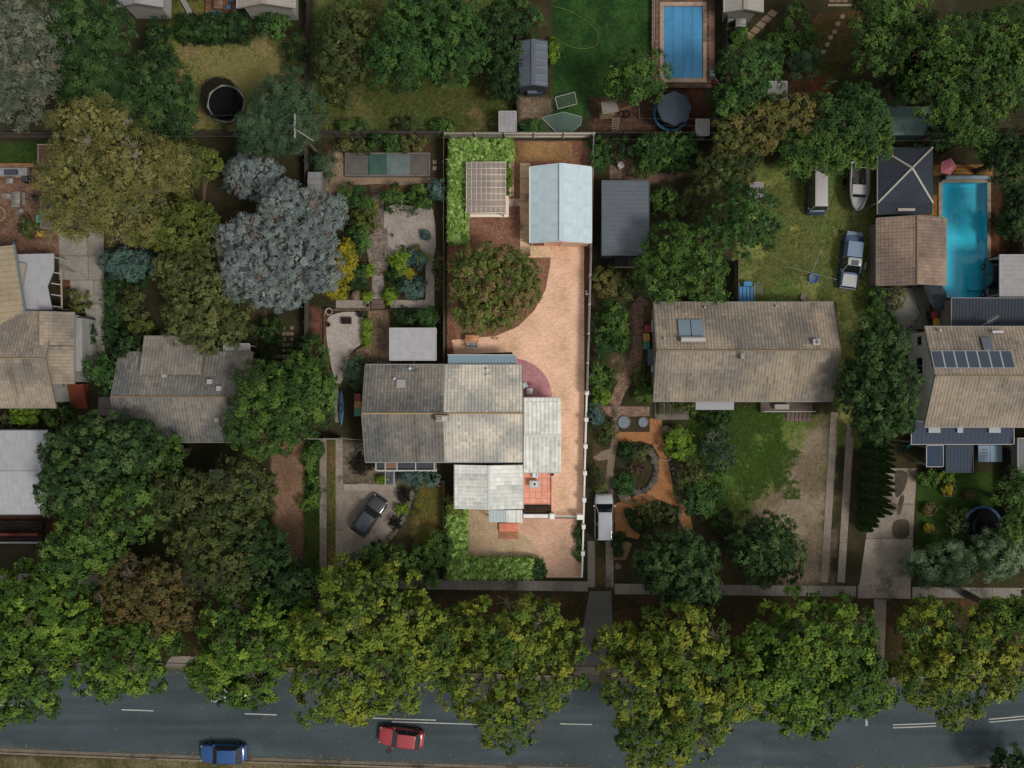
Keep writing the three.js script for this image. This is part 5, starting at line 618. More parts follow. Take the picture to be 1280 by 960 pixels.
// conifer row
{
  const cg = (() => { const r = rng(771), Lv = new Leaves(), pal = [[34, 52, 26], [46, 66, 32], [58, 78, 38], [26, 42, 22]].map(c => C(...c)); for (let i = 0; i < 1500; i++) { const y = .15 + 5.1 * Math.pow(r(), 1.1), R = .52 * Math.pow(1 - y / 5.5, .7) * (.8 + .3 * r()), a = r() * 6.283, c = pal[Math.floor(r() * 4)], f = .8 + .5 * r(); Lv.leaf(Math.cos(a) * R, y, Math.sin(a) * R, Math.cos(a) + gs3(r) * .5, .4 + gs3(r) * .4, Math.sin(a) + gs3(r) * .5, .26, .09, r, c.r * f, c.g * f, c.b * f); } return Lv.geo(); })();
  const tg = cyl(.04, .11, 4.6, 7); let first;
  for (let i = 0; i < 17; i++) { const [x, z] = P(1084 + (i % 2) * 3 - i * .35, 548 + i * 6.9), s = i > 12 ? .7 - .1 * (i - 13) : .9 + .2 * R0(); const g = thing('conifer', i > 12 ? 'short slim conifer at the street end of the driveway row' : 'tall slim dark columnar conifer in the row beside the concrete driveway', 'conifer', [x, 0, z], R0() * 6, i > 12 ? 'short conifers of the driveway row' : 'conifers in the driveway row'); mk('trunk', tg, barkMat([70, 58, 46]), g).position.y = 2.3; mk('crown', cg, leafMat, g); g.scale.set(.9 + .25 * R0(), s, .9 + .25 * R0()); }
}
// --- hedges
hedge('bright clipped hedge along the back fence of the lot', 'hedge', [564, 176, 639, 199], 2.0);
hedge('bright clipped hedge down the side of the pergola', 'hedge', [562, 199.5, 582, 300], 2.0);
hedge('bright clipped hedge beside the front wing of the pale half', 'hedge', [560, 634, 581.5, 700], 1.5);
hedge('long bright clipped hedge along the front boundary of the lot', 'hedge', [560, 701, 664, 721.5], 1.5);
hedge('clipped green hedge in front of the timber deck', 'dark', [225, 22, 305, 43], 1.8);
hedge('squared clipped hedge beside the tall dark shed', 'lush', [803, 173, 868, 203], 2.4);
hedge('dark hedge strip along the long concrete driveway', 'dark', [133, 345, 145, 430], 1.6);
tree('golden variegated shrub between the hedge and front wing', 'yellowGreen', [[568, 632, 9, 14, 1.8]]);
tree('green shrub at the end of the long front hedge', 'lush', [[671, 712, 11, 9, 1.3]]);
// --- shrubs: [px, py, rx, ry, height, type, label]
for (const s of [
  [500, 712, 62, 26, 2.8, 'mid', 'broad leafy green shrub mass in front of the gravel bay'], [545, 690, 18, 22, 2.4, 'mid', 'green shrub against the lot fence below the small lawn'],
  [498, 247, 26, 15, 1.9, 'lush', 'rounded dark green shrub right of the garden steps'], [445, 247, 24, 14, 1.9, 'lush', 'dark green shrub left of the garden steps'], [525, 245, 14, 12, 1.7, 'mid', 'green shrub between covered bed and pebble yard'], [546, 236, 10, 14, 2, 'teal', 'blue-green shrub at the fence end of the covered bed'],
  [455, 270, 14, 22, 1.6, 'yellowGreen', 'olive green shrub along the west side of the brick path'], [450, 298, 16, 18, 1.7, 'lush', 'dark green shrub beside the yellow-flowering one'], [445, 345, 15, 16, 1.6, 'dark', 'dark ground shrub left of the narrow brick path'], [461, 337, 7, 7, .9, 'lime', 'small lime green ball shrub left of the narrow path'], [459, 370, 7, 6, .9, 'lime', 'lime shrub beside the garden step'], [486, 370, 7, 9, 1, 'lime', 'lime shrub right of the garden step'],
  [498, 322, 14, 10, 1.1, 'lime', 'lime green shrub at the top of the square garden bed'], [500, 336, 9, 9, 1, 'lime', 'round lime ball in the square garden bed'], [520, 325, 16, 9, 1, 'teal', 'fine blue-green plant in the square garden bed'], [516, 360, 16, 14, 1.1, 'teal', 'large blue-green clump in the square garden bed'], [494, 350, 10, 14, .9, 'dark', 'dark low shrub in the square garden bed'], [512, 342, 5, 5, .8, 'yellow', 'yellow tuft in the square garden bed'], [527, 322, 8, 6, .9, 'lime', 'lime shrub at the corner of the square bed'], [518, 313, 5, 5, .7, 'brown', 'orange-brown potted shrub beside the pebble yard'],
  [458, 405, 5, 5, .7, 'lime', 'upper lime ball shrub in the row beside the brick terrace'], [458, 417, 5, 6, .7, 'lime', 'middle lime ball shrub in the row beside the brick terrace'], [458, 427, 5, 5, .7, 'lime', 'lower lime ball shrub in the row beside the brick terrace'],
  [446, 463, 19, 20, 1.9, 'casuarina', 'dark spiky round shrub at the duplex back corner'], [505, 398, 14, 12, 1.5, 'dark', 'dark shrub behind the white patio roof'], [534, 399, 14, 13, 1.6, 'lush', 'leafy shrub near the lot fence behind the white patio roof'], [395, 440, 14, 28, 2, 'lush', 'green shrub row along the narrow fence'], [375, 450, 14, 26, 1.8, 'dark', 'dark shrub beside the stepping stone path'], [335, 425, 14, 30, 2, 'dark', 'dark shrub left of the stepping stone path'], [548, 340, 4, 30, 1.3, 'olive', 'straggly shrub strip along the lot fence'],
  [404, 205, 14, 16, 1.8, 'casuarina', 'dark green shrub behind the grey two-pitch shed'], [440, 182, 26, 8, 1.6, 'olive', 'olive shrub strip along the back fence west of the lot'], [478, 178, 20, 8, 1.6, 'lush', 'green shrub along the back fence west of the lot'], [515, 178, 20, 9, 1.5, 'olive', 'olive shrub strip near the lot corner'],
  [425, 120, 20, 14, 1.5, 'oliveDark', 'low olive shrub on the middle lawn'], [440, 158, 20, 8, 1.4, 'mid', 'green shrub against the back fence of the middle lawn'], [508, 156, 16, 8, 1.3, 'oliveDark', 'weedy shrub against the back fence of the middle lawn'], [553, 158, 14, 8, 1.3, 'mid', 'leafy shrub at the back fence near the pale grey shed'], [615, 100, 14, 22, 1.8, 'olive', 'dry olive shrub beside the dark narrow tree'],
  [338, 33, 24, 16, 1.9, 'lush', 'round green shrub below the cream roof'], [372, 60, 16, 24, 2.5, 'dark', 'dark shrub at the corner of the dry lawn'], [306, 195, 16, 18, 2, 'lush', 'bright green shrub below the silver tree'],
  [655, 25, 20, 22, 2.2, 'lush', 'green shrub above the small dark grey shed'], [691, 62, 6, 16, 1, 'lime', 'light green plant along the wall of the dark grey shed'], [665, 158, 14, 6, .9, 'lush', 'leafy low plants beside the green netting'],
  [768, 185, 24, 14, 2, 'dark', 'dark green shrub behind the lot beside the clipped hedge'], [750, 195, 9, 22, 1.8, 'lush', 'green shrub along the lot fence near the garage'], [830, 255, 14, 20, 2, 'mid', 'green shrub beside the tall dark shed'], [800, 214, 16, 8, .9, 'olive', 'low green plants beside the pinkish path'], [870, 255, 28, 22, 2.6, 'oliveDark', 'olive shrub in the shady garden beside the dark shed'], [760, 350, 18, 22, 2, 'autumn', 'bronze-green shrub along the lot fence'], [785, 360, 16, 16, 1.6, 'oliveDark', 'olive shrub below the lean-to'], [765, 395, 16, 20, 1.7, 'mid', 'green shrub left of the curving brick path'], [775, 388, 6, 7, .9, 'teal', 'blue-green tuft left of the curving brick path'], [755, 425, 14, 24, 1.6, 'lush', 'dense shrub along the lot fence'], [775, 425, 10, 16, 1.2, 'mid', 'low leafy shrub beside the curving brick path'], [752, 470, 12, 18, 1.5, 'mid', 'shrub beside the lot fence near the brick path bend'], [752, 495, 10, 10, 1.2, 'lime', 'lime green shrub at the path junction'], [745, 520, 7, 16, 1.4, 'teal', 'blue-green shrub along the fence near the path junction'], [757, 540, 10, 18, .9, 'oliveDark', 'dry round shrub beside the front path'], [800, 470, 10, 12, 1, 'olive', 'shrub at the side of the long brown house'], [806, 492, 10, 9, 1, 'mid', 'low shrub at the front corner of the long brown house'],
  [785, 565, 10, 11, 1.1, 'dark', 'dark round shrub in the stone-edged succulent bed'], [780, 605, 12, 12, 1, 'lush', 'green shrub at the foot of the succulent bed'], [803, 565, 9, 9, .9, 'olive', 'grey-green shrub in the succulent bed'], [848, 555, 18, 20, 1.5, 'lime', 'bright green leafy shrub east of the orange path'], [862, 590, 18, 24, 1.6, 'oliveDark', 'dark olive shrub east of the orange path'], [872, 625, 20, 22, 1.7, 'lush', 'dark green shrub beside the end of the orange path'], [900, 560, 18, 30, 2.4, 'darkGrey', 'grey-flecked shrub on the front lawn'], [890, 610, 16, 18, 1.6, 'mid', 'green shrub below the grey-flecked one'], [905, 655, 14, 20, 1.7, 'dark', 'dark shrub between path garden and dirt yard'], [815, 640, 28, 14, .8, 'olive', 'low scrubby groundcover shrub inside the orange path loop'], [748, 600, 6, 24, .9, 'oliveDark', 'low green strip shrub beside the white van'], [855, 505, 14, 5, 1, 'olive', 'climbing plants at the front of the long brown house'], [895, 520, 22, 9, 1.3, 'dark', 'dark shrub below the window awning'],
  [1120, 372, 10, 16, 1.8, 'olive', 'sparse shrub beside the concrete courtyard'], [1095, 375, 8, 20, 2, 'mid', 'green shrub along the yard fence'], [1200, 650, 15, 16, 1.7, 'oliveDark', 'feathery shrub between the hexagon beds'], [1160, 597, 12, 8, 1, 'mid', 'leafy shrub below the dark glass awning'], [1185, 594, 12, 7, .8, 'lime', 'light green plants along the entry canopy'],
  [35, 284, 12, 11, 1.3, 'oliveDark', 'olive round shrub on the red earth patio'], [30, 520, 16, 14, 2, 'lime', 'lime green shrub below the tan house'], [70, 520, 22, 12, 1.9, 'mid', 'green shrub in front of the tan house steps'], [8, 528, 12, 10, 1.6, 'olive', 'olive shrub at the corner of the tan house'], [95, 380, 12, 18, 1.2, 'autumn', 'dry shrub between the pale drive and the small pergola'], [108, 425, 7, 28, 1.3, 'dark', 'dark shrub strip beside the tan house wall'], [165, 380, 18, 22, 2.2, 'oliveDark', 'olive shrub beside the dark hedge strip'], [176, 410, 12, 14, 1.8, 'yellowGreen', 'yellowish shrub near the grey-brown house corner'], [175, 350, 14, 12, 2, 'dark', 'dark shrub below the teal tree'], [70, 480, 5, 26, 2, 'mid', 'climber between the tan roofs'],
  [452, 580, 14, 12, .9, 'bareDark', 'dark low shrub beside the sunroom of the duplex'], [522, 597, 26, 10, .9, 'teal', 'blue-green groundcover below the sunroom'], [477, 600, 6, 4, .6, 'lime', 'lime tuft beside the front steps'], [505, 620, 8, 8, .8, 'bareDark', 'black-leaved round shrub at the end of the rock edging'], [502, 636, 7, 6, .6, 'lime', 'lime green clump in the rock-edged bed'], [494, 654, 7, 8, .8, 'bareDark', 'black-leaved shrub in the middle of the rock-edged bed'], [471, 682, 7, 6, .8, 'bareDark', 'black-leaved shrub near the gravel bay exit'], [389, 600, 8, 48, .8, 'mid', 'low green strip planting between dirt drive and wheel track'], [395, 562, 8, 10, 1, 'mid', 'green shrub at the top of the wheel tracks'],
  [977, 60, 18, 20, 2, 'mid', 'shrub below the white gabled outbuilding'], [1000, 30, 22, 26, 2.4, 'mid', 'green shrub beside the stepping stone garden'], [1005, 75, 20, 18, 2.2, 'casuarina', 'blue-green shrub beside the stepping stones'], [925, 45, 12, 8, 1, 'mid', 'low plants beside the pool outbuilding'], [1255, 180, 18, 14, 2.6, 'oliveDark', 'brownish shrub behind the open pool'], [1258, 282, 10, 12, 1.8, 'lush', 'round green shrub beside the pool path'], [1145, 190, 12, 10, 2, 'oliveDark', 'olive shrub behind the gazebo'],
  [745, 178, 6, 6, 1, 'lush', 'green plant at the back corner of the lot'], [634, 225, 3.4, 18, .6, 'lime', 'strip of low plants beside the pergola'], [724, 680, 3, 22, .5, 'mid', 'narrow strip of low plants inside the front gate'], [690, 634, 0.1, 0.1, .1, 'lime', ''],
]) if (s[6]) tree(s[6], s[5], [[s[0], s[1], s[2], s[3], s[4]]]);
// succulent bed with stone edging
{ const [x, z] = P(800, 585); const g = thing('agave', 'large red-leaved spiky succulent in the stone-edged bed', 'succulent', [x - .3, 0, z]); const Lv = []; const r = rng(61); for (let i = 0; i < 46; i++) { const a = r() * 6.283, l = .7 + .8 * r(), e = .2 + .9 * r(); const c = new THREE.ConeGeometry(.07, l, 4); c.scale(1, 1, .4); c.translate(0, l / 2, 0); c.rotateZ(-Math.PI / 2 + e); c.rotateY(a); c.translate((i % 3 - 1) * .55, .12, (i % 2) * .5 - .2); const m = mk('leaf', c, M([[116, 64, 64], [134, 88, 80], [70, 78, 52], [96, 100, 70]][i % 4], { rough: .7 }), g); }
  const rm = [M([110, 104, 96], { tex: 'dirt' }), M([126, 118, 106], { tex: 'dirt' }), M([96, 92, 88], { tex: 'dirt' })]; const rock = i => { const k = new THREE.DodecahedronGeometry(1, 1), p = k.attributes.position; for (let j = 0; j < p.count; j++) { const f = .78 + .4 * fbm(p.getX(j) * 1.3 + i * 9 + 20, p.getY(j) * 1.3 + p.getZ(j) + 20, 2); p.setXYZ(j, p.getX(j) * f, p.getY(j) * f * .7, p.getZ(j) * f); } k.computeVertexNormals(); return k; }; const rg = [0, 1, 2, 3].map(rock);
  const put = (px, py, s, label, grp, pal = rm) => { const [x, z] = P(px, py); const m = mk('rock', rg[Math.floor(R0() * 4)], pal[Math.floor(R0() * pal.length)], grp); m.position.set(x, s * .3, z); m.scale.set(s * (.8 + .5 * R0()), s * (.7 + .4 * R0()), s * (.8 + .5 * R0())); m.rotation.y = R0() * 6; if (!grp) tag(m, label, 'rock'); }; const e1 = thing('rock_edging', 'grey rock edging round the succulent bed', 'rock edging'), e2 = thing('rock_edging', 'pale rock edging between the gravel bay bed and the small lawn', 'rock edging'), e3 = thing('rock_edging', 'small grey stone edging along the orange path', 'rock edging');
  for (let i = 0; i < 34; i++) { const a = -1.9 + i / 33 * 4.1; put(797 + Math.cos(a) * 23, 586 + Math.sin(a) * 29, .26 + .1 * R0(), '', e1); }
  for (let i = 0; i < 17; i++) { const t = i / 16; const px = lerp(517, 474, t) + 8 * Math.sin(t * 3.14) - 3, py = lerp(617, 690, t); put(px, py, .2 + .1 * R0(), '', e2, [M([138, 130, 116], { tex: 'dirt' }), M([122, 116, 104], { tex: 'dirt' })]); }
  for (const [a, b, s, l] of [[780, 621, .55, 'pale boulder at the foot of the succulent bed'], [832, 537, .5, 'larger pale boulder near the veranda steps'], [843, 538, .45, 'smaller pale boulder near the veranda steps'], [446, 369, .6, 'sandy boulder beside the garden step'], [772, 707, .3, 'small grey boulder under the dark tree']]) put(a, b, s, l, undefined, [M([146, 126, 108], { tex: 'dirt' })]);
  for (let i = 0; i < 16; i++) put(834 + i * .9 + 6 * Math.sin(i / 5), 568 + i * 6, .18 + .08 * R0(), '', e3); }
{ // dotted tufts inside the orange loop
  for (const [x, y] of [[792, 650], [800, 660], [806, 640], [820, 636], [828, 642], [835, 650], [776, 672], [771, 680], [773, 690], [812, 654], [842, 640], [786, 642]]) tree('small round green tuft inside the orange gravel loop', 'dark', [[x, y, 4, 4, .5]], { name: 'tuft', cat: 'plant', group: 'tufts in the orange gravel loop' }); }
// rough grass in the yards
{ const r = rng(321); const bl = []; for (let i = 0; i < 7; i++) { const a = r() * 6.28, l = .07 + .06 * r(), w = .02, x = gs3(r) * .06, z = gs3(r) * .06, tx = Math.cos(a) * l * 1.5, tz = Math.sin(a) * l * 1.5; const g = new THREE.BufferGeometry(); g.setAttribute('position', new THREE.Float32BufferAttribute([x - Math.sin(a) * w, 0, z + Math.cos(a) * w, x + Math.sin(a) * w, 0, z - Math.cos(a) * w, x + tx, l, z + tz], 3)); g.computeVertexNormals(); bl.push(g); } const tuft = mergeGeometries(bl); const m = new THREE.MeshPhysicalMaterial({ roughness: .9, specularIntensity: .2, side: THREE.DoubleSide });
  function grass(label, areas, n, cols) { const im = new THREE.InstancedMesh(tuft, m, n), M4 = new THREE.Matrix4(), q = new THREE.Quaternion(), c = new THREE.Color(), pal = cols.map(v => C(...v)); for (let i = 0; i < n; i++) { let x, y; for (let k = 0; k < 30; k++) { const A = areas[Math.floor(r() * areas.length)]; x = lerp(A[0], A[2], r()); y = lerp(A[1], A[3], r()); const e = Math.min(x - A[0], A[2] - x, y - A[1], A[3] - y) / 40; if (fbm(x / 22 + 3, y / 22, 3) + (r() - .5) * .35 - .3 * Math.max(0, 1 - e) > .44) break; } const p = P(x, y); q.setFromAxisAngle(new THREE.Vector3(0, 1, 0), r() * 6.28); const s = .7 + .8 * r(); M4.compose(new THREE.Vector3(p[0], 0, p[1]), q, new THREE.Vector3(s, s, s)); im.setMatrixAt(i, M4); c.copy(pal[Math.floor(r() * pal.length)])  .multiplyScalar(1.15 + .5 * r()); im.setColorAt(i, c); } im.name = numbered('grass'); im.castShadow = im.receiveShadow = true; scene.add(im); tag(im, label, 'grass', null, 'stuff'); }
  grass('rough yellow-green grass of the yard with the parked vehicles', [[920, 215, 1092, 378], [1046, 378, 1085, 545]], 26000, [[76, 92, 44], [104, 108, 60], [64, 82, 38], [120, 116, 72]]);
  grass('rough grass of the middle back lawn', [[392, 5, 640, 165]], 24000, [[58, 74, 32], [78, 80, 40], [96, 90, 52], [48, 66, 28]]);
  grass('grass of the front lawn beside the dirt yard', [[840, 490, 1000, 625]], 6000, [[48, 70, 26], [66, 84, 34], [56, 76, 30]]);
  grass('dry grass of the lawn round the netted trampoline', [[210, 50, 385, 164]], 14000, [[128, 114, 78], [110, 106, 64], [94, 98, 52]]); }

{ const r = rng(555), g = new THREE.BufferGeometry(); g.setAttribute('position', new THREE.Float32BufferAttribute([-.06, .01, 0, 0, .022, .03, .06, .008, 0, 0, .016, -.03], 3)); g.setIndex([0, 1, 2, 0, 2, 3]); g.computeVertexNormals(); const n = 5200, im = new THREE.InstancedMesh(g, new THREE.MeshPhysicalMaterial({ roughness: .9, specularIntensity: .2, side: THREE.DoubleSide }), n), m = new THREE.Matrix4(), q = new THREE.Quaternion(), e = new THREE.Euler(), col = new THREE.Color(), pal = [[124, 108, 48], [104, 84, 46], [88, 92, 42], [136, 118, 62]].map(v => C(...v));
  const xs = CL.map(p => p[0]); for (let i = 0; i < n; i++) { const x = lerp(-50, 50, r()); let k = xs.findIndex(v => v > x); const z0 = lerp(CL[k - 1][1], CL[k][1], (x - xs[k - 1]) / (xs[k] - xs[k - 1])); const u = r(); let z, y = .008; if (u < .5) { z = z0 - 4.15 + Math.abs(gs3(r)) * .8 - .15; y = z < z0 - 4.15 ? .034 : .01; } else if (u < .8) { z = z0 - 4.7 - r() * 4; y = .004; } else if (u < .9) z = z0 + 4.1 - Math.abs(gs3(r)) * .4; else z = z0 - 4 + r() * 8; e.set(gs3(r) * .2, r() * 6.28, gs3(r) * .2); q.setFromEuler(e); const s = .7 + r(); m.compose(new THREE.Vector3(x, y, z), q, new THREE.Vector3(s, s, s)); im.setMatrixAt(i, m); im.setColorAt(i, col.copy(pal[Math.floor(r() * 4)])); } im.name = numbered('fallen_leaves'); scene.add(im); tag(im, 'fallen leaves scattered along the gutter and verge', 'leaves', null, 'stuff'); }

// ================================================================ fences
function fence(label, pts, h, o = {}) {
  const g = thing('fence', label, 'fence', [0, 0, 0], 0, o.group), m = o.mat || M([92, 84, 74], { tex: 'wood' }), pm = o.post || M([84, 76, 68], { tex: 'wood' }), r = rng(++seedN * 31), gs = [];
  for (let k = 0; k + 1 < pts.length; k++) { const a = P(...pts[k]), b = P(...pts[k + 1]), L = Math.hypot(b[0] - a[0], b[1] - a[1]), an = -Math.atan2(b[1] - a[1], b[0] - a[0]), ux = (b[0] - a[0]) / L, uz = (b[1] - a[1]) / L;
    const n = Math.max(1, Math.round(L / .16)); for (let i = 0; i < n; i++) { const hh = h + (r() - .5) * (o.uneven ?? .06), q = new THREE.BoxGeometry(L / n - .012, hh, .022); q.translate(0, hh / 2, 0); q.rotateY(an + (r() - .5) * .05); q.translate(a[0] + ux * (i + .5) * L / n, 0, a[1] + uz * (i + .5) * L / n); gs.push(q); }
    const np = Math.max(1, Math.round(L / 2.6)); for (let i = 0; i <= np; i++) { const p = box('post', g, pm, .1, h + .04, .1, a[0] + ux * i * L / np - uz * .075, (h + .04) / 2, a[1] + uz * i * L / np + ux * .075); p.rotation.y = an; }
    for (const y of [.35, h - .3]) { const q = box('rail', g, pm, L, .09, .05, (a[0] + b[0]) / 2 - uz * .04, y, (a[1] + b[1]) / 2 + ux * .04); q.rotation.y = an; } }
  stuff(mk('palings', mergeGeometries(gs), m, g)); return g;
}
const oldWood = M([98, 90, 82], { tex: 'wood' }), darkWood = M([60, 54, 48], { tex: 'wood' });
fence('grey paling fence behind the khaki gum tree', [[-60, 173], [240, 171], [388, 171]], 1.6, { mat: oldWood });
fence('grey paling back fence west of the lot', [[388, 170.5], [557, 171]], 1.6, { mat: oldWood });
fence('cream back fence of the lot behind the bright hedge', [[557.6, 172], [741, 172]], 1.6, { mat: M([196, 188, 174], { tex: 'wood' }), post: M([206, 200, 188], { tex: 'wood' }) });
fence('dark timber fence along the west side of the lot', [[556, 172], [556, 453]], 1.5, { mat: M([120, 104, 88], { tex: 'wood' }) });
fence('low timber fence beside the front hedge of the lot', [[556, 600], [556, 722]], 1.1, { mat: M([120, 104, 88], { tex: 'wood' }) });
fence('white fence beside the brick driveway of the lot', [[740.5, 173], [738, 310], [733, 490]], 1.5, { mat: M([214, 210, 204], { tex: 'wood' }), post: M([216, 212, 206]) });
{ const g = thing('boundary_wall', 'low white pillared wall beside the brick driveway of the lot', 'wall'); const wm = M([222, 218, 212], { tex: 'weather' }); const x = y => 732.6 - (y - 490) * .026; for (let i = 0; i < 7; i++) { const a = 491 + i * 33, b = a + 33; slab('panel', PP([[x(a) - .9, a + 3], [x(a) + .9, a + 3], [x(b) + .9, b - 3], [x(b) - .9, b - 3]]), 0, .9, wm, null, g); slab('pillar', PP([[x(a) - 2.2, a - 2.6], [x(a) + 2.2, a - 2.6], [x(a) + 2.2, a + 2.6], [x(a) - 2.2, a + 2.6]]), 0, 1.15, wm, null, g); } }
fence('back fence between the lot and the clipped hedge garden', [[742, 171], [888, 171]], 1.6, { mat: darkWood });
fence('weathered fence behind the gazebo', [[1090, 176], [1180, 174]], 1.6, { mat: M([120, 112, 102], { tex: 'wood' }), uneven: .3 });
fence('dark back fence under the autumn tree', [[888, 172], [1090, 176]], 1.6, { mat: darkWood });
fence('dark back fence behind the open pool', [[1180, 174], [1340, 172]], 1.6, { mat: darkWood });
fence('fence between the dry lawn and the middle lawn', [[388.5, -20], [388.5, 169]], 1.6, { mat: M([74, 70, 66], { tex: 'wood' }) });
fence('fence beside the silver tree and the pebble garden', [[386, 173], [386, 470]], 1.5, { mat: M([96, 90, 84], { tex: 'wood' }) });
fence('fence between dark grey shed and middle lawn', [[646, 0], [646, 169]], 1.5, { mat: M([100, 94, 86], { tex: 'wood' }) });
fence('fence right of the covered pool deck', [[904, -20], [903, 112], [888, 170]], 1.6, { mat: M([56, 54, 54], { tex: 'wood' }) });
fence('fence between the grass yard and the gazebo garden', [[1094, 180], [1094, 272], [1090, 388]], 1.5, { mat: M([104, 102, 98], { tex: 'wood' }) });
fence('short pale fence beside the blue folded chairs', [[917.5, 328], [917.5, 378]], 1.5, { mat: M([120, 116, 110], { tex: 'wood' }) });
fence('fence right of the hexagon bed lawn', [[1252, 560], [1252, 700]], 1.3, { mat: darkWood });
fence('fence beside the pool path at the right edge', [[1266, 235], [1264, 318]], 1.6, { mat: darkWood });
{ const g = thing('side_gate', 'dark double side gate between the wheel tracks and the house path', 'gate'); const a = P(388, 547), b = P(427, 547); for (const [u, v] of [[0, .48], [.52, 1]]) { const x0 = lerp(a[0], b[0], u), x1 = lerp(a[0], b[0], v); box('leaf', g, M([40, 38, 36], { tex: 'wood' }), x1 - x0, 1.6, .06, (x0 + x1) / 2, .9, a[1]); box('top_rail', g, M([130, 126, 120]), x1 - x0, .07, .1, (x0 + x1) / 2, 1.73, a[1]); } for (const p of [a, b]) box('post', g, M([120, 116, 110]), .14, 1.9, .14, p[0], .95, p[1]); const c = P(456, 549); rod('rail', g, M([140, 136, 130]), [b[0] + .1, 1.1, b[1]], [c[0], 1.1, c[1]], .03); }

// ================================================================ vehicles (front towards +x)
function loft(st, closed = true) { const pos = [], idx = [], n = st[0].length; for (const ring of st) for (const p of ring) pos.push(...p); for (let i = 0; i + 1 < st.length; i++) for (let j = 0; j < n; j++) { const a = i * n + j, b = i * n + (j + 1) % n, c = a + n, d = b + n; idx.push(a, b, d, a, d, c); } if (closed) for (const [k, f] of [[0, 1], [st.length - 1, -1]]) { const c = pos.length / 3, ring = st[k]; const m = [0, 0, 0]; for (const p of ring) for (let q = 0; q < 3; q++) m[q] += p[q] / n; pos.push(...m); for (let j = 0; j < n; j++) { const a = k * n + j, b = k * n + (j + 1) % n; f > 0 ? idx.push(c, b, a) : idx.push(c, a, b); } } const g = new THREE.BufferGeometry(); g.setAttribute('position', new THREE.Float32BufferAttribute(pos, 3)); g.setIndex(idx); g.computeVertexNormals(); return g; }
const tyreM = M([24, 24, 25], { rough: .9 }), rimM = M([130, 132, 134], { rough: .35, metal: .7 }), lampM = new THREE.MeshPhysicalMaterial({ color: C(186, 190, 192), roughness: .15, clearcoat: 1 }), redLamp = new THREE.MeshPhysicalMaterial({ color: C(130, 20, 18), roughness: .2, clearcoat: 1 });
function quadGeo(a, b, c, d) { const g = new THREE.BufferGeometry(); g.setAttribute('position', new THREE.Float32BufferAttribute([...a, ...b, ...c, ...d], 3)); g.setIndex([0, 1, 2, 0, 2, 3]); g.computeVertexNormals(); return g; }
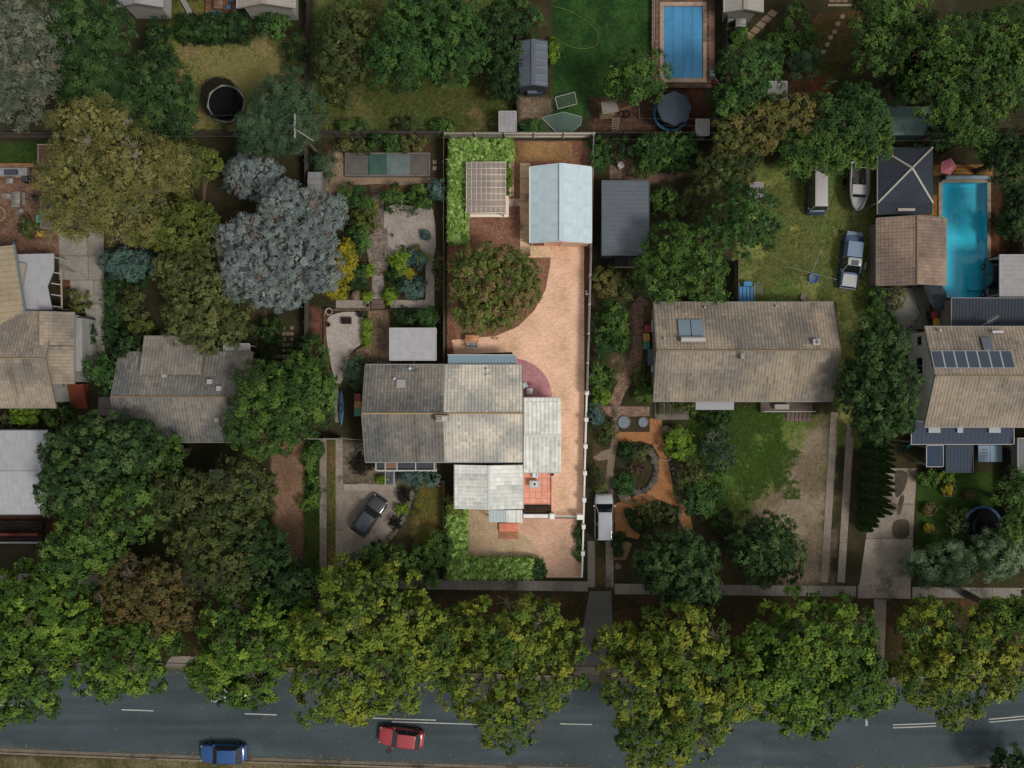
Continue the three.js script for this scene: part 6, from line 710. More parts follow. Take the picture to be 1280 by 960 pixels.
function car(name, label, px, py, head, o) {
  const [x, z] = P(px, py, .8), g = thing(name, label, o.cat || 'car', [x, 0, z], -head * Math.PI / 180); const L = o.L ?? 4.3, W = o.W ?? 1.76, H = o.H ?? 1.48; const paint = new THREE.MeshPhysicalMaterial({ color: C(...o.col), roughness: .38, metalness: o.metal ?? .1, clearcoat: 1, clearcoatRoughness: .06 }), roofM = o.roof ? new THREE.MeshPhysicalMaterial({ color: C(...o.roof), roughness: .4, clearcoat: .6 }) : paint;
  const hb = o.hb ?? .68, ht = o.ht ?? .9; const prof = o.prof || [[0, .62, .8], [.03, .78, .9], [.1, .84, .96], [.3, ht, 1], [.62, ht, 1], [.7, .9, 1], [.84, .82, .98], [.94, .72, .92], [.985, .6, .84], [1, .46, .74]];
  // body
  const st = prof.map(([t, y, wf]) => { const X = -L / 2 + t * L, w = W / 2 * wf; return [[X, y + .025, 0], [X, y + .015, w * .55], [X, y - .02, w * .86], [X, y - .12, w * .98], [X, Math.min(y - .16, .5), w], [X, .26, w * .97], [X, .2, w * .8], [X, .2, 0], [X, .2, -w * .8], [X, .26, -w * .97], [X, Math.min(y - .16, .5), -w], [X, y - .12, -w * .98], [X, y - .02, -w * .86], [X, y + .015, -w * .55]]; }); const body = mk('body', loft(st), paint, g);
  // cabin: belt and roof outlines
  const cb = o.cabin || { bx0: -.44, bx1: .2, rx0: -.33, rx1: .06 }; const b0 = cb.bx0 * L, b1 = cb.bx1 * L, r0 = cb.rx0 * L, r1 = cb.rx1 * L, wb = W / 2 * .93, wr = W / 2 * .72, yb = ht - .03, yr = H; const beltY = f => yb;
  const cab = mk('cabin', loft([[[b0, yb, wb], [b1, yb, wb], [b1, yb, -wb], [b0, yb, -wb]], [[r0, yr - .05, wr], [r1, yr - .05, wr], [r1, yr - .05, -wr], [r0, yr - .05, -wr]]].map(r => r.map(p => p))).toNonIndexed(), o.cabCol || M([26, 27, 29], { rough: .5 }), g); cab.geometry.computeVertexNormals();
  const rf = (() => { const s = []; for (let i = 0; i <= 8; i++) { const t = i / 8, X = lerp(r0 - .02, r1 + .02, t), e = Math.sin(Math.PI * clamp(t, .04, .96)), y = yr - .05 + .05 * Math.pow(e, .5), w = wr * (1.03 - .06 * Math.pow(Math.abs(2 * t - 1), 4)); s.push([[X, y + .015, 0], [X, y + .01, w * .6], [X, y - .01, w * .92], [X, y - .05, w * 1.03], [X, y - .06, 0], [X, y - .05, -w * 1.03], [X, y - .01, -w * .92], [X, y + .01, -w * .6]]); } return loft(s); })(); mk('roof', rf, roofM, g);
  const off = (a, n, d) => [a[0] + n[0] * d, a[1] + n[1] * d, a[2] + n[2] * d], lp = (a, b, t) => a.map((v, i) => lerp(v, b[i], t));
  const pane = (nm, A, B, Cc, D, n, ins = .06) => { const c = [0, 1, 2].map(i => (A[i] + B[i] + Cc[i] + D[i]) / 4); const q = [A, B, Cc, D].map(p => off(lp(p, c, ins), n, .014)); mk(nm, quadGeo(...q), glassDark, g); };
  pane('windscreen', [b1, yb, wb], [b1, yb, -wb], [r1, yr - .06, -wr], [r1, yr - .06, wr], [.6, .7, 0]); pane('rear_window', [b0, yb, -wb], [b0, yb, wb], [r0, yr - .06, wr], [r0, yr - .06, -wr], [-.6, .7, 0], .1); for (const s of [-1, 1]) { const bm = (b0 + b1) / 2, rm = (r0 + r1) / 2; pane('side_window', [b0, yb, s * wb], [bm, yb, s * wb], [rm, yr - .07, s * wr], [r0, yr - .07, s * wr], [0, .2, s], .08); pane('side_window', [bm, yb, s * wb], [b1, yb, s * wb], [r1, yr - .07, s * wr], [rm, yr - .07, s * wr], [0, .2, s], .08); box('pillar', g, paint, .07, .05, .05, bm, yb + .02, s * wb); for (const [A, B] of [[[b1, yb, s * wb], [r1, yr - .06, s * wr]], [[b0, yb, s * wb], [r0, yr - .06, s * wr]], [[bm, yb, s * wb], [rm, yr - .06, s * wr]]]) rod('pillar', g, roofM, A, B, .035, 5); }
  for (const sx of [-.31, .31]) for (const s of [-1, 1]) { const w = mk('wheel', cyl(.32, .32, .2, 20), tyreM, g); w.rotation.x = Math.PI / 2; w.position.set(sx * L, .32, s * (W / 2 - .09)); const rm = mk('rim', cyl(.2, .2, .21, 12), rimM, w); }
  for (const s of [-1, 1]) { const fr = prof[prof.length - 2]; box('headlight', g, lampM, .22, .1, .34, L / 2 - .2, fr[1] - .02, s * W * .33, .04); box('tail_light', g, redLamp, .1, .2, .2, -L / 2 + .06, .72, s * W * .36, .03); const m = box('wing_mirror', g, paint, .14, .12, .2, b1 - .18, yb + .1, s * (W / 2 + .07), .04); box('door_handle', g, paint, .16, .025, .03, -.1 * L, .72, s * (W / 2 + .004)); } box('number_plate', g, M([150, 150, 140]), .02, .11, .36, L / 2 - .005, .38, 0); box('front_bumper', g, o.bump || paint, .14, .2, W * .74, L / 2 - .04, .36, 0, .05); box('rear_bumper', g, o.bump || paint, .14, .24, W * .8, -L / 2 + .03, .42, 0, .05);
  return Object.assign(g, { L, W, H, paint });
}
car('hatchback', 'black hatchback parked diagonally on the grey gravel bay', 461, 645, -55, { col: [22, 26, 29], roof: [40, 48, 54], L: 4.15, H: 1.5 });  // roof colour paler than the black body, sky reflection painted in
car('sedan', 'red sedan driving on the street below the yellow-green tree', 501, 923, 187, { col: [150, 40, 48], L: 4.3, H: 1.42 });
{ const c = car('sedan', 'blue sedan parked at the kerb', 277.5, 943, 180, { col: [22, 74, 132], metal: .35, L: 4.35, H: 1.42 }); }
car('hatchback', 'white car half hidden under the dark green street tree', 285, 866, 0, { col: [164, 166, 168], L: 4.1 });
{ const c = car('van', 'white van with grey roof parked beside the lot boundary', 755, 646, -90, { cat: 'van', col: [156, 158, 160], roof: [146, 148, 152], L: 4.35, W: 1.8, H: 1.85, ht: 1.05, prof: [[0, .7, .9], [.02, 1.0, .96], [.1, 1.05, 1], [.6, 1.05, 1], [.74, 1.02, 1], [.86, .95, .98], [.95, .84, .92], [.985, .7, .84], [1, .5, .76]], cabin: { bx0: -.485, bx1: .29, rx0: -.46, rx1: .13 }, cabCol: M([150, 152, 154]) }); }
{ const c = car('pickup', 'dark blue pickup with white roof and bonnet on the grass yard', 1064, 327, 97, { cat: 'pickup', col: [30, 58, 98], roof: [152, 154, 152], L: 5.0, W: 1.8, H: 1.7, ht: .98, cabin: { bx0: -.06, bx1: .22, rx0: -.04, rx1: .1 }, prof: [[0, .86, .94], [.02, .9, .98], [.3, .92, 1], [.44, .96, 1], [.62, .98, 1], [.72, .98, 1], [.86, .95, .98], [.95, .9, .94], [.985, .75, .88], [1, .5, .8]] });
  box('bonnet_panel', c, M([150, 152, 150], { rough: .4 }), 1.15, .02, 1.34, 1.83, .985, 0, .008).rotation.z = -.06; box('canopy', c, M([98, 118, 142], { rough: .5 }), 1.5, .55, 1.5, -1.1, 1.2, 0, .08); box('tailgate', c, M([92, 112, 132], { rough: .5 }), .5, .05, 1.5, -2.6, .86, 0, .02); box('roof_hatch', c, M([86, 90, 94]), .5, .03, .7, .25, 1.71, 0, .01); box('open_door', c, M([150, 152, 150]), .7, .7, .05, .35, .95, -1.2); box('bull_bar', c, M([110, 112, 114], { metal: .6, rough: .4 }), .1, .35, 1.6, 2.56, .6, 0, .03); }
{ const c = car('camper_van', 'blue camper van with white roof on the grass yard', 1021, 239, 90, { cat: 'van', col: [44, 68, 84], roof: [158, 154, 152], L: 4.4, W: 1.75, H: 2.0, ht: 1.15, prof: [[0, .8, .92], [.02, 1.1, .97], [.5, 1.15, 1], [.86, 1.15, 1], [.95, 1.08, .96], [.985, .9, .92], [1, .6, .86]], cabin: { bx0: -.48, bx1: .43, rx0: -.46, rx1: .38 } }); for (const s of [-1, 1]) rod('roof_rail', c, steel, [-1.6, 2.02, s * .62], [1.4, 2.02, s * .62], .02); }
car('sedan', 'dark car under the white ribbed carport', 1244, 350, 90, { col: [40, 44, 48], L: 4.3 });
{ // boat on a trailer, bow towards +x
  const [x, z] = P(1072, 234, .9), g = thing('motorboat', 'white open motorboat on a trailer in the grass yard', 'boat', [x, 0, z], -Math.PI / 2 - .06); const L = 4.7; const hull = [], inn = []; for (let i = 0; i <= 12; i++) { const t = i / 12, X = -L / 2 + t * L, w = .92 * (t < .45 ? 1 : Math.sqrt(Math.max(.0008, 1 - Math.pow((t - .45) / .56, 2.1)))), sh = 1.25 + .18 * t * t, kl = .5 + .5 * Math.pow(t, 4); hull.push([[X, sh, w], [X, lerp(sh, kl, .55), w * .92], [X, kl, w * .1], [X, kl, -w * .1], [X, lerp(sh, kl, .55), -w * .92], [X, sh, -w], [X, sh, -w * .86], [X, sh - .35, -w * .8], [X, sh - .35, w * .8], [X, sh, w * .86]]); }
  mk('hull', loft(hull), M([152, 152, 150], { rough: .35 }), g); box('deck', g, M([160, 158, 156], { rough: .5 }), 1.0, .06, 1.3, .35, 1.3, 0, .02); const ws = box('windscreen', g, glassDark, .04, .3, 1.2, .95, 1.42, 0); ws.rotation.z = .6; for (const s of [-1, 1]) box('seat', g, M([60, 60, 62]), .45, .3, .45, -.5, 1.12, s * .42, .05); box('outboard_motor', g, M([40, 42, 44]), .35, .8, .35, -L / 2 - .15, 1.2, 0, .08); box('floor', g, M([86, 84, 80], { tex: 'wood' }), 2.6, .04, 1.4, -.9, .93, 0); for (const s of [-1, 1]) { rod('gunwale_rail', g, M([170, 170, 170]), [-1.8, 1.45, s * .86], [.8, 1.5, s * .84], .02); rod('bow_rail', g, M([170, 170, 170]), [.8, 1.5, s * .8], [2.2, 1.6, s * .2], .02); rod('canopy_frame', g, M([160, 160, 158]), [-1.6, 1.35, s * .9], [-1.5, 2.2, s * .85], .02); } rod('canopy_frame', g, M([160, 160, 158]), [-1.5, 2.2, -.85], [-1.5, 2.2, .85], .02); for (const s of [-1, 1]) { rod('trailer_beam', g, steel, [-1.8, .42, s * .5], [1.4, .42, s * .35], .05); const w = mk('wheel', cyl(.3, .3, .18, 18), tyreM, g); w.rotation.x = Math.PI / 2; w.position.set(-.6, .3, s * 1.0); } rod('trailer_tongue', g, steel, [1.2, .42, 0], [3.0, .4, 0], .05); }

// ================================================================ small things
function bin(label, px, py, lid, group, body = [44, 56, 48]) { const [x, z] = P(px, py, 1), g = thing('wheelie_bin', label, 'bin', [x, 0, z], R0() * .2 - .1, group); const b = mk('bin_body', (() => { const c = new THREE.CylinderGeometry(.4, .33, .95, 4, 1); c.rotateY(Math.PI / 4); return c; })(), M(body, { rough: .6 }), g); b.position.y = .53; const l = box('lid', g, M(lid, { rough: .5 }), .64, .08, .7, 0, 1.04, 0, .03); box('handle', l, M(lid, { rough: .5 }), .5, .04, .06, 0, .02, -.37); for (const s of [-1, 1]) { const w = mk('wheel', cyl(.1, .1, .05, 10), tyreM, g); w.rotation.z = Math.PI / 2; w.position.set(s * .28, .1, -.3); } return g; }
bin('red-lidded wheelie bin beside the long brown house', 809.5, 411, [132, 40, 46]); bin('yellow-lidded wheelie bin beside the long brown house', 808, 422, [156, 120, 44]); bin('green-lidded wheelie bin beside the long brown house', 808, 432, [40, 104, 76]);
bin('red-lidded wheelie bin beside the left duplex half', 447, 497, [124, 44, 44]); bin('yellow-lidded wheelie bin beside the left duplex half', 447, 506, [154, 116, 56]); bin('green-lidded wheelie bin beside the left duplex half', 447, 515.5, [62, 116, 92]);
bin('red-lidded wheelie bin in the concrete courtyard', 1168, 394, [136, 32, 30]); bin('yellow-lidded wheelie bin in the concrete courtyard', 1170.5, 403.5, [166, 134, 30]); bin('green-lidded bin beside the flat grey garage', 49.5, 274, [72, 128, 104]);
const put = (px, py, h = 0) => { const p = P(px, py, h); return [p[0], 0, p[1]]; };
{ const g = thing('storage_box', 'dark grey storage cabinet below the wheelie bins of the long house', 'cabinet', put(812, 447)); box('cabinet', g, M([62, 70, 76]), .7, 1.2, 1.5, 0, .6, 0, .02); box('lid', g, M([70, 80, 88], { rough: .5 }), .76, .05, 1.56, 0, 1.23, 0, .01); }
{ const g = thing('toy_box', 'yellow toy crate on the red earth patio', 'crate', put(53, 293)); box('crate', g, M([166, 136, 60]), .62, .5, .55, 0, .25, 0, .03); box('lid', g, M([172, 142, 66]), .64, .05, .57, 0, .53, 0, .02); }
function trampoline(label, px, py, R, o) { const g = thing('trampoline', label, 'trampoline', put(px, py, .8)); const y = .8; mk('mat', new THREE.CylinderGeometry(R * .88, R * .88, .03, 28), M([18, 18, 20]), g).position.y = y - .05; const pad = mk('pad', (() => { const s = new THREE.Shape(); s.absarc(0, 0, R, 0, Math.PI * 2); const h = new THREE.Path(); h.absarc(0, 0, R * .87, 0, Math.PI * 2); s.holes.push(h); const e = new THREE.ExtrudeGeometry(s, { depth: .05, bevelEnabled: false, curveSegments: 32 }); e.rotateX(-Math.PI / 2); return e; })(), M(o.pad, { rough: .6 }), g); pad.position.y = y - .03; const ring = mk('frame', new THREE.TorusGeometry(R * .97, .04, 6, 32), steel, g); ring.rotation.x = Math.PI / 2; ring.position.y = y - .08; for (let i = 0; i < 8; i++) { const a = i / 8 * 6.283 + .2; rod(i % 2 ? 'leg' : 'leg', g, steel, [Math.cos(a) * R * .97, 0, Math.sin(a) * R * .97], [Math.cos(a) * R * .97, y - .08, Math.sin(a) * R * .97], .03); if (o.top) rod('net_pole', g, dark, [Math.cos(a) * R, y - .1, Math.sin(a) * R], [Math.cos(a) * R * 1.04, o.top, Math.sin(a) * R * 1.04], .025); }
  if (o.top) { const n = mk('net', new THREE.CylinderGeometry(R * 1.03, R * .98, o.top - y, 8, 1, true), M([22, 22, 24], { op: o.netOp ?? .55 }), g); n.position.y = (o.top + y) / 2; n.rotation.y = .2; for (let i = 0; i < 8; i++) { const a = i / 8 * 6.283 + .2, b = (i + 1) / 8 * 6.283 + .2, q = R * 1.04; rod('top_rail', g, dark, [Math.cos(a) * q, o.top, Math.sin(a) * q], [Math.cos(b) * q, o.top, Math.sin(b) * q], .03); } } if (o.roof) { const c = mk('canopy', new THREE.ConeGeometry(R * .95, .3, 8), M(o.roof, { tex: 'fabric' }), g); c.position.y = o.top + .1; } return g; }
trampoline('netted trampoline with cream pad on the dry lawn', 282, 129, 1.85, { pad: [128, 130, 114], top: 2.5, netOp: .85 }); trampoline('trampoline with blue pad and dark shade canopy', 839, 142, 1.7, { pad: [58, 110, 150], top: 2.3, roof: [62, 70, 80], netOp: .25 }); trampoline('blue-ringed trampoline on the hexagon bed lawn', 1229, 656, 1.8, { pad: [30, 84, 136], top: 2.3, netOp: .5 });
{ const g = thing('soccer_goal', 'small white soccer goal lying on the green lawn', 'goal', put(707, 129), .26); const w = M([150, 152, 150]); const c = [[-.95, -.5], [.95, -.5], [.95, .5], [-.95, .5]]; for (let i = 0; i < 4; i++) { const a = c[i], b = c[(i + 1) % 4]; rod('bar', g, w, [a[0], i < 2 ? .9 : .5, a[1]], [b[0], i < 1 || i > 2 ? .9 : .5, b[1]], .035); } for (const [x, z] of c) rod('post', g, w, [x, 0, z], [x, .8, z], .035); mk('net', quadGeo([-.95, .7, -.5], [.95, .7, -.5], [.95, .3, .5], [-.95, .3, .5]), M([120, 130, 120], { op: .15 }), g); }
{ const g = thing('cricket_net', 'green netting draped over a practice frame at the back fence', 'net'); const nm = M([84, 106, 96], { op: .72 }), pt = (x, y, h) => { const p = P(x, y, h); return [p[0], h, p[1]]; }; const A = pt(677, 147, 1.2), B = pt(704, 140, 2.1), D = pt(727, 146, 1.6), E = pt(697, 167, .4), F = pt(726, 156, 1), G = pt(712, 167, .4); for (const q of [[A, B, E], [B, D, F], [B, F, G], [B, G, E]]) { const b = new THREE.BufferGeometry(); b.setAttribute('position', new THREE.Float32BufferAttribute(q.flat(), 3)); b.computeVertexNormals(); mk('net', b, nm, g); } for (const [a, b] of [[A, B], [B, D], [A, E], [D, F], [F, G]]) rod('frame', g, M([140, 148, 144]), a, b, .03); for (const a of [A, B, D, F]) rod('pole', g, steel, [a[0], 0, a[2]], a, .03); }
{ const g = thing('barbecue', 'blue-grey barbecue trolley at the shed door', 'barbecue', put(668, 117)); box('cabinet', g, M([60, 66, 74]), 1.5, .8, .65, 0, .45, 0, .03); box('lid', g, M([84, 98, 112], { rough: .4 }), .9, .16, .66, -.25, .93, 0, .05); mk('burner', cyl(.2, .2, .05, 14), M([40, 42, 46]), g).position.set(.5, .88, 0); for (const s of [-1, 1]) { const w = mk('wheel', cyl(.08, .08, .05, 8), tyreM, g); w.rotation.x = Math.PI / 2; w.position.set(s * .6, .08, .3); } }
{ const g = thing('play_frame', 'timber climbing frame with grey canvas roof', 'climbing frame', put(757, 146), .12); const tm = M([110, 92, 74], { tex: 'wood' }); for (const a of [-1, 1]) for (const b of [-1, 1]) rod('post', g, tm, [a * .8, 0, b * .6], [a * .8, 2.1, b * .6], .05); const c = box('canvas_roof', g, M([128, 122, 114], { tex: 'fabric' }), 1.5, .03, 1.1, .15, 2.15, -.15); c.rotation.z = .1; rod('top_beam', g, tm, [-.8, 2.0, .6], [2.9, 2.0, -.2], .05); rod('a_frame', g, tm, [2.9, 2.0, -.2], [3.2, 0, .6], .05); rod('a_frame', g, tm, [2.9, 2.0, -.2], [2.9, 0, -1], .05); box('platform', g, tm, 1.5, .06, 1.1, 0, 1.1, 0); for (let i = 0; i < 6; i++) rod('rung', g, M([140, 132, 120]), [.4, .25 + i * .25, 1.5 - i * .14], [1.0, .25 + i * .25, 1.5 - i * .14], .03); for (const x of [.4, 1]) rod('ladder_rail', g, M([140, 132, 120]), [x, 0, 1.65], [x, 1.7, .7], .03); const tyre = mk('swing_tyre', new THREE.TorusGeometry(.3, .1, 8, 18), tyreM, g); tyre.rotation.x = Math.PI / 2; tyre.position.set(1.9, .6, .2); }
{ const c = new THREE.CatmullRomCurve3([[692, 8], [712, 14], [735, 28], [748, 44], [746, 56], [730, 61], [712, 58], [700, 52]].map(p => { const q = P(...p); return new THREE.Vector3(q[0], .03, q[1]); })); tag(mk('garden_hose', new THREE.TubeGeometry(c, 60, .022, 5), M([110, 116, 62])), 'yellow-green garden hose curving across the green lawn', 'hose'); }
{ const c = new THREE.CatmullRomCurve3([[240, 46], [252, 52], [262, 49], [256, 54], [246, 52], [260, 55], [272, 47], [280, 45]].map(p => { const q = P(...p); return new THREE.Vector3(q[0], .04, q[1]); })); tag(mk('garden_hose', new THREE.TubeGeometry(c, 60, .03, 5), M([126, 120, 108])), 'pale coiled hose lying below the deck hedge', 'hose'); }
// furniture
function chair(label, px, py, turn, col, group, y0 = 0) { const p = put(px, py, .6); p[1] = y0; const g = thing('garden_chair', label, 'chair', p, turn, group), m = M(col, { rough: .6 }); box('seat', g, m, .46, .05, .46, 0, .44, 0, .02); const b = box('backrest', g, m, .46, .5, .05, 0, .7, -.22, .02); b.rotation.x = -.15; for (const a of [-1, 1]) for (const c of [-1, 1]) box('leg', g, m, .04, .42, .04, a * .2, .21, c * .2); for (const a of [-1, 1]) box('armrest', g, m, .05, .04, .42, a * .23, .64, 0); return g; }
function table(label, px, py, w, d, col, turn = 0, h = .74, y0 = 0) { const p = put(px, py, h); p[1] = y0; const g = thing('garden_table', label, 'table', p, turn), m = M(col, { tex: 'wood', rough: .6 }); box('table_top', g, m, w, .05, d, 0, h, 0, .015); for (const a of [-1, 1]) for (const b of [-1, 1]) box('leg', g, m, .06, h, .06, a * (w / 2 - .08), h / 2, b * (d / 2 - .08)); return g; }
table('long pale table on the red earth patio', 19.5, 249, .85, 1.5, [126, 120, 114]); for (const [x, y, a, l] of [[9, 245, 1.57, 'pale chair left of the long patio table'], [30, 244, -1.57, 'upper pale chair right of the long patio table'], [30, 252, -1.57, 'lower pale chair right of the long patio table'], [25, 264, 3.4, 'pale chair at the foot of the long patio table']]) chair(l, x, y, a, [132, 124, 120], 'chairs round the long patio table');
{ const g = thing('barbecue', 'black barbecue on the red earth patio', 'barbecue', put(40, 227)); box('cabinet', g, M([34, 34, 36]), .9, .85, .5, 0, .43, 0, .03); box('hood', g, M([46, 48, 50], { rough: .4 }), .6, .2, .5, -.1, .95, 0, .08); box('side_shelf', g, M([60, 60, 62]), .3, .03, .45, .6, .82, 0); }
{ const g = thing('raised_planter', 'raised white garden bed with timber edge above the patio', 'garden bed'); mk('edging', polyGeo(rectP(-30, 205.5, 46, 210.5), 0, .45), M([136, 104, 78], { tex: 'wood' }), g); mk('bed', polyGeo(rectP(-30, 211, 37, 221), 0, .4), M([130, 132, 132], { tex: 'concrete' }), g); mk('edging', polyGeo(rectP(-30, 221.4, 37, 223.5), 0, .45), M([132, 112, 90], { tex: 'wood' }), g); mk('box', polyGeo(rectP(10, 214, 26, 220), .41, .62), M([60, 66, 74]), g); }
chair('small black chair standing alone on the red earth patio', 44, 248, .4, [40, 40, 42]); table('low white side table near the raised white bed', 12, 226, .7, .5, [140, 136, 132], 0, .5);
{ const g = thing('fire_ring', 'brick fire ring at the edge of the red earth patio', 'fire ring', put(0, 268)); for (let i = 0; i < 12; i++) { const a = i / 12 * 6.283; const b = box('brick', g, M([132, 108, 90], { tex: 'brick' }), .3, .25, .2, Math.cos(a) * .65, .125, Math.sin(a) * .65); b.rotation.y = -a + Math.PI / 2; } }
for (const [x, y, c, l] of [[18, 305, [80, 110, 118], 'teal bicycle-like toy at the tan house corner'], [12, 315, [96, 70, 84], 'purple toy at the tan house corner']]) { const g = thing('toy_scooter', l, 'toy', put(x, y), 1); box('deck', g, M(c), .6, .08, .16, 0, .18, 0, .02); rod('stem', g, steel, [.28, .18, 0], [.2, .8, 0], .02); rod('handlebar', g, steel, [.2, .8, -.2], [.2, .8, .2], .02); for (const s of [-.3, .3]) { const w = mk('wheel', cyl(.1, .1, .05, 12), tyreM, g); w.rotation.x = Math.PI / 2; w.position.set(s, .1, 0); } }
table('orange-brown outdoor table under the bronze-leaved tree of the lot', 590, 423.5, 1.3, .75, [196, 138, 96]); for (const s of [0, 1]) chair(s ? 'right grey chair at the orange-brown outdoor table' : 'left grey chair at the orange-brown outdoor table', 586.5 + s * 7.5, 431, Math.PI, [128, 132, 138], 'chairs at the orange-brown outdoor table');
table('small white square table on the rose pink patio', 662, 489, .6, .55, [214, 214, 214], 0, .7, .02); chair('pale wire chair on the rose pink patio', 656, 482, .5, [176, 188, 190], undefined, .02);
{ const g = thing('patio_heater_table', 'grey square fire table on the orange terracotta patio', 'table', [put(668, 604)[0], .12, put(668, 604)[2]]); box('base', g, M([132, 134, 136]), .8, .55, .5, 0, .275, 0, .03); box('table_top', g, M([176, 178, 178], { rough: .5 }), 1.0, .06, .68, 0, .58, 0, .02); mk('burner', cyl(.12, .12, .04, 14), M([50, 52, 54]), g).position.y = .63; box('burner_tray', g, M([214, 214, 212]), .45, .02, .4, 0, .617, 0); }
chair('white chair against the wing wall on the terracotta patio', 669, 594, 0, [206, 214, 220], undefined, .12);
{ const g = thing('flower_pot', 'small dark pot at the corner of the terracotta patio', 'pot', [put(690, 592)[0], .12, put(690, 592)[2]]); mk('pot', new THREE.LatheGeometry([[0, 0], [.1, 0], [.15, .3], [.17, .32], [.14, .32], [.12, .28], [0, .28]].map(p => new THREE.Vector2(...p)), 14), M([70, 60, 54]), g); mk('soil', cyl(.12, .12, .01, 12), M([50, 40, 32]), g).position.y = .29; }
function pot(label, px, py, R, h, col, group) { const g = thing('flower_pot', label, 'pot', put(px, py), 0, group); mk('pot', new THREE.LatheGeometry([[0, 0], [R * .7, 0], [R, h], [R, h + .03], [R * .72, h + .03], [R * .68, h - .08], [0, h - .08]].map(p => new THREE.Vector2(...p)), 18), M(col, { tex: 'weather' }), g); mk('soil', cyl(R * .66, R * .66, .02, 14), M([34, 30, 26]), g).position.y = h - .06; return g; }
pot('large white round pot at the corner of the pebble terrace', 412.5, 390, .36, .5, [150, 146, 138]); pot('pale round pot on the low garden wall', 460, 382, .26, .4, [120, 116, 106]); pot('upper pale round pot beside the duplex sunroom', 548.5, 596, .28, .4, [132, 112, 98]); pot('lower pale round pot beside the duplex sunroom', 550, 604, .28, .4, [128, 106, 92]); pot('white round pot at the front corner of the left duplex half', 451, 565, .3, .35, [140, 134, 124]); pot('dark pot on the white pebbles next to the round bed', 504, 309, .16, .3, [52, 52, 56]); pot('grey pot beside the orange-brown potted shrub', 508.5, 313, .2, .35, [84, 86, 92]); pot('small dark pot in the pebble corner by the fence', 524, 257, .15, .28, [70, 64, 56]); pot('second small dark pot in the pebble corner by the fence', 532, 257, .15, .28, [64, 58, 52]); pot('dark blue pot beside the pebble terrace', 451, 394, .28, .5, [36, 40, 52]); pot('red-brown pot under the lime plants by the terrace edge', 411, 406, .24, .35, [84, 52, 46]);
{ const g = thing('fire_pit', 'dark rectangular fire pit on the white pebbles', 'fire pit', put(433.5, 401)); for (const [w, d, x, z] of [[.95, .1, 0, -.26], [.95, .1, 0, .26], [.1, .42, -.42, 0], [.1, .42, .42, 0]]) box('rim', g, M([58, 44, 38]), w, .35, d, x, .175, z, .02); box('ash_bed', g, M([44, 38, 36], { tex: 'mulch' }), .76, .2, .42, 0, .1, 0); }
{ const [x, z] = P(491, 294), g = thing('dead_shrub', 'small bare brown shrub on the white pebbles', 'shrub', [x, 0, z]); const gs = []; const r = rng(9); for (let i = 0; i < 40; i++) gs.push(rodGeo([0, .05, 0], [gs3(r) * .5, .3 + .4 * r(), gs3(r) * .5], .012, .004, 3)); mk('twigs', mergeGeometries(gs), M([92, 78, 68]), g); }
tree('small green tuft on the white pebbles near the lot fence', 'teal', [[532, 293, 5, 4, .6]]);
// rotary clothesline
{ const g = thing('clothesline', 'rotary clothesline with long arms on the grass yard', 'clothesline', put(1005, 345)); rod('mast', g, steel, [0, 0, 0], [0, 2.0, 0], .04); const q = [[-1, -.25], [1.1, .3], [-.35, 1.1], [.4, -1.1]]; const e = q.map(([a, b]) => [a * 2.1, 2.1, b * 2.1]); for (const p of e) rod('arm', g, M([130, 130, 126]), [0, 1.9, 0], p, .025); const o = [0, 3, 1, 2]; for (const f of [.45, .7, .97]) for (let i = 0; i < 4; i++) { const a = e[o[i]], b = e[o[(i + 1) % 4]]; rod('line', g, M([120, 120, 116]), [a[0] * f, 2.05, a[2] * f], [b[0] * f, 2.05, b[2] * f], .006, 3); } }
{ const g = thing('paddling_pool', 'small round blue paddling shell on the grass yard', 'paddling pool', put(1016, 348)); mk('shell', new THREE.LatheGeometry([[0, .05], [.36, .06], [.44, .25], [.5, .26], [.47, .2], [.4, .0], [0, 0]].map(p => new THREE.Vector2(...p)), 20), M([62, 100, 156], { rough: .5 }), g); }
{ const g = thing('feed_bowl', 'white round bowl behind the long brown house', 'bowl', put(1003.5, 372)); mk('bowl', new THREE.LatheGeometry([[0, .0], [.2, 0], [.32, .22], [.3, .24], [.18, .05], [0, .04]].map(p => new THREE.Vector2(...p)), 18), M([150, 144, 134]), g); }
// folded blue outdoor items behind the long house
{ const g = thing('sun_lounger', 'bright blue loungers stacked behind the long brown house', 'lounger', put(932, 366)); const bm = M([52, 116, 158], { rough: .6 }); for (let i = 0; i < 4; i++) box('slat', g, bm, .3, .06, 1.5, -.6 + i * .35, .45, .2, .02); box('headrest', g, bm, .9, .3, .5, 0, .6, -.8, .12); for (const s of [-1, 1]) rod('frame', g, M([150, 152, 154]), [s * .75, .4, -.9], [s * .75, .4, 1], .03); for (const a of [-1, 1]) for (const b of [-1, 1]) rod('leg', g, M([150, 152, 154]), [a * .75, 0, b * .7], [a * .75, .4, b * .7], .03); }
{ const g = thing('wire_rack', 'grey wire rack beside the blue loungers', 'rack', put(944, 362)); for (let i = 0; i < 5; i++) rod('bar', g, M([126, 128, 130]), [-.35, .9, -.5 + i * .25], [.35, .9, -.5 + i * .25], .02); for (const s of [-1, 1]) { rod('rail', g, M([126, 128, 130]), [s * .35, .9, -.55], [s * .35, .9, .55], .025); for (const b of [-1, 1]) rod('leg', g, M([126, 128, 130]), [s * .35, 0, b * .5], [s * .35, .9, b * .5], .025); } }
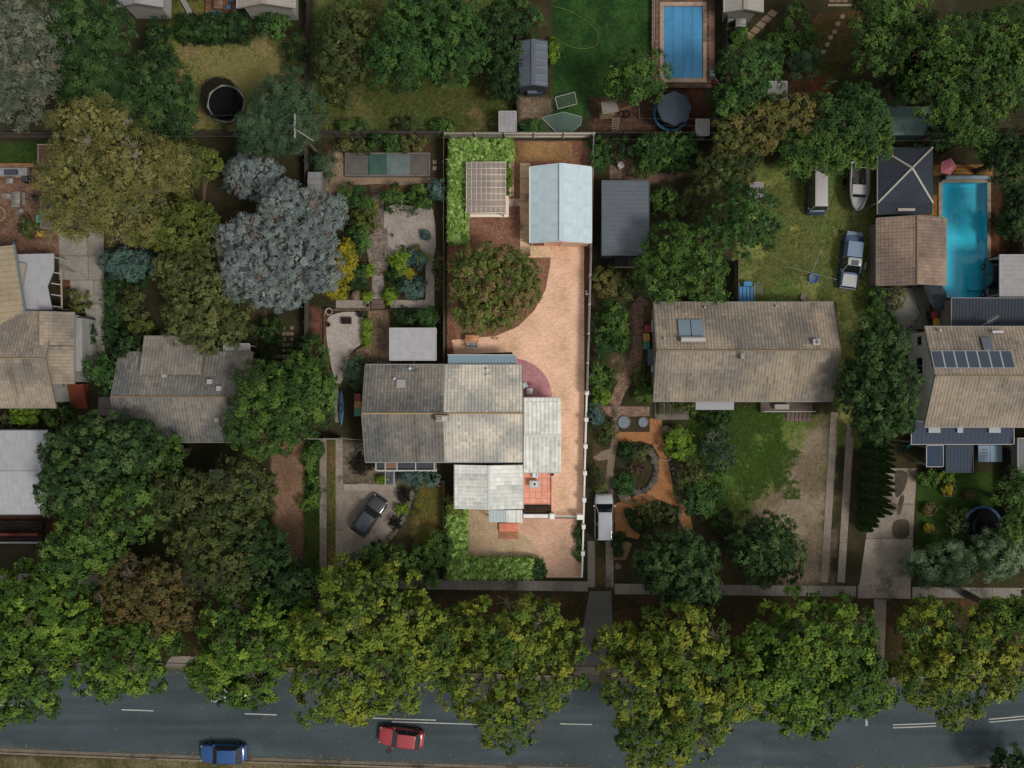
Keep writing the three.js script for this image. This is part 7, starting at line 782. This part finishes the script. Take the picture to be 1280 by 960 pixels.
// hexagonal beds
for (const [x, y, r, l] of [[1184, 611, 10, 'largest hexagonal timber garden bed below the entry canopy'], [1160, 636, 9, 'middle hexagonal timber garden bed near the driveway edge'], [1160, 660, 6.5, 'small hexagonal timber garden bed near the palm clumps'], [1211, 618, 5.5, 'smallest hexagonal bed next to the feathery shrub']]) { const R = r / PPM, g = thing('hexagon_bed', l, 'garden bed', put(x, y)); const m = M([122, 108, 84], { tex: 'wood' }); for (let i = 0; i < 6; i++) { const a = i / 6 * 6.283 + .5236; const b = box('edging', g, m, R, .3, .05, Math.cos(a) * R * .866, .15, Math.sin(a) * R * .866); b.rotation.y = -a + Math.PI / 2; } const s = mk('soil', new THREE.CylinderGeometry(R * .95, R * .95, .2, 6), M([66, 52, 38], { tex: 'mulch' }), g); s.position.y = .1; s.rotation.y = 0; tree('yellowing plant growing in the ' + l.split(' ')[0] + ' hexagonal garden bed', r > 9 || r < 8 && r > 6 ? 'yellow' : 'brown', [[x, y, r * .5, r * .5, .6]], { name: 'bed_plant', cat: 'plant', group: 'plants of the hexagonal beds' }); }
// pink sunshade, pool bits
{ const g = thing('sun_umbrella', 'folded pink sun umbrella at the pool corner', 'umbrella', put(1172, 216)); rod('pole', g, steel, [0, 0, 0], [0, 2.2, 0], .025); const s = new THREE.ConeGeometry(.75, .6, 5, 1, true); s.scale(1, 1, 1.1); const c = mk('canopy', s, M([188, 112, 122], { tex: 'fabric' }), g); c.position.y = 2.0; c.rotation.set(.3, .4, .15); mk('base', cyl(.3, .32, .08, 14), M([90, 88, 84]), g).position.y = .04; }
{ const g = thing('pool_vacuum', 'white pool cleaning gear at the covered pool corner', 'pool gear', put(888, 96)); box('drum', g, M([120, 138, 144]), .45, .5, .6, 0, .66, 0, .1); rod('handle', g, M([130, 140, 146]), [0, .8, 0], [.6, 1.1, 1.2], .03); box('crate', g, M([88, 34, 38]), .4, .3, .4, .25, .55, .75, .03); }
{ const g = thing('curved_tarp', 'dark ribbed tarpaulin shelter in the concrete courtyard', 'tarpaulin'); const he = 1.6; const pts = [[1154, 358], [1176, 356], [1183, 366], [1183, 387], [1168, 388], [1160, 374]]; slab('tarp', PP(pts, he), he, he + .05, M([56, 64, 70], { tex: 'wood' }), null, g); for (const p of [[1158, 362], [1180, 360], [1181, 385], [1168, 386]]) { const q = P(p[0], p[1], he); rod('pole', g, steel, [q[0], 0, q[1]], [q[0], he, q[1]], .03); } }
{ const g = thing('bicycle', 'blue bicycle leaning at the courtyard shrubs', 'bicycle', put(1135, 408), .8); const m = M([70, 106, 112]); for (const s of [-.5, .5]) { const w = mk('wheel', new THREE.TorusGeometry(.33, .025, 6, 22), tyreM, g); w.position.set(s, .33, 0); } rod('frame', g, m, [-.5, .33, 0], [0, .3, 0], .02); rod('frame', g, m, [0, .3, 0], [.4, .8, 0], .02); rod('frame', g, m, [-.15, .8, 0], [.4, .8, 0], .02); rod('frame', g, m, [0, .3, 0], [-.15, .85, 0], .02); rod('fork', g, m, [.4, .8, 0], [.5, .33, 0], .02); rod('handlebar', g, steel, [.38, .98, -.25], [.38, .98, .25], .02); box('saddle', g, dark, .25, .06, .13, -.17, .9, 0, .02); }
{ const g = thing('bicycle_frame_toy', 'teal ride-on toy beside the dark veranda', 'toy', put(1133, 557), .5); box('seat', g, M([60, 100, 104]), .5, .2, .3, 0, .4, 0, .06); const w = mk('wheel', new THREE.TorusGeometry(.3, .05, 6, 18), M([58, 92, 96]), g); w.position.set(.35, .3, 0); for (const s of [-1, 1]) { const v = mk('wheel', new THREE.TorusGeometry(.18, .05, 6, 16), M([58, 92, 96]), g); v.position.set(-.3, .2, s * .25); } rod('stem', g, steel, [.35, .3, 0], [.25, .9, 0], .025); }
{ const g = thing('kayak', 'long blue kayak lying beside the bins of the left duplex half', 'kayak', put(427, 510)); const s = []; for (let i = 0; i <= 14; i++) { const t = i / 14, w = .33 * Math.pow(Math.sin(Math.PI * clamp(t, .02, .98)), .6), z = -1.7 + 3.4 * t; s.push([[w, .18, z], [w * .6, .3, z], [-w * .6, .3, z], [-w, .18, z], [-w * .5, .04, z], [w * .5, .04, z]]); } mk('hull', loft(s), M([44, 74, 96], { rough: .4 }), g); mk('cockpit', (() => { const t = new THREE.TorusGeometry(.2, .03, 6, 20); t.scale(1, 1.8, 1); t.rotateX(Math.PI / 2); return t; })(), dark, g).position.y = .31; }
// dish, aerials, blue chairs, cushions
{ const g = thing('roof_aerial', 'thin metal TV aerial on the long dark flat roof', 'aerial', [P(1232, 402, 3.6)[0], 3.06, P(1232, 402, 3.6)[1]], .5); rod('mast', g, steel, [0, 0, 0], [0, 1.2, 0], .025); rod('boom', g, M([150, 150, 150]), [-1, 1.2, 0], [.9, 1.2, 0], .022); for (let i = 0; i < 8; i++) rod('element', g, M([150, 150, 150]), [-.2 + i * .15, 1.2, -.3 + i * .02], [-.2 + i * .15, 1.2, .3 - i * .02], .014, 4); }
{ const g = thing('roof_aerial', 'TV aerial on the ridge of the long brown house', 'aerial', [P(928, 441, 5)[0], 4.4, P(928, 441, 5)[1]]); rod('mast', g, steel, [0, 0, 0], [0, 1.0, 0], .025); rod('boom', g, M([120, 120, 120]), [-.6, 1, 0], [.6, 1, 0], .02); for (let i = 0; i < 9; i++) rod('element', g, M([120, 120, 120]), [-.6 + i * .15, 1, -.28], [-.6 + i * .15, 1, .28], .014, 4); }
{ const g = thing('satellite_dish', 'blue-grey satellite dish on the back eave of the left duplex half', 'dish', [P(518, 455, 3)[0], 2.78, P(518, 455, 3)[1]]); const d = mk('reflector', new THREE.SphereGeometry(.45, 18, 8, 0, 6.283, 0, .7), M([112, 122, 128], { rough: .5 }), g); d.rotation.x = 2.2; d.position.set(0, .6, .2); rod('arm', g, steel, [0, .1, 0], [0, .5, 0], .03); rod('feed_arm', g, steel, [0, .4, 0], [0, .7, -.4], .015); }
for (const [x, y, l] of [[270, 19, 'blue cushion on the near end of the timber deck'], [277, 21, 'second blue cushion on the near end of the timber deck'], [288, 12, 'blue cushion beside the cream roof edge'], [292, 3, 'blue cushion at the far end of the timber deck']]) { const c = mk('cushion', bx(.5, .18, .45, .08), M([70, 112, 136], { tex: 'fabric' })); c.position.set(P(x, y)[0], .5, P(x, y)[1]); tag(c, l, 'cushion', 'blue cushions on the deck'); }
table('brown outdoor table on the timber deck beyond the dry lawn', 275, 4, .9, 1.4, [112, 84, 66], 0, .74, .4);
{ const g = thing('garden_bench', 'white folding bench on the grass beside the deck', 'bench', put(235, 10), .5); for (let i = 0; i < 3; i++) box('slat', g, M([134, 132, 128]), .14, .04, 1.5, -.16 + i * .16, .44, 0, .01); box('end_table', g, M([130, 128, 124]), .5, .05, .4, 0, .5, .7, .02); for (const a of [-1, 1]) for (const b of [-1, 1]) box('leg', g, dark, .04, .44, .04, a * .18, .22, b * .6); }
// outdoor set beside the outbuilding
table('pale round-edged table beside the white gabled outbuilding', 926, 26, 1.0, 1.1, [136, 140, 138]); { const g = thing('air_conditioner', 'white outdoor air conditioner beside the outbuilding', 'air conditioner', put(912, 24)); box('case', g, M([142, 148, 148]), .6, .6, .7, 0, .3, 0, .03); const f = mk('fan_guard', new THREE.TorusGeometry(.22, .02, 6, 20), dark, g); f.rotation.x = Math.PI / 2; f.position.y = .615; }
// gazebo-side: stacked white chairs behind the shed
chair('white chair on the paved corner behind the tall dark shed', 776, 207, .6, [150, 146, 142]); { const g = thing('paver_stack', 'small brick-paved corner behind the tall dark shed', 'paving'); for (let i = 0; i < 3; i++) for (let j = 0; j < 4; j++) mk('paver', polyGeo(rectP(762 + i * 5, 200 + j * 6.2, 766.7 + i * 5, 205.8 + j * 6.2), 0, .04), M([[112, 92, 84], [104, 86, 80], [120, 98, 90]][(i + j) % 3], { tex: 'concrete' }), g); }
{ const g = thing('side_step', 'concrete ramp and planter boxes at the front of the long brown house', 'planter', put(838, 511)); for (let i = 0; i < 4; i++) { const b = box('planter', g, M([104, 100, 92], { tex: 'concrete' }), .55, .5, 1.1, -.9 + i * .62, .25, 0); box('soil', b, M([64, 66, 42], { tex: 'mulch' }), .42, .02, .95, 0, .255, 0); } box('slab', g, M([110, 102, 92], { tex: 'concrete' }), 3.3, .12, 1.7, .1, .06, .2); }
for (const [x, r, l] of [[780, .62, 'left round bed of white and dark pebbles beside the path'], [804, .5, 'right round bed of white and dark pebbles beside the path']]) { const g = thing('pebble_bed', l, 'garden bed', put(x, 528)); mk('rim', new THREE.TorusGeometry(r, .06, 6, 22).rotateX(Math.PI / 2), M([96, 92, 88], { tex: 'concrete' }), g).position.y = .05; mk('gravel', new THREE.CylinderGeometry(r, r, .05, 22), M([112, 118, 124], { tex: 'gravel' }), g).position.y = .03; }
// courtyard shade poles of the orange path
for (const [a, b, l] of [[[816, 560], [827, 551], 'thin pale rail across the orange path near the pebble beds'], [[822, 575], [834, 575], 'thin pale rail across the narrow orange path']]) { const g = thing('rail', l, 'rail'), A = P(...a), B = P(...b); rod('rail_bar', g, M([136, 124, 108]), [A[0], .5, A[1]], [B[0], .5, B[1]], .04); for (const p of [A, B]) rod('post', g, M([120, 110, 96]), [p[0], 0, p[1]], [p[0], .5, p[1]], .04); }
// street lamp
{ const g = thing('street_lamp', 'slender street lamp reaching over the road', 'street lamp', put(1038, 836)); const m = M([140, 142, 142], { rough: .45 }); const p = new THREE.CatmullRomCurve3([[0, 0, 0], [0, 5, 0], [0, 7.3, .3], [0, 7.6, 1.6]].map(v => new THREE.Vector3(...v))); mk('pole', new THREE.TubeGeometry(p, 24, .055, 8), m, g); box('lamp_head', g, M([150, 152, 152]), .26, .12, .6, 0, 7.6, 1.85, .05); }
// power pole and lines
{ const top = P(368, 157, 8.5), g = thing('power_pole', 'timber power pole with crossarm inside the feathery tree', 'power pole', [top[0], 0, top[1]]); mk('pole', cyl(.12, .17, 8.6, 10), M([120, 112, 102], { tex: 'wood' }), g).position.y = 4.3; const c = box('crossarm', g, M([136, 134, 130]), .12, .12, 2.0, 0, 8.3, 0); for (const z of [-.9, -.3, .3, .9]) mk('insulator', cyl(.05, .06, .16, 8), M([150, 150, 150]), g).position.set(0, 8.44, z); const s = rod('stay', g, M([140, 138, 134]), [0, 8, .2], [1.3, 7.2, .9], .05);
  for (const [z, l] of [[-.9, 'far overhead wire along the back fences'], [-.3, 'second overhead wire along the back fences'], [.3, 'third overhead wire along the back fences'], [.9, 'near overhead wire along the back fences']]) { const pts = []; for (let i = 0; i <= 30; i++) { const x = -70 + i * 5, d = (x - top[0]) / 42, sag = 1.1 * Math.abs(d) * Math.max(0, 1 - Math.abs(d) * .5); pts.push(new THREE.Vector3(x, 8.5 - sag, top[1] + z + (x - top[0]) * .004)); } tag(mk('overhead_wire', new THREE.TubeGeometry(new THREE.CatmullRomCurve3(pts), 90, .006, 4), M([86, 86, 86])), l, 'wire', 'overhead wires on the power pole'); } }
// drain, letter box, small fittings
{ const g = thing('letter_box', 'white letter box beside the front hedge of the lot', 'letter box', put(676, 711)); box('box', g, M([222, 220, 214]), .25, .3, .35, 0, .9, 0, .03); box('post', g, timber, .09, .75, .09, 0, .375, 0); }
{ const g = thing('tap_post', 'pale tap post on the driveway edge beside the white fence', 'post', put(732, 365)); box('post', g, M([214, 206, 192]), .12, .7, .12, 0, .35, 0); rod('tap', g, steel, [0, .6, 0], [.0, .6, .15], .02); box('hose_reel', g, M([206, 200, 188]), .3, .3, .2, .1, .5, .25, .04); }
scene.traverse(o => { if (o.isMesh) { o.castShadow = true; o.receiveShadow = true; } });
renderer.render(scene, camera);
